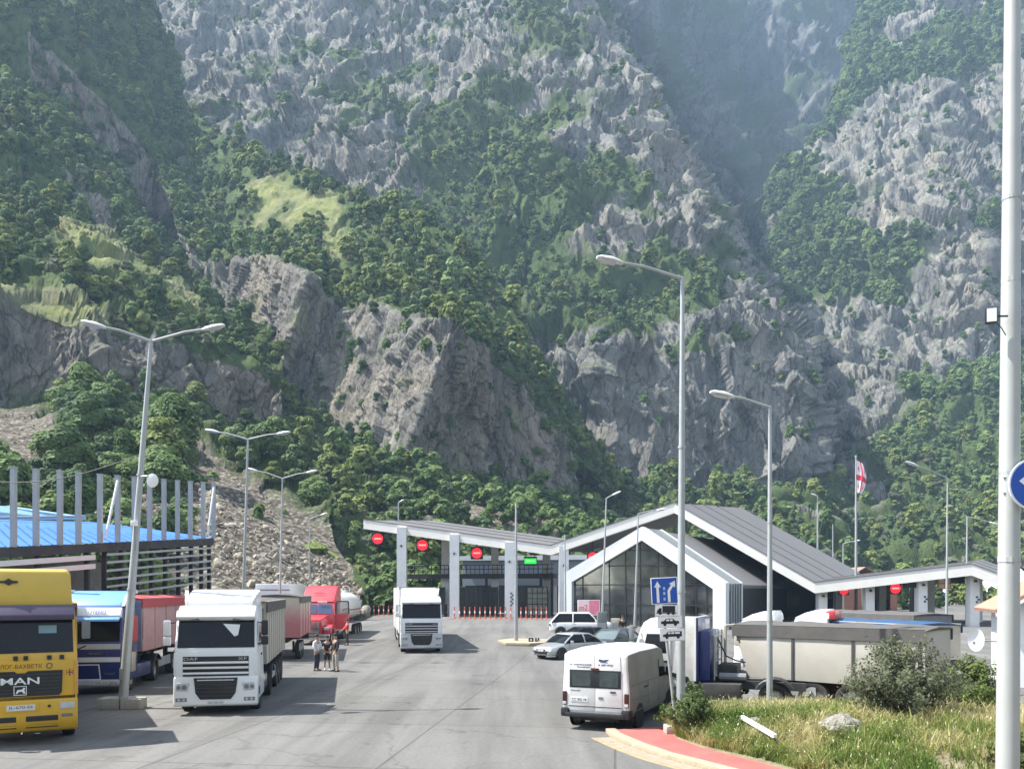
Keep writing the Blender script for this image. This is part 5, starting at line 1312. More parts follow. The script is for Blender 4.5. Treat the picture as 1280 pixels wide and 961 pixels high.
b = MB(); b.prism_x([(-.12, zt - .06), (-.16, zt + .06), (.02, zt + .32), (.40, zt + .32), (.35, zt - .02)], -W * .475, W * .475); b.build('sun_visor', M['purple'], t, bevel=.03)
b = MB(); h = W / 2 * .93
b.loft([[(-h * .98, .16, zr - .04), (h * .98, .16, zr - .04), (h * .94, .26, 4.30), (h * .86, .32, 4.42), (-h * .86, .32, 4.42), (-h * .94, .26, 4.30)], [(-h, 2.3, zr - .04), (h, 2.3, zr - .04), (h * .97, 2.3, 4.38), (h * .88, 2.3, 4.50), (-h * .88, 2.3, 4.50), (-h * .97, 2.3, 4.38)]])
rd = b.build('roof_deflector', mat('yellow_roof_paint', (0.58, 0.40, 0.06), .4, var=.05, dirt=.12), t, bevel=.05)
lz = 4.12; b = MB(); b.poly([(-.42, .205, lz), (-.28, .19, lz + .09), (-.14, .205, lz), (-.28, .215, lz - .09)]); b.poly([(-.50, .206, lz), (-.46, .202, lz + .03), (-.10, .202, lz + .03), (-.06, .206, lz), (-.10, .21, lz - .03), (-.46, .21, lz - .03)]); b.build('emblem', M['dark'], rd)
# yellow front panel, black grille and writing
b = MB(); b.box(-1.18, 1.18, -.02, .05, 1.22, 2.14); fp = b.build('front_panel', M['yellow'], t, bevel=.03)
b = MB(); p_ = [(-.92, 1.88), (.02, 1.88), (.08, 1.84), (.22, 1.84), (.28, 1.88), (.92, 1.88), (.92, 1.30), (.86, 1.25), (-.86, 1.25), (-.92, 1.30)]
p_ = [(-.92, 1.88), (-.15, 1.88), (-.09, 1.83), (.09, 1.83), (.15, 1.88), (.92, 1.88), (.90, 1.32), (.84, 1.25), (-.84, 1.25), (-.90, 1.32)]
b.loft([[(x, -.055, z) for x, z in p_], [(x, -.02, z) for x, z in p_]]); gr = b.build('grille', M['black'], fp)
b = MB()
for z in (1.33, 1.42, 1.51, 1.60, 1.69, 1.78): b.box(-.88, .88, -.068, -.05, z, z + .02)
b.build('slat', M['dark'], gr)
lettering('MAN', .84, .17, M['signwhite'], gr, (-.02, -.072, 1.64), depth=.008, name='badge', bold=.012)
b = MB()   # outlined lion-like badge kept as a plain framed mark
for q in ((-.14, .14, .10, .115), (-.14, .14, -.115, -.10), (-.14, -.125, -.10, .10), (.125, .14, -.10, .10)): b.box(-.02 + q[0], -.02 + q[1], -.076, -.06, 1.40 + q[2], 1.40 + q[3])
b.poly([(-.12, -.074, 1.33), (-.08, -.074, 1.42), (.02, -.074, 1.43), (.06, -.074, 1.48), (.09, -.074, 1.46), (.07, -.074, 1.40), (.10, -.074, 1.33), (.05, -.074, 1.33), (.02, -.074, 1.38), (-.05, -.074, 1.37), (-.08, -.074, 1.33)])
b.build('badge', M['signwhite'], gr)
lettering('ЖЕЛОГ-БАХВЕТК', 1.12, .105, mat('dark_red_lettering', (.12, .02, .015), .6), fp, (-.10, -.024, 2.00), depth=.003)
b = MB(); b.lathe_x([(-.002, .05), (-.002, .075), (.002, .075), (.002, .05)], (0, 0, 0), 18); e = b.build('emblem', M['purple'], fp); e.location = (.62, -.024, 2.0); e.rotation_euler = (0, 0, math.radians(90))
b = MB(); b.box(1.08 - .015, 1.08 + .015, -.028, -.02, 1.72, 1.90); b.box(1.08 - .075, 1.08 + .075, -.029, -.02, 1.80, 1.83)
for a in range(4): b.box(1.08 - .075 * (1 if a % 2 else -1) - .012, 1.08 - .075 * (1 if a % 2 else -1) + .012, -.028, -.02, 1.755 if a < 2 else 1.845, 1.785 if a < 2 else 1.875)
b.build('cross_emblem', M['maroon'], fp)
for x in (-.75, -.12, .1, .62, .9):
    b = MB(); b.box(x - .05, x + .05, -.05, .03, 2.16, 2.26); b.build('wiper_mount', M['black'], cab)
# bumper
b = MB(); b.prism_x([(.02, .34), (-.06, .42), (-.12, .70), (-.10, 1.16), (.45, 1.16), (.45, .34)], -W / 2 - .01, W / 2 + .01); bm_ = b.build('bumper', M['yellow'], t, bevel=.04)
b = MB()
for s in (-1, 1):
    b.box(s * .46 - .36, s * .46 + .36, -.125, -.05, .62, .76)
b.build('air_intake', M['black'], bm_, bevel=.02)
b = MB()
for s in (-1, 1):
    for z in (.45, .53): b.box(s * .46 - .36, s * .46 + .36, -.105 + (.70 - z) * .12, -.02, z, z + .03)
b.build('slat', M['black'], bm_)
lamp_pair(bm_, 1.02, -.115, .90, 1.06, .34); lamp_pair(bm_, 1.02, -.122, .70, .78, .26, 'fog_light', M['grey'])
b = MB(); b.box(-.40, .40, -.128, -.09, .86, 1.10); b.build('plate_holder', M['yellow'], bm_, bevel=.01)
number_plate(bm_, 0, -.128, .98, 'JL-670-EE', .62, .14)
for s in (-1, 1): b = MB(); b.box(s * .62 - .03, s * .62 + .03, -.14, -.11, .96, 1.02); b.build('tow_eye_cover', M['black'], bm_)
b = MB(); b.box(-1.2, 1.2, .0, .4, 1.15, 1.24); b.build('panel_gap', M['black'], t)
side_kit(t, W, L, zw, zt, z0, M['yellow'])
for s in (-1, 1):
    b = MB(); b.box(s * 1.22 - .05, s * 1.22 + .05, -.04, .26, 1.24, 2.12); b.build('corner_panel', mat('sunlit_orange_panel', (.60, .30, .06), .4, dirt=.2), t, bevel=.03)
    mirror(t, s, s * W / 2, .12, 2.72, M['grey'], arm=.20, two=False)
semi_chassis(t, W, 6.2, 1.45, 5.0)
tipper_trailer(t, 2.5, 2.9, 9.5, 1.35, 3.5, M['yellow'], M['tarp'], M['dark'], (8.6, 9.9, 11.2), rib=M['yellow'])

# 4: blue and white lorry with the red tarpaulin trailer
t = thing('blue_lorry', 'dark blue and white lorry with a light blue roof and a red tarpaulin trailer', 'lorry')
place(t, 108, 868, 9.0)
W, L, z0, zw, zt, zr = 2.5, 2.2, .42, 1.96, 2.85, 3.32
b = MB(); b.prism_x(CAB_PROF(L, z0, zw, zt, zr, .22, .25), -W / 2, W / 2, lambda y, z: 1.0 if z < zw else 1.0 - .05 * (z - zw) / (zr - zw)); cab = b.build('cab', M['blue'], t, bevel=.07, seg=3)
windscreen(cab, W, zw, zt, .22)
b = MB(); b.prism_x([(.10, zt + .03), (.05, zt + .12), (.24, zr - .06), (.34, zr - .06), (.34, zt + .03)], -W * .475, W * .475); hd = b.build('header_panel', M['white'], cab, bevel=.02)
lettering('UYENO', .62, .13, M['signblue'], hd, (.36, .085, zt + .24), depth=.004, tilt=68)
b = MB(); b.prism_x([(.02, zt - .05), (-.12, zt - .10), (-.10, zt - .02), (.12, zt + .10)], -W * .47, W * .47); b.build('sun_visor', M['skyblue'], cab, bevel=.01)
b = MB(); h = W / 2 * .9
b.loft([[(-h, .45, zr - .02), (h, .45, zr - .02), (h * .95, .50, zr + .06), (-h * .95, .50, zr + .06)], [(-h, 1.3, zr - .02), (h, 1.3, zr - .02), (h * .96, 1.3, zr + .42), (-h * .96, 1.3, zr + .42)], [(-h, L, zr - .02), (h, L, zr - .02), (h * .96, L, zr + .58), (-h * .96, L, zr + .58)]]); sp = b.build('roof_spoiler', M['skyblue'], t, bevel=.04)
b = MB(); arc = [(.42, zr + .0), (.75, zr + .28), (1.25, zr + .52), (1.8, zr + .62), (2.25, zr + .60), (2.25, zr + .46), (1.8, zr + .48), (1.3, zr + .38), (.85, zr + .16), (.6, zr + .0)]
for s in (-1, 1): b.loft([[(s * h * 1.0, y, z) for y, z in arc], [(s * (h * 1.0 + .10), y, z) for y, z in arc]])
b.build('side_arch', M['white'], sp)
b = MB()
for z_, hh, m_ in ((1.78, .12, 0),): b.box(-1.2, 1.2, -.014, .04, z_ - .08, z_ + .12)
b.build('pale_band', mat('pale_grey_band', (.48, .48, .50), .45), cab)
b = MB(); b.box(-1.2, 1.2, -.02, .04, 1.22, 1.40); b.build('white_band', M['white'], cab)
b = MB(); b.box(-.75, .75, -.018, .04, 1.48, 1.62); g = b.build('grille', M['blue'], cab); lettering('RENAULT', .5, .06, M['chrome'], g, (.35, -.02, 1.55), depth=.004, name='badge')
b = MB()
for q in ((-.35, .46, 1.10, 1.14), (-.35, .50, .55, .59)): b.box(q[0], q[1], -.026, -.01, q[2], q[3])
b.loft([[(.42, -.026, 1.12), (.46, -.026, 1.12), (.52, -.026, .57), (.48, -.026, .57)], [(.42, -.01, 1.12), (.46, -.01, 1.12), (.52, -.01, .57), (.48, -.01, .57)]]); b.build('white_outline', M['signwhite'], cab)
lettering('PREMIUM', .36, .09, M['chrome'], cab, (.82, -.016, .78), depth=.004, name='badge')
b = MB(); b.prism_x([(-.03, .30), (-.09, .36), (-.07, .56), (.3, .56), (.3, .30)], -W / 2 - .01, W / 2 + .01); bb = b.build('bumper', mat('pale_grey_band', (.48, .48, .50), .45), t, bevel=.04); number_plate(bb, .55, -.085, .45, 'WA 312')
lamp_pair(bb, 1.0, -.085, .40, .52, .3)
side_kit(t, W, L, zw, zt, z0, M['maroon'])
mirror(t, -1, -W / 2, .15, 2.45, M['black']); mirror(t, 1, W / 2, .15, 2.45, M['grey'])
b = MB(); b.box(W / 2 - .02, W / 2 + .02, 1.35, 2.1, 1.9, 2.9)
for k in range(6): b.box(W / 2 + .015, W / 2 + .03, 1.4, 2.05, 1.95 + k * .15, 2.02 + k * .15)
b.build('side_louvre', M['pinkred'], cab)
b = MB(); b.box(W / 2 - .05, W / 2 + .10, .95, 1.5, .75, 1.5); b.build('tool_box', M['beige'], t, bevel=.03)
b = MB(); h2 = W / 2; b.box(h2 - .5, h2 - .02, 2.2, 4.2, .40, .95); b.build('side_skirt', M['blue'], t, bevel=.04)
semi_chassis(t, W, 6.0, 1.4, 5.0, tank=False)
tipper_trailer(t, 2.5, 2.7, 9.8, 1.40, 3.55, M['pinkpanel'], M['pinkred'], M['dark'], (8.4, 9.7, 11.0), rib=M['pinkpanel'], slope=.2, ribs=5)
b = MB(); b.box(-1.26, 1.26, 2.62, 2.72, 1.5, 3.45); b.build('headboard', mat('blue_grey_board', (.18, .22, .32), .6, dirt=.2), t)

# 5: second tipper parked behind the nearest white lorry
t = thing('tipper_trailer', 'sun-faded cream and pink tipper trailer parked behind the beige one', 'trailer')
p = onground(376, 826); t.location = (p.x - 1.35, p.y, 0); t.rotation_euler = (0, 0, math.radians(9))
cream = bpy.data.materials.new('cream_fading_to_pink'); t_, N, L_, B = nodes_of(cream)
tc = N.new('ShaderNodeTexCoord'); sx = N.new('ShaderNodeSeparateXYZ'); L_.new(tc.outputs['Object'], sx.inputs[0]); nzc = N.new('ShaderNodeTexNoise'); nzc.inputs['Scale'].default_value = 2.5; nzc.inputs['Detail'].default_value = 6; L_.new(tc.outputs['Object'], nzc.inputs['Vector'])
adc = N.new('ShaderNodeMath'); adc.operation = 'MULTIPLY_ADD'; adc.inputs[1].default_value = .7; L_.new(nzc.outputs['Fac'], adc.inputs[0]); L_.new(sx.outputs[2], adc.inputs[2])
rpc = N.new('ShaderNodeValToRGB'); rpc.color_ramp.elements[0].position = .45; rpc.color_ramp.elements[1].position = .95; rpc.color_ramp.elements[0].color = (.46, .17, .17, 1); rpc.color_ramp.elements[1].color = (.56, .49, .38, 1)
mrc = N.new('ShaderNodeMapRange'); mrc.inputs[1].default_value = 1.3; mrc.inputs[2].default_value = 3.9; L_.new(adc.outputs[0], mrc.inputs[0]); L_.new(mrc.outputs[0], rpc.inputs[0]); L_.new(rpc.outputs[0], B.inputs['Base Color']); B.inputs['Roughness'].default_value = .6
tipper_trailer(t, 2.5, 0, 7.5, 1.30, 3.55, cream, M['tarp'], M['dark'], (1.3, 2.6), rib=cream, slope=.15, ribs=4)

# 6: red bonneted tractor with the tanker
t = thing('red_lorry', 'red long-nosed lorry with its door open and a white tanker trailer', 'lorry')
place(t, 390, 806, 1.5)
red_body = M['red']  # plain red paint, one tone for all panels
b = MB(); b.loft([[(-.62, 0.0, .75), (.62, 0.0, .75), (.66, 0.02, 1.45), (.55, .08, 1.72), (-.55, .08, 1.72), (-.66, .02, 1.45)], [(-.95, 1.7, .75), (.95, 1.7, .75), (.98, 1.7, 1.65), (.80, 1.7, 2.02), (-.80, 1.7, 2.02), (-.98, 1.7, 1.65)]]); hd = b.build('bonnet', red_body, t, bevel=.06)
b = MB(); b.box(-.48, .48, -.03, .03, .82, 1.55); g = b.build('grille', M['chrome'], hd, bevel=.02)
b = MB(); b.box(-1.2, 1.2, -.20, .08, .38, .74); b.build('bumper', M['chrome'], t, bevel=.06)
for s in (-1, 1):
    b = MB(); b.prism_x([(.15, .75), (.25, 1.15), (.6, 1.35), (1.2, 1.35), (1.55, 1.1), (1.65, .75), (1.45, .75), (1.3, 1.02), (.95, 1.12), (.6, 1.02), (.42, .75)], s * 1.0 - .25, s * 1.0 + .25); b.build('wheel_arch', red_body, t, bevel=.04)
    b = MB(); b.box(s * .92 - .17, s * .92 + .17, .10, .3, 1.0, 1.22); b.build('headlight', M['lens'], t, bevel=.04)
b = MB(); b.prism_x([(1.5, .8), (1.55, 2.0), (1.95, 2.85), (2.1, 2.95), (4.6, 2.95), (4.6, .8)], -1.2, 1.2); cab = b.build('cab', red_body, t, bevel=.06)
b = MB(); b.poly([(-1.08, 1.56, 2.08), (-.04, 1.54, 2.08), (-.04, 1.88, 2.74), (-1.02, 1.90, 2.74)]); b.poly([(.04, 1.54, 2.08), (1.08, 1.56, 2.08), (1.02, 1.90, 2.74), (.04, 1.88, 2.74)]); b.build('windscreen', mat('blue_tinted_windscreen', (.05, .08, .14), .08, spec=.6), cab)
b = MB(); b.loft([[(-1.12, 1.9, 2.9), (1.12, 1.9, 2.9), (1.08, 2.0, 2.98), (-1.08, 2.0, 2.98)], [(-1.15, 3.3, 2.9), (1.15, 3.3, 2.9), (1.1, 3.3, 3.95), (-1.1, 3.3, 3.95)], [(-1.15, 4.6, 2.9), (1.15, 4.6, 2.9), (1.1, 4.6, 4.02), (-1.1, 4.6, 4.02)]]); rf = b.build('roof_fairing', red_body, t, bevel=.05)
lettering('IVECO', .62, .14, M['signwhite'], cab, (.35, 1.80, 2.88), depth=.01, tilt=65)
b = MB(); b.box(-.36, .36, 2.5, 2.54, 3.48, 3.52); b.build('trim_line', M['maroon'], rf)
dr = MB(); dr.loft([[(1.22, 2.0, 1.0), (1.22, 2.0, 2.05), (2.10, 2.25, 2.05), (2.10, 2.25, 1.0)], [(1.22, 2.06, 1.0), (1.22, 2.06, 2.05), (2.10, 2.31, 2.05), (2.10, 2.31, 1.0)]]); d_ = dr.build('open_door', red_body, t, bevel=.02)
b = MB()
fr = [(1.22, 2.03, 2.05), (1.26, 2.04, 2.92), (2.06, 2.27, 2.92), (2.10, 2.28, 2.05)]
for a, c in zip(fr, fr[1:]): b.tube([a, c], .045, 6)
b.build('window_frame', M['black'], d_)
b = MB(); b.poly([(1.24, 2.035, 2.05), (1.27, 2.045, 2.9), (2.04, 2.265, 2.9), (2.08, 2.275, 2.05)]); gm = mat('clear_door_glass', (.4, .42, .42), .05); nb = gm.node_tree.nodes['Principled BSDF']; nb.inputs['Transmission Weight'].default_value = .9; b.build('window', gm, d_)
b = MB(); b.box(1.19, 1.23, 2.1, 3.1, 1.1, 2.8); b.build('door_opening', M['darkwall'], cab)
for s in (-1, 1):
    b = MB(); b.tube([(s * .95, 3.0, .78), (s * .95, 4.4, .78)], .32, 16); b.build('fuel_tank', M['chrome'], t, smooth=True)
wheel(t, 'truck', -1.02, .95); wheel(t, 'truck', 1.02, .95)
for y in (5.6, 6.9):
    wheel(t, 'twin', -.93, y); wheel(t, 'twin', .93, y)
b = MB(); b.box(-.45, -.3, .6, 8.0, .72, .98); b.box(.3, .45, .6, 8.0, .72, .98); b.build('chassis', M['dark'], t)
# tank
b = MB(); rings = []
for y, k in ((5.3, .05), (5.32, .55), (5.5, .85), (5.8, .97), (6.2, 1.0), (13.6, 1.0), (14.0, .96), (14.25, .82), (14.36, .5), (14.38, .05)):
    rings.append([(1.22 * k * math.cos(a), y, 2.45 + 1.08 * k * math.sin(a)) for a in [2 * math.pi * i / 28 for i in range(28)]])
b.loft(rings); tk = b.build('tank', M['white_dusty'], t, smooth=True)
for y in (7.5, 9.8, 12.4):
    b = MB(); b.tube([(0, y, 3.45), (0, y, 3.72)], .28, 14); b.build('manhole', M['white_dusty'], tk)
b = MB(); b.lathe_x([(-.03, .30), (-.03, .36), (.03, .36), (.03, .30)], (0, 0, 0), 18); o = b.build('guard_ring', M['white_dusty'], tk); o.location = (0, 13.3, 3.75); o.rotation_euler = (0, 0, math.radians(90))
b = MB(); b.box(-1.24, 1.24, 6.0, 14.0, 2.16, 2.24); b.build('tank_band', M['maroon'], tk)
b = MB(); b.box(-.5, -.34, 6.3, 14, 1.05, 1.4); b.box(.34, .5, 6.3, 14, 1.05, 1.4); b.build('trailer_frame', M['redframe'], t)
b = MB(); b.box(-1.25, 1.25, 10.4, 14.1, 1.08, 1.14); b.build('mudguard', M['galv'], t)
trailer_axles(t, 2.5, (11.0, 12.3, 13.6))

# 7: pale trailer roof behind
t = thing('white_trailer', 'white box trailer standing behind the red lorry', 'trailer'); p = onground(352, 800); t.location = (p.x - 1.5, p.y + 3, gz(p.y + 3)); t.rotation_euler = (0, 0, math.radians(8))
b = MB(); b.box(-1.27, 1.27, 0, 12.5, 1.05, 4.05); bx_ = b.build('box_body', M['white'], t, bevel=.06)
b = MB(); b.box(-1.28, 1.28, -.03, .02, 3.55, 3.62); b.build('trim_line', M['grey'], bx_)
b = MB(); b.box(-.5, .5, .5, 12.3, .8, 1.04); b.build('trailer_frame', M['dark'], t); trailer_axles(t, 2.5, (8.4, 9.7, 11.0))
for s in (-1, 1): b = MB(); b.box(s * .7 - .06, s * .7 + .06, 2.2, 2.34, .1, .8); b.build('landing_leg', M['dark'], t)

# ---------------------------------------------------- right-hand side
# 8: white van, seen from behind
t = thing('white_van', 'white high-roof delivery van seen from behind beside the red pavement', 'van')
p = onground(744, 913); t.location = p; t.rotation_euler = (0, 0, math.radians(-24.0)); t.scale = (1, 1, .875)
def vsec(y, hw, zb, zt, top=.88, r=.14):
    zm = zb + (1.35 - zb) * .9
    return [(-hw * .93, y, zb), (-hw, y, zb + .18), (-hw, y, zm), (-hw * .955, y, (zm + zt) / 2 + .1), (-hw * (top + .07), y, zt - r), (-hw * (top - .06), y, zt - .04), (-hw * .4, y, zt + .012), (0, y, zt + .02), (hw * .4, y, zt + .012), (hw * (top - .06), y, zt - .04), (hw * (top + .07), y, zt - r), (hw * .955, y, (zm + zt) / 2 + .1), (hw, y, zm), (hw, y, zb + .18), (hw * .93, y, zb)]
b = MB()
b.loft([vsec(0.0, .95, .42, 2.50), vsec(.05, .975, .40, 2.55), vsec(1.2, .985, .38, 2.60), vsec(3.4, .985, .38, 2.58), vsec(3.9, .98, .38, 2.45), vsec(4.45, .97, .38, 1.75, .86, .25), vsec(4.75, .955, .38, 1.28, .9, .15), vsec(5.35, .90, .40, 1.08, .9, .15), vsec(5.55, .82, .42, .90, .9, .12)])
body = b.build('body', mat('white_van_paint', (0.66, 0.66, 0.65), .4, var=.03, dirt=.38, coat=.2), t, bevel=.03, ang=28)
body.data.materials.append(mat('dusty_shaded_white', (0.20, 0.187, 0.162), .7, var=.16, scale=1.5, dirt=.5))  # flanks: road dust, with their shade darkened into the same colour
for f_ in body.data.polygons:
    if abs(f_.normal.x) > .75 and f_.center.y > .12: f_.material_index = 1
# rear doors
b = MB(); b.loft([[(-.80, -.015, .62), (-.006, -.015, .62), (-.006, -.015, 2.42), (-.72, -.015, 2.40)], [(-.80, .06, .62), (-.006, .06, .62), (-.006, .06, 2.42), (-.72, .06, 2.40)]]); dl = b.build('rear_door', body.data.materials[0], t, bevel=.012)
b = MB(); b.loft([[(.006, -.015, .62), (.80, -.015, .62), (.72, -.015, 2.40), (.006, -.015, 2.42)], [(.006, .06, .62), (.80, .06, .62), (.72, .06, 2.40), (.006, .06, 2.42)]]); dr_ = b.build('rear_door', body.data.materials[0], t, bevel=.012)
b = MB(); b.box(-.75, .75, -.021, -.0155, 1.36, 1.93); wf = b.build('window_surround', M['black'], t, bevel=.004)
pane = mat('van_rear_glass', (.045, .06, .06), .08, var=.3, spec=.6)
for s in (-1, 1):
    b = MB(); b.box(s * .40 - .27, s * .40 + .27, -.027, -.022, 1.41, 1.88); b.build('rear_window', pane, wf)
b = MB(); b.box(-.12, .12, -.05, -.02, 1.94, 2.0); b.build('brake_light', M['taillight'], t, bevel=.01)
van_ink = mat('dark_blue_lettering', (.03, .05, .13), .5)
lettering('K. KOHRAIDZE', .62, .045, van_ink, dl, (-.42, -.019, 2.10), depth=.002); lettering('TRANSPORT', .40, .04, van_ink, dl, (-.34, -.019, 2.02), depth=.002)
lettering('& SERVICE', .42, .055, van_ink, dr_, (.30, -.019, 2.105), depth=.002)
b = MB(); b.poly([(.10, -.02, 2.22), (.30, -.02, 2.20), (.42, -.02, 2.29), (.24, -.02, 2.26), (.12, -.02, 2.29)]); b.poly([(.14, -.02, 2.18), (.40, -.02, 2.17), (.34, -.02, 2.19), (.15, -.02, 2.20)]); b.build('bird_emblem', van_ink, dr_)
lettering('TRANSIT', .30, .04, M['grey'], dl, (-.58, -.019, 1.27), depth=.004, name='badge')
b = MB(); b.box(.44, .60, -.035, -.015, 1.225, 1.275); b.build('door_handle', M['black'], dr_, bevel=.01)
b = MB(); b.box(-.05 + .15, .08 + .15, -.03, -.015, 1.02, 1.09); b.build('badge', M['grey'], dr_, bevel=.01)
number_plate(dl, -.46, -.016, .98, 'CC 902 VB', .50, .13)
b = MB(); b.box(-.78, .78, -.022, -.014, .755, .775); b.build('door_seal', M['black'], t)
for s in (-1, 1):
    b = MB(); b.box(s * .90 - .065, s * .90 + .065, -.03, .10, .78, 1.22); tl = b.build('tail_light', mat('smoked_tail_light', (.05, .012, .012), .2, var=.2), t, bevel=.025)
    b = MB(); b.box(s * .90 - .055, s * .90 + .055, -.036, -.02, .80, .90); b.build('reversing_lens', M['lens'], tl, bevel=.01)
    b = MB(); b.box(s * .88 - .12, s * .88 + .12, -.09, .30, .42, .70); b.build('bumper_corner', M['black'], t, bevel=.05)
b = MB(); b.box(-.86, .86, -.12, .12, .42, .56); b.build('rear_bumper', M['black'], t, bevel=.03)
b = MB()
for s in (-1, 1):
    x = s * .991
    for y0_, y1_, z_ in ((.25, 3.2, .98), (.25, 3.2, .60)): b.box(min(x, x + s * .012), max(x, x + s * .012), y0_, y1_, z_, z_ + .02)
    for y_ in (1.95, 3.25): b.box(min(x - s * .004, x + s * .003), max(x - s * .004, x + s * .003), y_, y_ + .014, .50, 1.45)
    b.box(min(x - s * .02, x), max(x - s * .02, x), .25, 3.2, 1.44, 1.46)
b.build('side_moulding', M['grey'], t)
b = MB(); b.box(.99, 1.012, 1.55, 1.95, 1.26, 1.30); b.build('sliding_rail', M['black'], t)
for s in (-1, 1):
    b = MB(); p_ = [(3.32, 1.42), (3.32, 2.02), (3.62, 2.02), (4.25, 1.42)]
    b.loft([[(s * .93, y, z) for y, z in p_], [(s * (.985 - .03 * (z - 1.4)), y, z) for y, z in p_]]); b.build('side_window', M['glass'], t)
    b = MB(); b.box(s * 1.10 - .09, s * 1.10 + .09, 4.0, 4.14, 1.40, 1.72); b.tube([(s * .95, 4.1, 1.5), (s * 1.1, 4.08, 1.5)], .03, 6); b.build('mirror', M['black'], t, bevel=.03)
b = MB(); b.poly([(-.80, 4.10, 2.24), (.80, 4.10, 2.24), (.86, 4.62, 1.50), (-.86, 4.62, 1.50)]); b.build('windscreen', M['glass'], t)
for x in (-.82, .82):
    for y in (1.05, 4.55): wheel(t, 'van', x, y)
for s in (-1, 1):
    for y in (1.05, 4.55): b = MB(); b.disc((s * .985, y, .38), .43, (s, 0, 0), 24, .006); b.build('wheel_well', M['black'], t)
b = MB(); b.box(-.6, .6, .3, 5.0, .26, .42); b.tube([(-.45, -.02, .33), (-.45, .5, .33)], .03, 8); b.build('underbody', M['dark'], t)

# 9: white tipper lorry heading away to the left
def day_cab(root, paint, W=2.45, L=2.05, z0=.75, zw=1.85, zt=2.62, zr=3.0):
    b = MB(); b.prism_x(CAB_PROF(L, z0, zw, zt, zr, .26, .35), -W / 2, W / 2, lambda y, z: 1.0 if z < zw else 1.0 - .06 * (z - zw) / (zr - zw)); cab = b.build('cab', paint, root, bevel=.08, seg=3)
    windscreen(cab, W, zw, zt, .26); side_kit(root, W, L, zw, zt, z0 - .25, paint)
    b = MB(); b.prism_x([(0, .4), (-.06, .5), (-.04, .95), (.5, .95), (.5, .4)], -W / 2, W / 2); bp_ = b.build('bumper', paint, root, bevel=.05); lamp_pair(bp_, .95, -.06, .62, .82, .36)
    b = MB(); b.box(-.9, .9, -.014, .03, 1.05, 1.7); b.build('grille', M['black'], cab, bevel=.02)
    for s in (-1, 1): mirror(root, s, s * W / 2, .12, 2.35, M['grey'], arm=.16)
    for s in (-1, 1):
        b = MB(); b.prism_x([(.72, .75), (.85, 1.12), (1.35, 1.25), (1.85, 1.12), (1.98, .75), (1.86, .75), (1.74, 1.02), (1.35, 1.12), (.96, 1.02), (.84, .75)], s * (W / 2 - .14) - .16, s * (W / 2 - .14) + .16); b.build('wheel_arch', M['black'], root)
    return cab
t = thing('white_tipper_lorry', 'white day-cab lorry with a blue rear wall behind the lane signs', 'lorry')
cp = at(806, 884, 28.6); t.location = (cp.x - .10, 28.9, 0); t.rotation_euler = (0, 0, math.radians(-90 - 22))
day_cab(t, M['white_dusty'])
b = MB(); b.box(-1.2, 1.2, 2.06, 2.16, .95, 3.02); b.box(-1.0, 1.0, 2.16, 2.5, 1.0, 2.6); b.build('rear_wall', M['blue'], t, bevel=.02)
b = MB(); b.box(-1.25, 1.25, 2.02, 2.10, 1.0, 3.05); b.build('cab_edge', M['white'], t)
b = MB()
for z in (1.2, 1.6, 2.0, 2.4): b.tube([(-.8, 2.62, z), (.8, 2.62, z)], .025, 6)
for x in (-.8, 0, .8): b.tube([(x, 2.62, 1.0), (x, 2.62, 2.6)], .025, 6)
b.build('air_hose_rack', M['galv'], t)
semi_chassis(t, 2.45, 5.4, 1.35, 4.5, tank=False)
for s in (-1, 1):
    b = MB(); b.box(s * .95 - .26, s * .95 + .26, 2.2, 3.5, .42, .95); b.build('fuel_tank', M['dark'], t, bevel=.06)
    b = MB(); b.tube([(s * .62, 2.75, 1.12), (s * .62, 3.6, 1.12)], .13, 10); b.build('air_tank', M['grey'], t)
b = MB(); b.box(-.5, .5, 2.7, 3.3, 1.0, 1.5); b.build('battery_box', M['black'], t, bevel=.03)
b = MB(); b.tube([(0, 2.62, 2.3), (.1, 2.9, 1.75), (.0, 3.2, 1.6), (0, 3.5, 1.55)], .025, 6); b.build('air_hose', M['black'], t)
t2 = thing('tipper_trailer', 'long beige tipper trailer with a dark grey tarpaulin and red chassis behind the bushes', 'trailer')
a0 = at(900, 785, 28.6); t2.location = (a0.x + 1.55, 29.0, 0); t2.rotation_euler = (0, 0, math.radians(-90 - 43))
tipper_trailer(t2, 2.45, -.4, 6.05, 1.02, 2.72, mat('cream_panel', (0.43, 0.405, 0.355), .55, var=.04, dirt=.2), M['tarp'], M['redframe'], (2.3, 3.5, 4.7), rib=mat('dark_stanchion', (.045, .045, .045), .6, dirt=.1), slope=.5, ribs=3)
b = MB(); b.tube([(-1.1, -.8, .95), (-1.1, -.8, 2.7)], .05, 6); b.tube([(1.1, -.8, .95), (1.1, -.8, 2.7)], .05, 6); b.tube([(-1.1, -.8, 2.7), (1.1, -.8, 2.7)], .05, 6); b.tube([(-1.1, -.8, 1.0), (1.1, .1, 2.6)], .04, 6); b.build('front_ladder_frame', M['beige'], t2)
b = MB(); b.box(-.6, .6, -.75, -.3, 2.0, 2.7); b.build('hydraulic_tank', M['beige'], t2, bevel=.05)

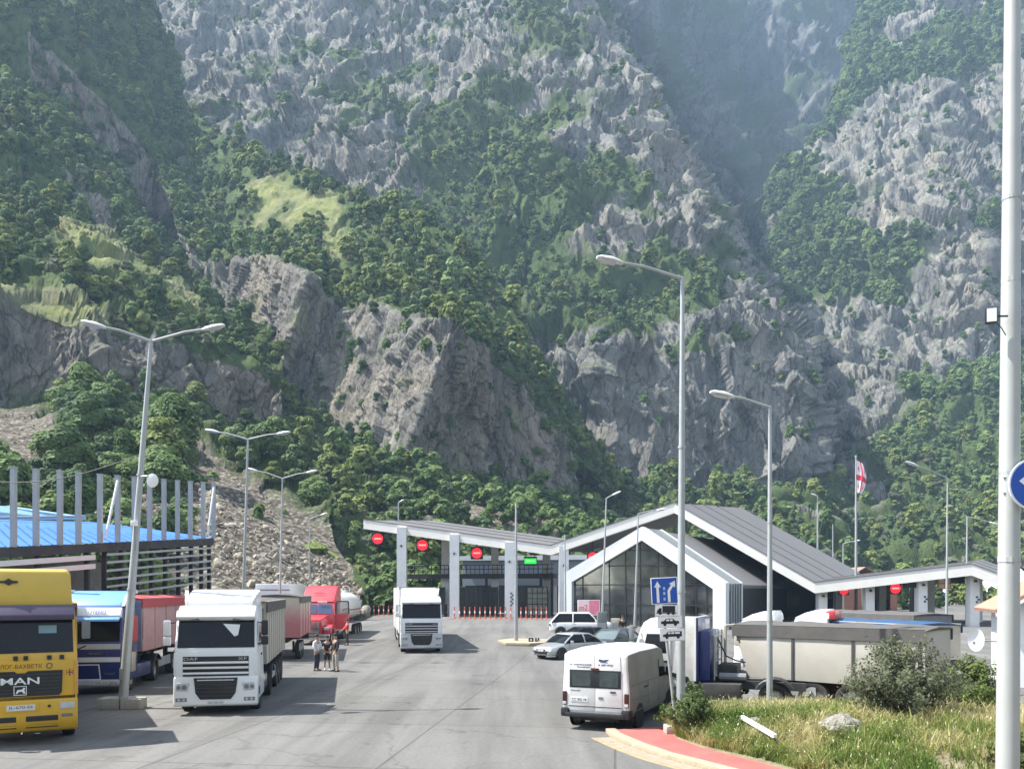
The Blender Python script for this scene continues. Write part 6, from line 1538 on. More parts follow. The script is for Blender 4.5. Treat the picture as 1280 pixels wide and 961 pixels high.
# 10: trailers and cabs parked behind it
def parked(name, lab, cat, px, py, Y, ln, zt, tarp, side, yaw, cab=None, grp=None):
    a = at(px, py, Y); t = thing(name, lab, cat, (a.x, Y, gz(Y)), math.radians(yaw), grp)
    tipper_trailer(t, 2.45, 0, ln, 1.05, zt, side, tarp, M['dark'], (ln - 3.6, ln - 2.4, ln - 1.2), rib=side, slope=.3, ribs=6)
    return t
parked('tipper_trailer', 'tipper trailer with a dark blue and white tarpaulin behind the beige trailer', 'trailer', 1020, 775, 42.0, 7.5, 2.46, M['navytarp'], M['beige'], -160.2)
tb_ = parked('tipper_trailer', 'farthest tipper trailer with a thin grey top edge', 'trailer', 1042, 772, 48.0, 7.0, 2.62, M['tarp'], M['grey'], -160)
def roof_cab(lab, px, py, Y, yaw, paint, red=False):
    a = at(px, py, Y); t = thing('parked_lorry', lab, 'lorry', (a.x, Y, gz(Y)), math.radians(yaw))
    sc = (a.z - gz(Y)) / 3.5
    cab = day_cab(t, paint, zr=3.0)
    b = MB(); h = 1.12
    b.loft([[(-h * k, y, 2.95), (-h * k * .95, y, 2.95 + zz * .6), (-h * k * .6, y, 2.95 + zz), (h * k * .6, y, 2.95 + zz), (h * k * .95, y, 2.95 + zz * .6), (h * k, y, 2.95)] for y, zz, k in ((.35, .06, .75), (.8, .28, .9), (1.4, .45, .98), (2.05, .5, 1.0), (2.1, .42, .98))]); sp = b.build('roof_spoiler', paint, t, smooth=True)
    if red: b = MB(); b.box(-1.05, 1.05, 1.9, 2.4, 2.9, 3.36); b.build('rear_fairing', M['red'], t, bevel=.08)
    semi_chassis(t, 2.45, 5.4, 1.35, 4.5)
    t.scale = (sc, sc, sc); return t
roof_cab('all-white lorry cab just visible over the beige tipper', 925, 761, 40.0, -90 - 30, M['white'])
roof_cab('white lorry cab with a red fairing just visible over the beige tipper', 990, 759, 40.5, -90 - 30, M['white'], True)

# ---------------------------------------------------- cars
def car(name, lab, paint, px, py, yaw, L=4.5, W=1.78, H=1.45, kind='car', shape='sedan', group=None, dark=None):
    t = thing(name, lab, 'car', group=group); place(t, px, py, yaw)
    hw = W / 2; zb = .22 if kind == 'car' else .34
    belt = .92 if kind == 'car' else 1.12
    def sec(y, k, z, zlo=zb): return [(-hw * k * .92, y, zlo), (-hw * k, y, zlo + .16), (-hw * k, y, z * .62 + zlo * .3), (-hw * k * .97, y, z - .07), (-hw * k * .86, y, z), (0, y, z + .03), (hw * k * .86, y, z), (hw * k * .97, y, z - .07), (hw * k, y, z * .62 + zlo * .3), (hw * k, y, zlo + .16), (hw * k * .92, y, zlo)]
    b = MB()
    hz = belt - (.16 if kind == 'car' else .06)
    st = [(0.0, .80, hz - .22, zb + .08), (.10, .92, hz - .08, zb), (.5, .98, hz + .02, zb), (1.25, 1.0, belt, zb), (L * .55, 1.0, belt + .02, zb), (L - .9, .99, belt + .02, zb), (L - .15, .94, belt - .02 if shape == 'sedan' else belt, zb), (L, .86, belt - .12, zb + .1)]
    b.loft([sec(y, k, z, zl) for y, k, z, zl in st]); body = b.build('body', paint, t, bevel=.02, ang=30, smooth=True)
    # greenhouse
    yb0, yt0, yt1, yb1 = (1.05, 1.85, 3.05, 3.95) if shape == 'sedan' else (1.35, 1.95, L - .75, L - .12)
    b = MB(); g = lambda y, k, z: [(-hw * k, y, z), (hw * k, y, z)]
    def ring(y0, y1, k, z): return [(-hw * k, y0, z), (hw * k, y0, z), (hw * k, y1, z), (-hw * k, y1, z)]
    b.loft([ring(yb0, yb1, .93, belt - .03), ring(yb0 + (yt0 - yb0) * .5, yb1 + (yt1 - yb1) * .5, .86, (belt + H) / 2), ring(yt0, yt1, .74, H - .06)]); gh = b.build('windows', M['glass'] if not dark else dark, t, bevel=.03, smooth=True)
    b = MB(); b.loft([ring(yt0 - .12, yt1 + .12, .765, H - .10), ring(yt0 - .02, yt1 + .02, .72, H - .02), ring(yt0 + .25, yt1 - .25, .50, H)]); b.build('roof', paint, t, bevel=.03, smooth=True)
    b = MB()
    for s in (-1, 1):
        for (y0, y1) in ((yb0, yt0), ((yb0 + yb1) / 2 + .1, (yt0 + yt1) / 2 + .1), (yb1, yt1)):
            b.tube([(s * hw * .935, y0, belt - .02), (s * hw * .868, (y0 + y1) / 2, (belt + H) / 2), (s * hw * .755, y1, H - .07)], .045, 5)
    b.build('pillar', paint, t)
    for s in (-1, 1):
        b = MB(); b.loft([[(s * hw * .55, .0, hz - .24), (s * hw * .86, .06, hz - .22), (s * hw * .90, .22, hz - .10), (s * hw * .6, .05, hz - .12)], [(s * hw * .55, .10, hz - .24), (s * hw * .86, .16, hz - .22), (s * hw * .90, .30, hz - .10), (s * hw * .6, .15, hz - .12)]]); b.build('headlight', M['lens'], t)
        b = MB(); b.box(s * hw * .78 - .14, s * hw * .78 + .14, L - .08, L + .012, belt - .28, belt - .12); b.build('tail_light', M['taillight'], t, bevel=.02)
        b = MB(); b.box(s * (hw + .09) - .10, s * (hw + .09) + .10, 1.42, 1.55, belt - .02, belt + .13); b.build('mirror', paint, t, bevel=.03)
    b = MB(); b.box(-hw * .62, hw * .62, -.02, .06, zb + .10, zb + .26); b.build('lower_grille', M['black'], t, bevel=.02)
    b = MB(); b.box(-hw * .42, hw * .42, -.01, .08, hz - .26, hz - .16); b.build('grille', M['black'], t, bevel=.015)
    number_plate(t, 0, -.022, zb + .30, 'BB 418 CC', .5, .11)
    for s in (-1, 1):
        for y in (.62 + WR[kind] * .55, L - .85): b = MB(); b.disc((s * (hw - .004), y, WR[kind]), WR[kind] + .055, (s, 0, 0), 24, .01); b.build('wheel_well', M['black'], t)
    for y in (.62 + WR[kind] * .55, L - .85):
        for s in (-1, 1): wheel(t, kind, s * (hw - .085), y)
    for s in (-1, 1):
        b = MB()
        for y in (1.35, (yb0 + yb1) / 2 + .15, L - 1.2): b.box(s * (hw + .001) - .003, s * (hw + .001) + .003, y, y + .012, zb + .2, belt - .06)
        b.build('door_seam', M['black'], t)
        b = MB(); b.box(s * (hw + .008) - .012, s * (hw + .008) + .012, (yb0 + yb1) / 2 - .12, (yb0 + yb1) / 2 + .06, belt - .18, belt - .15); b.build('door_handle', M['chrome'], t)
    return t
car('silver_car', 'silver saloon car turned towards the open lot', M['silver'], 676, 824, -52)
car('black_car', 'black saloon car half hidden behind the silver one', M['carblack'], 690, 812, -70)
car('white_car', 'tall white off-road car parked sideways behind the saloons', M['white'], 768, 795, 88, L=5.0, W=1.9, H=1.86, kind='suv', shape='suv')
car('dark_car', 'dark grey car with a pale windscreen just beyond the white van', M['cardark'], 742, 818, -40, H=1.5, dark=mat('pale_windscreen', (.10, .13, .13), .05, spec=.9))
# ------------------------------------------------------------------ street lamps
def street_lamp(lab, base, top, heads, r0=.12, r1=.055, m=None, foot=None, name='street_lamp', group=None, cat='street lamp', extras=None):
    """tapered pole from base to top, arms to each lamp head"""
    base, top = Vector(base), Vector(top); m = m or M['galv']
    t = thing(name, lab, cat, base, 0, group); d = top - base
    n = 8; b = MB(); b.tube([d * (i / n) for i in range(n + 1)], [r0 + (r1 - r0) * i / n for i in range(n + 1)], 14); pole = b.build('pole', m, t, smooth=True)
    b = MB(); b.tube([d * .30, d * .306], [r0 * .95, r0 * .95], 12); b.build('collar', m, pole); b = MB(); b.tube([d * .62, d * .625], [r0 * .8, r0 * .8], 12); b.build('collar', m, pole)
    if foot != 'none':
        b = MB(); b.box(-r0 * 1.9, r0 * 1.9, -r0 * 1.9, r0 * 1.9, 0, .03); b.build('base_plate', m, t)
        b = MB(); b.box(-r0 * .35, r0 * .35, -r0 - .012, -r0 + .03, .6, 1.0); b.build('service_door', m, pole)
    for h in heads:
        h = Vector(h) - base; a = h - d; side = a.normalized()
        b = MB(); b.tube([d - Vector((0, 0, .05)), d + a * .45 + Vector((0, 0, a.length * .02)), d + a * .80], [r1 * .9, r1 * .75, r1 * .7], 8); b.build('arm', m, t)
        u = Vector((-side.y, side.x, 0)).normalized(); w_ = .17; L_ = max(.75, a.length * .30); s0 = h - side * L_
        rings = []
        for k, ww, hh in ((0.0, .06, .05), (.12, .10, .08), (.45, w_, .11), (.85, w_ * .9, .08), (1.0, w_ * .5, .04)):
            c = s0 + side * (L_ * k); rings.append([c + u * (ww * math.cos(q)) + Vector((0, 0, hh * math.sin(q) * (1.0 if math.sin(q) > 0 else .55))) for q in [2 * math.pi * i / 12 for i in range(12)]])
        b = MB(); b.loft(rings); hd = b.build('lamp_head', mat('pale_lamp_housing', (.60, .62, .62), .35, var=.05), t, smooth=True)
        c = s0 + side * (L_ * .55) - Vector((0, 0, .055)); q = [c + side * L_ * .28 + u * .11, c + side * L_ * .28 - u * .11, c - side * L_ * .25 - u * .11, c - side * L_ * .25 + u * .11]
        b = MB(); b.extr(q, (0, 0, -.02)); b.build('lamp_lens', M['lens'], hd)
    return t
def lamp_px(lab, bp, top, heads, Y, dys=None, **k):
    g = at(bp[0], bp[1], Y); g.z = k.pop('z0', gz(Y)); tp = at(top[0], top[1], Y)
    hs = [at(hx, hy, Y + (dys[i] if dys else 0)) for i, (hx, hy) in enumerate(heads)]
    return street_lamp(lab, g, tp, hs, **k)
l1 = lamp_px('leaning double-armed lamp post on a concrete block between the yellow and white lorries', (154, 884), (189, 425), [(102, 402), (281, 407)], 27.9, [-.6, .4], r0=.155, r1=.06, z0=.34)
lamp_px('double-armed lamp post rising behind the nearest white lorry', (302, 800), (310, 548), [(257, 537), (363, 540)], 45.9, [0, 0], r0=.105, r1=.05)
lamp_px('double-armed lamp post rising over the white trailer left of the red lorry', (349, 800), (353, 597), [(308, 585), (396, 588)], 61.8, r0=.105, r1=.05)
lamp_px('short-armed lamp post beside the scree, behind the red lorry', (387, 773), (387, 648), [(409, 641)], 90, r0=.12, r1=.06)
lamp_px('slim lamp post without visible arm on the small island by the silver car', (645, 803), (645, 628), [], 58.6, r0=.15, r1=.06)
lamp_px('thin mast left of the pink billboard, behind the white car', (707, 790), (706, 668), [], 68, r0=.09, r1=.05)
lamp_px('lamp post with a short right arm standing before the glass hall', (752, 790), (758, 622), [(776, 614)], 68, r0=.105, r1=.05)
lamp_px('lamp post with a long right arm before the middle of the glass hall', (793, 790), (798, 641), [(832, 636)], 69, r0=.105, r1=.05)
lamp_px('tall lamp post with a long left arm beside the blue lane sign', (851, 900), (853, 346), [(746, 322)], 23.2, [-.4], r0=.128, r1=.055, z0=.1)
lamp_px('lamp post with a left arm standing in the grass before the beige tipper', (962, 893), (962.5, 507), [(888, 490)], 25.2, [-.3], r0=.098, r1=.05, z0=.2)
lamp_px('lamp post with a left arm behind the low right canopy', (1183, 778), (1184.5, 597), [(1133, 577)], 62, r0=.105, r1=.05, dys=[-.4])
lamp_px('lamp post with a right arm beside the right end of the low canopy', (1208, 775), (1209, 645), [(1248, 656)], 78, r0=.12, r1=.06)
lamp_px('far lamp post with a short left arm above the dip of the zigzag roof', (1022, 745), (1022, 620), [(1014, 617)], 108, r0=.16, r1=.08, foot='none')
lamp_px('short far lamp post with a right arm left of the flag', (1054, 745), (1054, 679), [(1075, 675)], 104, r0=.13, r1=.08, foot='none')
lamp_px('thin far mast between the zigzag roof and the flagpole', (1041, 745), (1041, 655), [], 112, r0=.10, r1=.06, foot='none')
lamp_px('far lamp post with a short arm behind the left canopy tip', (498, 700), (498, 628), [(505, 624)], 118, r0=.14, r1=.08, foot='none')
cb = thing('concrete_block', 'low split concrete block at the foot of the leaning double-armed lamp', 'concrete block', (at(154, 884, 27.9).x, 27.9, 0), math.radians(6))
b = MB(); b.box(-.72, -.02, -.30, .35, 0, .36); b.box(.02, .68, -.36, .28, 0, .34); b.build('block', M['concrete'], cb, bevel=.025)
# small floodlight and junction box on the leaning lamp
p1 = at(178, 600, 27.8); fl = thing('pole_floodlight', 'small round white floodlight on the leaning double-armed lamp post', 'floodlight', p1)
b = MB(); b.tube([(-.05, 0, .12), (.22, -.1, .12)], .03, 6); b.build('bracket', M['galv'], fl)
b = MB(); rings = [[(.36 + r_ * math.cos(a), y_, -.02 + r_ * 1.25 * math.sin(a)) for a in [2 * math.pi * k / 18 for k in range(18)]] for r_, y_ in ((.03, .12), (.13, .08), (.18, -.02), (.185, -.08), (.16, -.09))]
b.loft(rings); b.build('lamp_head', M['signwhite'], fl, smooth=True)
p2 = at(168, 654, 27.7); jb = thing('junction_box', 'small pale junction box strapped to the leaning lamp post', 'junction box', p2)
b = MB(); b.box(-.10, .10, -.09, .06, -.09, .09); b.build('box', M['signwhite'], jb, bevel=.015); b = MB(); b.tube([(0, -.01, -.09), (.02, .02, -.9)], .015, 5); b.build('conduit', M['grey'], jb)
# overhead cable
cbm = MB(); A0, A1 = at(-60, 594, 31), at(176, 568, 27.9)
cbm.tube([A0.lerp(A1, i / 14) + Vector((0, 0, -.55 * math.sin(math.pi * i / 14))) for i in range(15)], .018, 5)
tag(cbm.build('cable', M['cable']), 'thin cable sagging from the left edge to the leaning lamp post', 'cable')
cbm = MB(); A0, A1 = at(105, 640, 46), at(232, 622, 58)
cbm.tube([A0.lerp(A1, i / 14) + Vector((0, 0, -.7 * math.sin(math.pi * i / 14))) for i in range(15)], .03, 5)
tag(cbm.build('cable', M['cable']), 'slack cable strung behind the posts of the blue shed', 'cable')

# ------------------------------------------------------------------ the big pole at the right edge
YP = 12.8
big = street_lamp('thick pale steel pole at the right edge carrying a floodlight and a round sign', (at(1259, 961, YP).x, YP, .35), at(1266, -60, YP), [], r0=.168, r1=.108, m=M['polewhite'], name='steel_pole', cat='pole', foot='none')
b = MB()
for f_ in (.40, .715): c = (Vector(at(1266, -60, YP)) - Vector((at(1259, 961, YP).x, YP, .35))) * f_; b = MB(); b.tube([c, c + Vector((0, 0, .05))], .150 - f_ * .04 + .01, 16); b.build('band', M['galv'], big)
c = at(1240, 395, YP - .15); f2 = thing('floodlight', 'square white floodlight on a bracket near the middle of the big pale pole', 'floodlight', c, math.radians(-20))
b = MB(); b.box(-.09, .07, -.04, .05, -.11, .12); b.build('housing', M['black'], f2, bevel=.012)
b = MB(); b.box(-.075, .055, -.05, -.041, -.095, .105); b.build('lens', M['signwhite'], f2)
b = MB(); b.tube([(.05, .03, .0), (.22, .05, -.01)], .014, 6); b.tube([(.07, .05, -.10), (.14, .10, -.16), (.20, .1, -.28)], .008, 5); b.build('bracket', M['black'], f2)
c = at(1293.5, 605, YP - .22); sg = thing('round_sign', 'round blue mandatory sign with a white arrow fixed to the big pole', 'sign', c)
R = 32 * YP / F
b = MB(); b.disc((0, .02, 0), R, (0, -1, 0), 40, .025); pl = b.build('rim', M['signwhite'], sg)
b = MB(); b.disc((0, -.006, 0), R * .93, (0, -1, 0), 40, .004); b.build('face', M['signblue'], sg)
b = MB(); b.poly([(-R * .62, -.012, R * .12), (-R * .12, -.012, R * .52), (-R * .12, -.012, R * .24), (R * .55, -.012, R * .24), (R * .55, -.012, 0), (-R * .12, -.012, 0), (-R * .12, -.012, -R * .28)]); b.build('arrow', M['signwhite'], sg)
b = MB(); b.tube([(-R * 1.0, .14, R * .3), (R * .3, .04, R * .3)], .016, 6); b.tube([(-R * 1.0, .14, -R * .3), (R * .3, .04, -R * .3)], .016, 6); b.build('bracket', M['galv'], sg)

# ------------------------------------------------------------------ lane sign with its plates
YS = 22.4; k = YS / F
base = at(846, 893, YS); base.z = .1
ls = thing('lane_sign', 'tilted blue two-lane arrow sign above three white vehicle plates', 'sign', base)
hd = at(832, 792, YS)
b = MB(); b.tube([(0, 0, 0), hd - base + Vector((.02, .06, 0)), at(822, 722, YS) - base + Vector((0, .06, 0))], .042, 10); b.build('post', M['galv'], ls, smooth=True)
b = MB(); b.box(-.32, .32, -.25, .25, -.02, .22); b.build('footing', M['concrete'], ls, bevel=.02)
def plate(name, cx, cy, wpx, hpx, rot, face, rim, kids=None):
    c = at(cx, cy, YS - .03) - base; w_, h_ = wpx * k, hpx * k
    e = MB(); e.box(-w_ / 2, w_ / 2, 0, .02, -h_ / 2, h_ / 2); o = e.build(name, rim, ls, bevel=.006); o.location = c; o.rotation_euler = (0, math.radians(rot), 0)
    e = MB(); e.box(-w_ / 2 + .018, w_ / 2 - .018, -.004, -.001, -h_ / 2 + .018, h_ / 2 - .018); e.build('face', face, o)
    return o, w_, h_
o, w_, h_ = plate('arrow_panel', 830.5, 738, 33, 33, -3.0, M['signblue'], M['signwhite'])
b = MB()
def arrow(x0, pts, wd):
    return pts
yq = -.008
b.poly([(-.27, yq, .10), (-.18, yq, .26), (-.09, yq, .10), (-.145, yq, .10), (-.145, yq, -.31), (-.215, yq, -.31), (-.215, yq, .10)]); b.build('arrow', M['signwhite'], o)
b = MB(); b.poly([(.08, yq, -.31), (.15, yq, -.31), (.15, yq, -.02), (.235, yq, .11), (.285, yq, .075), (.29, yq, .255), (.13, yq, .18), (.18, yq, .148), (.08, yq, .0)]); b.build('arrow', M['signwhite'], o)
for z in (.06, -.07, -.22):
    b = MB(); b.box(-.035, .02, yq, -.004, z - .04, z + .04); b.build('lane_dash', mat('sign_pale_blue', (.35, .45, .62), .5), o)
def silhouette(o, kind):
    b = MB(); y = -.009
    if kind == 'truck':
        b.poly([(-.12, y, -.04), (.22, y, -.04), (.22, y, .13), (-.12, y, .13)]); b.poly([(-.26, y, -.05), (-.14, y, -.05), (-.14, y, .07), (-.20, y, .07), (-.26, y, 0)])
        b.poly([(-.28, y - .001, -.07), (.26, y - .001, -.07), (.26, y - .001, -.045), (-.28, y - .001, -.045)]); ws = (-.18, .04, .17)
    elif kind == 'car':
        b.poly([(-.24, y, -.05), (.24, y, -.05), (.24, y, .02), (.14, y, .03), (.08, y, .09), (-.10, y, .09), (-.16, y, .03), (-.24, y, .015)]); ws = (-.14, .14)
    else:
        b.poly([(-.25, y, -.05), (.25, y, -.05), (.25, y, .09), (-.12, y, .09), (-.18, y, .02), (-.25, y, .01)]); ws = (-.15, .15)
    for x in ws: b.disc((x, y + .0, -.065), .042, (0, -1, 0), 12, .003)
    s = b.build('silhouette', M['black'], o)
    if kind != 'truck':
        b = MB()
        for x0, x1 in (((-.10, -.02), (.0, .07)) if kind == 'car' else ((-.12, -.05), (-.03, .05), (.07, .20))): b.poly([(x0, y - .003, .025), (x1, y - .003, .025), (x1, y - .003, .072), (x0, y - .003, .072)])
        b.build('cut_out', M['signwhite'], o)
for cy, cx, kd, rot, wp in ((763, 833.5, 'truck', 0, 29), (777, 837.5, 'car', -1.5, 31), (793, 840.5, 'bus', -2, 31)):
    o, w_, h_ = plate('vehicle_plate', cx, cy, wp, 15.0 if kd != 'bus' else 15.5, rot, M['signwhite'], mat('plate_rim', (.55, .56, .56), .5)); silhouette(o, kd)

# ------------------------------------------------------------------ billboard, flag, bollards, island
c = at(736, 759, 66); bb = thing('billboard', 'small pink and white billboard on a post before the glass hall', 'billboard', (c.x, 66, gz(66)))
zc = c.z - gz(66); kk = 66 / F
b = MB(); b.box(-14 * kk, 14 * kk, 0, .12, zc - 9.5 * kk, zc + 9.5 * kk); b.build('frame', M['signwhite'], bb)
b = MB(); b.box(-13.3 * kk, .5 * kk, -.012, -.002, zc - 8.8 * kk, zc + 8.8 * kk); b.build('pale_panel', mat('pale_pink_print', (.72, .50, .52), .5, var=.04), bb)
b = MB(); b.box(.5 * kk, 13.3 * kk, -.012, -.002, zc - 8.8 * kk, zc + 8.8 * kk); b.build('pink_panel', mat('pink_print', (.68, .20, .27), .5, var=.12, scale=5), bb)
lettering('m2', 10 * kk, 7 * kk, M['signred'], bb, (-6.6 * kk, -.018, zc), depth=.004)
b = MB(); b.tube([(0, .06, 0), (0, .06, zc - 9 * kk)], .07, 8); b.build('post', M['black'], bb)
c = at(1070, 572, 86); fp = thing('flagpole', 'tall flagpole behind the low right canopy', 'flagpole', (c.x, 86, gz(86)))
b = MB(); b.tube([(0, 0, 0), (0, 0, c.z - gz(86))], [.16, .07], 10); b.build('pole', M['galv'], fp, smooth=True); b = MB(); b.tube([(0, 0, c.z - gz(86)), (0, 0, c.z - gz(86) + .25)], .12, 8); b.build('finial', M['galv'], fp)
fg = thing('flag', 'limp white flag with red crosses hanging from the flagpole', 'flag', at(1070, 575, 85.9))
nx, nz_ = 14, 18; V = []; kf = 86 / F
for j in range(nz_ + 1):
    for i in range(nx + 1):
        u, v = i / nx, j / nz_
        x = u * 13.5 * kf * (.55 + .45 * math.sin(math.pi * min(1, v * .9 + .12))); z = -v * 40 * kf - u * u * 6 * kf * (1 - v) - u * 2.5 * kf
        V.append((x + .05, .22 * math.sin(u * 7 + v * 2.0) * u, z))
Fq = [(j * (nx + 1) + i, j * (nx + 1) + i + 1, (j + 1) * (nx + 1) + i + 1, (j + 1) * (nx + 1) + i) for j in range(nz_) for i in range(nx)]
fl_ = mesh_obj('cloth', V, Fq, [mat('white_flag_cloth', (.74, .72, .72), .8, var=.03), mat('red_flag_cloth', (.60, .05, .09), .8, var=.05)], fg, smooth=True)
for f_ in fl_.data.polygons:
    i, j = f_.index % nx, f_.index // nx
    if i in (6, 7) or j in (8, 9, 10) or ((i in (2, 3, 10, 11)) and j in (3, 4, 5, 13, 14, 15) and not (i in (2, 11) and j in (3, 5, 13, 15))): f_.material_index = 1
# bollards
bol = None
def bollard(px, py, h, lab, grp):
    global bol
    p = onground(px, py)
    if bol is None:
        t = thing('bollard', lab, 'bollard', p, 0, grp)
        b = MB(); b.lathe_x([(0, .001), (0, .14), (.05, .14), (.08, .055), (1.0, .045), (1.03, .001)], (0, 0, 0), 10); o = b.build('post', M['orange'], t, smooth=True); o.rotation_euler = (0, math.radians(-90), 0)
        b = MB(); b.lathe_x([(.45, .001), (.45, .058), (.66, .054), (.66, .001)], (0, 0, 0), 10); o = b.build('white_band', M['signwhite'], t); o.rotation_euler = (0, math.radians(-90), 0); bol = t
    else:
        t = copy_tree(bol); t.location = p; t['label'] = lab; t['group'] = grp
    t.scale = (h, h, h)
for i in range(9): bollard(443 + i * 6.1, 768.5 + (i % 3) * .4, 1.15, 'orange and white bollard in the row left of the far white lorry', 'bollards left of the far white lorry')
for i in range(19): bollard(568 + i * 6.4, 772.5 + (i % 2) * .6 + i * .02, 1.25, 'orange and white bollard in the row before the lane gates', 'bollards before the lane gates')
isl = [onground(*q) for q in ((622, 802), (632, 806.5), (662, 807.5), (684, 806), (684, 800), (640, 799))]
b = MB(); b.prism_z([(p.x, p.y) for p in isl], isl[0].z - .05, isl[0].z + .14); o = b.build('kerb', mat('sandy_kerb', (0, 0, 0)), bevel=.02); o['kind'] = 'structure'; o['label'] = 'small raised island round the slim lamp post'
c = onground(668, 805); tb = thing('route_board', 'small black and white board lying on the island beside the silver car', 'board', (c.x, c.y, c.z + .14))
tb.scale = (.55, .55, .55)
b = MB(); b.box(-.75, .75, 0, .06, 0, .62); b.build('board', M['signwhite'], tb)
b = MB(); b.box(-.72, -.12, -.012, -.001, .06, .56); b.box(.10, .28, -.012, -.001, .06, .56); b.box(.42, .60, -.012, -.001, .18, .56); b.box(.28, .42, -.012, -.001, .06, .22); b.build('black_mark', M['black'], tb)
b = MB(); b.box(-.55, -.30, -.02, -.0125, .2, .42); b.build('white_mark', M['signwhite'], tb)
for px, py in ((780, 800), (801, 801)):
    c = at(px, py, 50); t = thing('grey_cabinet', 'grey control cabinet on a pole before the glass hall' if px < 790 else 'pale control cabinet right of the grey one before the glass hall', 'cabinet', (c.x, 62, gz(62)))
    b = MB(); b.box(-.35, .35, 0, .5, .1, 2.0 if px < 790 else 1.5); b.build('box', M['grey'] if px < 790 else M['beige'], t, bevel=.03); b = MB(); b.box(-.28, .28, -.012, -.001, .3, 1.2); b.build('door', M['galv'], t)

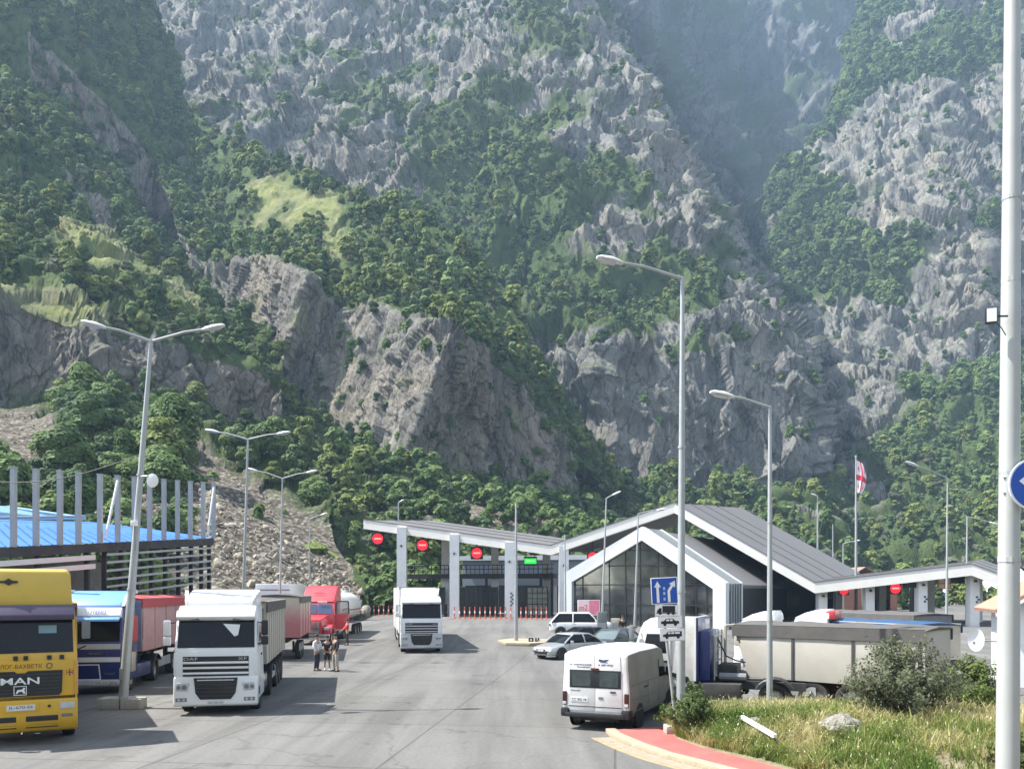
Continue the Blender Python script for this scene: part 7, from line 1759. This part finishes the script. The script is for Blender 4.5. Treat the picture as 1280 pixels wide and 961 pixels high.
# ------------------------------------------------------------------ people
def person(lab, px, py, yaw, top, legs, arms, cap=None, shorts=False, hair=(.03, .022, .018), height=1.74, sleeves=True, stance=.12, shoe=(.03, .03, .03)):
    """one skinned body, clothes as shells grown over the same skeleton"""
    t = thing('person', lab, 'person'); place(t, px, py, yaw); t.scale = (height / 1.74,) * 3
    def grow(name, pts, edges, rad, m, sub=2, root=0):
        me = bpy.data.meshes.new(name); me.from_pydata(pts, edges, []); o = bpy.data.objects.new(name, me); COL.objects.link(o)
        sk = o.modifiers.new('skin', 'SKIN'); sk.use_smooth_shade = True
        for i, r_ in enumerate(rad): me.skin_vertices[0].data[i].radius = r_ if isinstance(r_, tuple) else (r_, r_)
        for i in range(len(pts)): me.skin_vertices[0].data[i].use_root = (i == root)
        sb = o.modifiers.new('smooth', 'SUBSURF'); sb.levels = sub; sb.render_levels = sub
        bpy.context.view_layer.update()
        n = bpy.data.meshes.new_from_object(o.evaluated_get(bpy.context.evaluated_depsgraph_get())); bpy.data.objects.remove(o); bpy.data.meshes.remove(me)
        n.name = name; n.materials.clear(); n.materials.append(m); n.polygons.foreach_set('use_smooth', [True] * len(n.polygons))
        return link(bpy.data.objects.new(name, n), t)
    s = stance
    P = [(0, 0, .95), (0, -.01, 1.18), (0, .0, 1.38), (0, -.005, 1.50), (0, -.015, 1.60), (0, -.02, 1.72)]
    E = [(0, 1), (1, 2), (2, 3), (3, 4), (4, 5)]; R = [(.15, .11), (.145, .10), (.16, .105), .055, .088, .075]
    for sd in (-1, 1):
        i = len(P); P += [(sd * .10, .0, .88), (sd * (s * .9), -.02, .50), (sd * s, .03, .09), (sd * (s + .02), -.13, .035)]; E += [(0, i), (i, i + 1), (i + 1, i + 2), (i + 2, i + 3)]; R += [.088, .058, .042, .038]
        el, ha = arms[0 if sd < 0 else 1]
        j = len(P); P += [(sd * .20, 0, 1.40), el, ha, tuple(Vector(ha) + (Vector(ha) - Vector(el)).normalized() * .11)]; E += [(2, j), (j, j + 1), (j + 1, j + 2), (j + 2, j + 3)]; R += [.056, .044, .033, (.036, .018)]
    body = grow('body', P, E, R, M['skin'])
    # face, ears and hair
    b = MB(); rings = []
    for zz, k_ in ((1.66, .96), (1.71, 1.04), (1.76, .92), (1.80, .62), (1.815, .15)): rings.append([(.086 * k_ * math.cos(a), -.015 + .102 * k_ * math.sin(a) + .018, zz) for a in [2 * math.pi * q / 16 for q in range(16)]])
    b.loft(rings); b.build('hair', mat('hair_' + lab[:12].replace(' ', '_'), cap or hair, .8), t, smooth=True)
    b = MB(); b.loft([[(-.012, -.105, 1.645), (.012, -.105, 1.645), (0, -.10, 1.69)], [(-.006, -.128, 1.645), (.006, -.128, 1.645), (0, -.112, 1.68)]]); b.build('nose', M['skin'], t)
    if cap:
        b = MB(); b.prism_z([(-.07, -.08), (.07, -.08), (.055, -.19), (-.055, -.19)], 1.715, 1.728); b.build('cap_peak', mat('hair_' + lab[:12].replace(' ', '_'), cap, .8), t)
    # shirt and trousers
    P2 = [(0, 0, .90), (0, -.01, 1.18), (0, 0, 1.38), (0, -.005, 1.47)]; E2 = [(0, 1), (1, 2), (2, 3)]; R2 = [(.178, .135), (.168, .122), (.182, .125), (.075, .07)]
    for sd in (-1, 1):
        el, ha = arms[0 if sd < 0 else 1]; j = len(P2); mid = Vector((sd * .20, 0, 1.40)).lerp(Vector(el), .85)
        P2 += [(sd * .20, 0, 1.40), tuple(mid)]; E2 += [(2, j), (j, j + 1)]; R2 += [.072, .068]
        if sleeves: P2 += [tuple(Vector(el).lerp(Vector(ha), .9))]; E2 += [(j + 1, j + 2)]; R2 += [.05]
    grow('shirt', P2, E2, R2, top)
    P3 = [(0, 0, .96), (0, 0, .90)]; E3 = [(0, 1)]; R3 = [(.165, .125), (.17, .13)]
    for sd in (-1, 1):
        j = len(P3); P3 += [(sd * .10, 0, .84), (sd * s * .9, -.02, .52 if not shorts else .50)]; E3 += [(1, j), (j, j + 1)]; R3 += [.105, .078 if not shorts else .095]
        if not shorts: P3 += [(sd * s, .03, .10)]; E3 += [(j + 1, j + 2)]; R3 += [.062]
    grow('shorts' if shorts else 'trousers', P3, E3, R3, legs)
    for sd in (-1, 1):
        b = MB(); b.loft([[(sd * s - .045, .09, .0), (sd * s + .045, .09, .0), (sd * s + .04, .09, .10), (sd * s - .04, .09, .10)], [(sd * s - .05, -.08, .0), (sd * s + .05, -.08, .0), (sd * s + .04, -.06, .09), (sd * s - .04, -.06, .09)], [(sd * (s + .02) - .04, -.19, .0), (sd * (s + .02) + .04, -.19, .0), (sd * (s + .02) + .03, -.18, .05), (sd * (s + .02) - .03, -.18, .05)]])
        b.build('shoe', mat('shoe_%02d' % int(shoe[0] * 99), shoe, .7), t, bevel=.012)
    return t
cl = lambda n, c: mat('cloth_' + n, c, .85, var=.12, scale=8)
person('person in a white shirt and dark trousers facing the two others', 396, 838, 65, cl('white', (.62, .62, .60)), cl('darkblue', (.03, .03, .04)), [((-.27, -.02, 1.14), (-.24, -.16, .92)), ((.27, -.03, 1.14), (.20, -.24, 1.02))], stance=.10)
person('person in a black top and knee-length dark shorts in the middle of the group', 409, 837, 10, cl('black', (.02, .02, .022)), cl('blackshorts', (.022, .022, .025)), [((-.29, -.03, 1.15), (-.16, -.26, 1.08)), ((.29, -.03, 1.15), (.14, -.27, 1.10))], shorts=True, height=1.66, sleeves=False, shoe=(.5, .5, .5))
person('person in a dark shirt and light grey trousers at the right of the group', 419.5, 839, -50, cl('navy', (.022, .024, .032)), cl('khaki', (.34, .32, .28)), [((-.28, .0, 1.14), (-.27, -.10, .90)), ((.28, -.02, 1.14), (.24, -.14, .92))], height=1.80, stance=.17)
person('person in a red top bending at the step of the red lorry', 434, 806, -70, cl('red', (.48, .035, .05)), cl('black2', (.02, .02, .022)), [((-.26, -.12, 1.18), (-.14, -.30, 1.02)), ((.26, -.12, 1.18), (.14, -.32, 1.05))], height=1.72)
c = at(781, 795, 52); person('dark-clothed person standing before the glass hall', 778, 800, 20, cl('black3', (.02, .02, .022)), cl('black4', (.02, .02, .022)), [((-.27, 0, 1.14), (-.26, -.08, .9)), ((.27, 0, 1.14), (.25, -.09, .9))])
# ------------------------------------------------------------------ near trees: each one a thing
rng = np.random.default_rng(9)
NEAR.sort(key=lambda q: -q[1] / q[0][1])
first = {}
for p, s_, i_ in NEAR[:260]:
    t = thing('tree', 'leafy tree in the wood on the lower left slope', 'tree', (p[0], p[1], p[2] - .4), rng.uniform(0, 6.28), 'trees of the wood on the lower left slope')
    link(bpy.data.objects.new('trunk', TRUNKS[i_]), t); link(bpy.data.objects.new('crown', FINE[i_]), t)
    t.scale = (s_ * rng.uniform(.9, 1.15), s_ * rng.uniform(.9, 1.15), s_ * rng.uniform(.9, 1.1))
print('near trees', len(NEAR))

# trees and scrub at the foot of the slopes, behind the canopies
foot = []
r2 = np.random.default_rng(21)
for k_ in range(170):
    px = r2.uniform(395, 1330); Y = r2.uniform(128, 175)
    if 660 < px < 1040: Y += 12
    if not 488 < px < 765: foot.append((px, Y))
pts = np.array([[(px - 640) / F * Y, Y, gz(Y) - .3] for px, Y in foot]); n = len(pts)
rot, scl = rotscl(n, r2.uniform(.55, 1.05, n), r2)
scatter('undergrowth', 'trees and scrub along the foot of the mountains behind the canopies', pts, rot, scl, r2.choice(6, n), PROTO)
foot2 = [(r2.uniform(440, 560), r2.uniform(103, 125)) for _ in range(60)]
pts = np.array([[(px - 640) / F * Y, Y, gz(Y) - .2] for px, Y in foot2]); n = len(pts); rot, scl = rotscl(n, r2.uniform(.4, .85, n), r2)
scatter('undergrowth', 'pale scrub behind the bollards left of the canopy', pts, rot, scl, r2.choice([3, 7, 8, 8], n), PROTO)

# ------------------------------------------------------------------ bushes on the verge
def bush(name, lab, px, py, Y, R, H, n, leaf, lm, seed, twigs=60, z0=None, nl=0):
    """many arching stems with leaves along them, so the outline stays ragged and open"""
    rg = np.random.default_rng(seed); c = at(px, py, Y); z = mound_z(c.x, Y) - .05 if z0 is None else z0
    t = thing(name, lab, 'bush', (c.x, Y, z))
    b = MB(); LP, LD = [], []
    for k_ in range(twigs):
        a = rg.uniform(0, 6.28); q = R * rg.uniform(.05, 1.0) ** .7; h = H * (1 - .55 * (q / R) ** 2) * rg.uniform(.55, 1.12)
        b0 = np.array([.18 * R * rg.normal(), .18 * R * rg.normal(), -.1]); tip = np.array([q * math.cos(a), q * math.sin(a), h]); mid = b0 * .35 + tip * .55 + np.array([0, 0, h * .18]); mid += rg.normal(0, .05, 3)
        b.tube([tuple(b0), tuple(mid), tuple(tip)], [.016, .010, .003], 4)
        m = max(4, int(n / twigs)); s = rg.uniform(.22, 1.03, m)[:, None] ** .8
        P_ = (1 - s) ** 2 * b0 + 2 * s * (1 - s) * (mid * 1.25 - b0 * .12 - tip * .13) + s ** 2 * tip
        P_ += rg.normal(0, .075 * R, (m, 3)) * (1.15 - s * .6); LP.append(P_); LD.append(P_ - np.array([0, 0, H * .3]))
    LP, LD = np.concatenate(LP), np.concatenate(LD); k = LP[:, 2] > .02; LP, LD = LP[k], LD[k]; m = len(LP)
    nrm = LD / (np.linalg.norm(LD, axis=1, keepdims=True) + 1e-6) + rg.normal(0, .55, (m, 3)); nrm /= np.linalg.norm(nrm, axis=1, keepdims=True)
    tt = np.cross(nrm, rg.normal(size=(m, 3))); tt /= np.linalg.norm(tt, axis=1, keepdims=True); bb = np.cross(nrm, tt)
    s = leaf * rg.uniform(.6, 1.4, (m, 1)); a_ = s * rg.uniform(.4, .75, (m, 1))
    V = np.stack([LP - tt * s, LP - bb * a_, LP + tt * s, LP + bb * a_], 1).reshape(-1, 3)
    link(bpy.data.objects.new('foliage', np_mesh('foliage', V, np.arange(4 * m).reshape(-1, 4), [lm], smooth=False)), t)
    b.build('stem', bark, t)
    return t
bush('bush', 'large grey-green bush in front of the beige tipper', 1128, 900, 20.5, 1.55, 1.95, 15000, .040, leaf_mat('bush_grey', (.115, .13, .075), (.25, .265, .165), .4), 3, 130)
bush('bush', 'bright green bush between the grey-green bush and the big pole', 1216, 885, 22.0, 1.05, 1.45, 10000, .040, leaf_mat('bush_bright', (.09, .135, .035), (.19, .24, .07), .35), 4, 90)
bush('bush', 'small dark green bush at the tip of the verge beside the red pavement', 868, 925, 21.6, .72, 1.15, 6000, .034, leaf_mat('bush_dark', (.06, .095, .032), (.14, .19, .065), .35), 5, 70)
bush('bush', 'low leafy shrub at the end of the verge by the white van', 846, 912, 22.8, .65, .6, 3500, .034, leaf_mat('bush_low', (.08, .13, .03), (.17, .24, .06), .35), 6, 50)
bush('bush', 'sparse twiggy bush at the foot of the big pole', 1276, 915, 15.5, .8, .9, 1600, .04, leaf_mat('bush_twig', (.06, .075, .025), (.14, .15, .06), .3), 8, 40)

# ------------------------------------------------------------------ grass on the verge
def grass_mat():
    m = bpy.data.materials.new('dry_grass'); t, N, L, B = nodes_of(m)
    at_ = N.new('ShaderNodeAttribute'); at_.attribute_name = 'tint'
    r = N.new('ShaderNodeValToRGB'); e = r.color_ramp.elements
    e.new(.35); e.new(.7); cols = [(.09, .16, .03), (.19, .25, .06), (.42, .38, .16), (.56, .50, .29)]
    for i, (q, c) in enumerate(zip((0, .35, .7, 1), cols)): e[i].position = q; e[i].color = c + (1,)
    L.new(at_.outputs['Fac'], r.inputs[0]); L.new(r.outputs[0], B.inputs['Base Color']); B.inputs['Roughness'].default_value = .75; B.inputs['Specular IOR Level'].default_value = .2
    tn = N.new('ShaderNodeBsdfTranslucent'); L.new(r.outputs[0], tn.inputs[0]); mx = N.new('ShaderNodeMixShader'); mx.inputs[0].default_value = .42
    L.new(B.outputs[0], mx.inputs[1]); L.new(tn.outputs[0], mx.inputs[2]); L.new(mx.outputs[0], N['Material Output'].inputs[0]); return m
rg = np.random.default_rng(12)
VA = np.array(VERGE).reshape(nv_, nu_, 3)
NB = 230000
u = rg.uniform(0, 1, NB) * (nu_ - 1.001); v = rg.uniform(0.5, nv_ - 1.6, NB)
i, j = u.astype(int), v.astype(int); fu, fv = (u - i)[:, None], (v - j)[:, None]
base = VA[j, i] * (1 - fu) * (1 - fv) + VA[j, i + 1] * fu * (1 - fv) + VA[j + 1, i] * (1 - fu) * fv + VA[j + 1, i + 1] * fu * fv
vis = np.abs(base[:, 0]) < base[:, 1] * .68 + 1.5
base = base[vis]; NB = len(base); print('blades', NB)
pn = fbm(np.c_[base[:, :2] * .55, np.zeros(NB)], 4, 5); clump = fbm(np.c_[base[:, :2] * 1.8, np.zeros(NB)], 3, 8)
green = np.clip(.55 - (base[:, 0] - 6.5) * .09, .0, .8) + np.clip((20.0 - base[:, 1]) * .10, -.2, .25)
tint = np.clip(.86 + pn * .75 - green * .75 + rg.normal(0, .13, NB), 0, 1)
keep = rg.random(NB) < np.clip(.75 + clump * 1.3, .15, 1)
base, tint, clump = base[keep], tint[keep], clump[keep]; NB = len(base)
hgt = np.clip(rg.gamma(4, .034, NB) * (1 + clump * .9) + .05, .05, .5); w_ = rg.uniform(.005, .012, NB) + hgt * .012
ang = rg.uniform(0, 6.28, NB); lean = rg.uniform(.1, .9, NB) * hgt; la = rg.uniform(0, 6.28, NB)
dx = np.stack([np.cos(ang), np.sin(ang), np.zeros(NB)], 1) * w_[:, None]; ld = np.stack([np.cos(la), np.sin(la), np.zeros(NB)], 1) * lean[:, None]; up = np.array([0, 0, 1.0])
V = np.stack([base - dx, base + dx, base + dx * .75 + ld * .35 + up * hgt[:, None] * .6, base - dx * .75 + ld * .35 + up * hgt[:, None] * .6, base + ld + up * hgt[:, None] + dx * .15, base + ld + up * hgt[:, None] - dx * .15], 1).reshape(-1, 3)
o_ = np.arange(NB)[:, None] * 6; Fq = np.concatenate([o_ + np.array([0, 1, 2, 3]), o_ + np.array([3, 2, 4, 5])], 0)
me = np_mesh('grass', V, Fq, [grass_mat()], smooth=False); a = me.attributes.new('tint', 'FLOAT', 'POINT'); a.data.foreach_set('value', np.repeat(tint, 6).astype(np.float32))
o = link(bpy.data.objects.new('grass', me)); o['kind'] = 'stuff'; o['label'] = 'tall dry grass and weeds on the verge'

# broad-leaved weeds and pale seed heads among the grass
rg = np.random.default_rng(31)
k = rg.choice(NB, 1500, replace=False); W0 = base[k]; gsel = (W0[:, 0] < 7.6 + rg.normal(0, 1.0, len(W0))) | (rg.random(len(W0)) < .12); W0 = W0[gsel]
m = len(W0) * 14; c0 = np.repeat(W0, 14, 0) + rg.normal(0, .07, (m, 3)); c0[:, 2] = np.repeat(W0[:, 2], 14) + rg.uniform(.02, .32, m)
nrm = rg.normal(0, .5, (m, 3)) + np.array([0, 0, 1.0]); nrm /= np.linalg.norm(nrm, axis=1, keepdims=True); tt = np.cross(nrm, rg.normal(size=(m, 3))); tt /= np.linalg.norm(tt, axis=1, keepdims=True); bb = np.cross(nrm, tt)
s = rg.uniform(.018, .042, (m, 1)); V = np.stack([c0 - tt * s, c0 - bb * s * .6, c0 + tt * s, c0 + bb * s * .6], 1).reshape(-1, 3)
o = link(bpy.data.objects.new('weeds', np_mesh('weeds', V, np.arange(4 * m).reshape(-1, 4), [leaf_mat('weed_leaf', (.08, .14, .03), (.18, .25, .06), .4)], smooth=False))); o['kind'] = 'stuff'; o['label'] = 'broad-leaved green weeds among the grass'
k = rg.choice(NB, 9000, replace=False); W0 = base[k] + np.array([0, 0, 1.0]) * (hgt[k] * rg.uniform(.9, 1.35, len(k)))[:, None]; m = len(W0)
tt = rg.normal(size=(m, 3)) * np.array([1, 1, .3]); tt /= np.linalg.norm(tt, axis=1, keepdims=True); s = rg.uniform(.006, .014, (m, 1)); u2 = np.array([0, 0, 1.0]) + rg.normal(0, .3, (m, 3))
V = np.stack([W0 - tt * s, W0 - u2 * s * 2.6, W0 + tt * s, W0 + u2 * s * 2.6], 1).reshape(-1, 3)
o = link(bpy.data.objects.new('seed_heads', np_mesh('seed_heads', V, np.arange(4 * m).reshape(-1, 4), [mat('straw_seed_heads', (.52, .46, .30), .9, var=.25, scale=2)], smooth=False))); o['kind'] = 'stuff'; o['label'] = 'pale seed heads standing over the dry grass'

# ------------------------------------------------------------------ rocks and fallen posts
def rock(lab, px, py, Y, sx, sy, sz, seed):
    c = at(px, py, Y); b = MB(); bmesh.ops.create_icosphere(b.bm, subdivisions=4, radius=1)
    P = np.array([v.co[:] for v in b.bm.verts]); d = ridged(P * .9 + seed, 4, seed) * .35 + cells(P * 2.2 + seed, seed) * .22
    for v, q in zip(b.bm.verts, d): v.co = v.co * (0.85 + float(q)); v.co = Vector((v.co.x * sx, v.co.y * sy, v.co.z * sz))
    o = b.build('boulder', M['stone'], smooth=True); o.location = (c.x, Y, mound_z(c.x, Y) + sz * .25); o.rotation_euler = (0.1, .05, seed); tag(o, lab, 'boulder'); return o
rock('pale boulder lying in the dry grass below the large bush', 1052, 925, 19.0, .46, .36, .34, 3)
rock('smaller pale stone touching the left side of the boulder', 1034, 912, 19.9, .24, .22, .2, 8)
rock('grey stone at the upper end of the fallen white post', 944, 916, 20.6, .18, .14, .14, 11)
def bar(name, lab, cat, a, b_, w, m):
    a, b_ = Vector(a), Vector(b_); q = MB(); d = (b_ - a).normalized(); x = d.cross(Vector((0, 0, 1))).normalized() * w; z = x.cross(d).normalized() * w
    q.loft([[a - x - z, a + x - z, a + x + z, a - x + z], [b_ - x - z, b_ + x - z, b_ + x + z, b_ - x + z]]); return tag(q.build(name, m, bevel=.008), lab, cat)
A_, B_ = at(928, 917, 20.6), at(969, 950, 18.9); A_.z = mound_z(A_.x, A_.y) + .22; B_.z = mound_z(B_.x, B_.y) + .12
bar('fallen_post', 'white post lying slanted in the green grass above the red pavement', 'post', A_, B_, .045, M['signwhite'])
A_, B_ = at(898, 885, 24.4), at(941, 886.5, 24.4); A_.z = .52; B_.z = .50
bar('white_rail', 'short white rail lying level behind the small dark bush', 'rail', A_, B_, .045, M['signwhite'])
# ------------------------------------------------------------------ air
def haze_box():
    x0, x1, y0, y1, z0, z1 = -620, 850, -62, 1400, -3.0, 830
    V = [(x0,y0,z0),(x1,y0,z0),(x1,y1,z0),(x0,y1,z0),(x0,y0,z1),(x1,y0,z1),(x1,y1,z1),(x0,y1,z1)]
    Fc = [(0,3,2,1),(4,5,6,7),(0,1,5,4),(1,2,6,5),(2,3,7,6),(3,0,4,7)]
    m = bpy.data.materials.new('haze'); m.use_nodes = True; N, L = m.node_tree.nodes, m.node_tree.links
    N.remove(N['Principled BSDF'])
    v = N.new('ShaderNodeVolumePrincipled'); v.inputs['Color'].default_value = (0.52, 0.75, 1.0, 1); v.inputs['Density'].default_value = HAZE
    v.inputs['Anisotropy'].default_value = 0.0
    L.new(v.outputs[0], N['Material Output'].inputs['Volume']); m.cycles.homogeneous_volume = True
    o = mesh_obj('haze', V, Fc, m); o['kind'] = 'stuff'; o['label'] = 'thin blue haze filling the gorge'
haze_box()
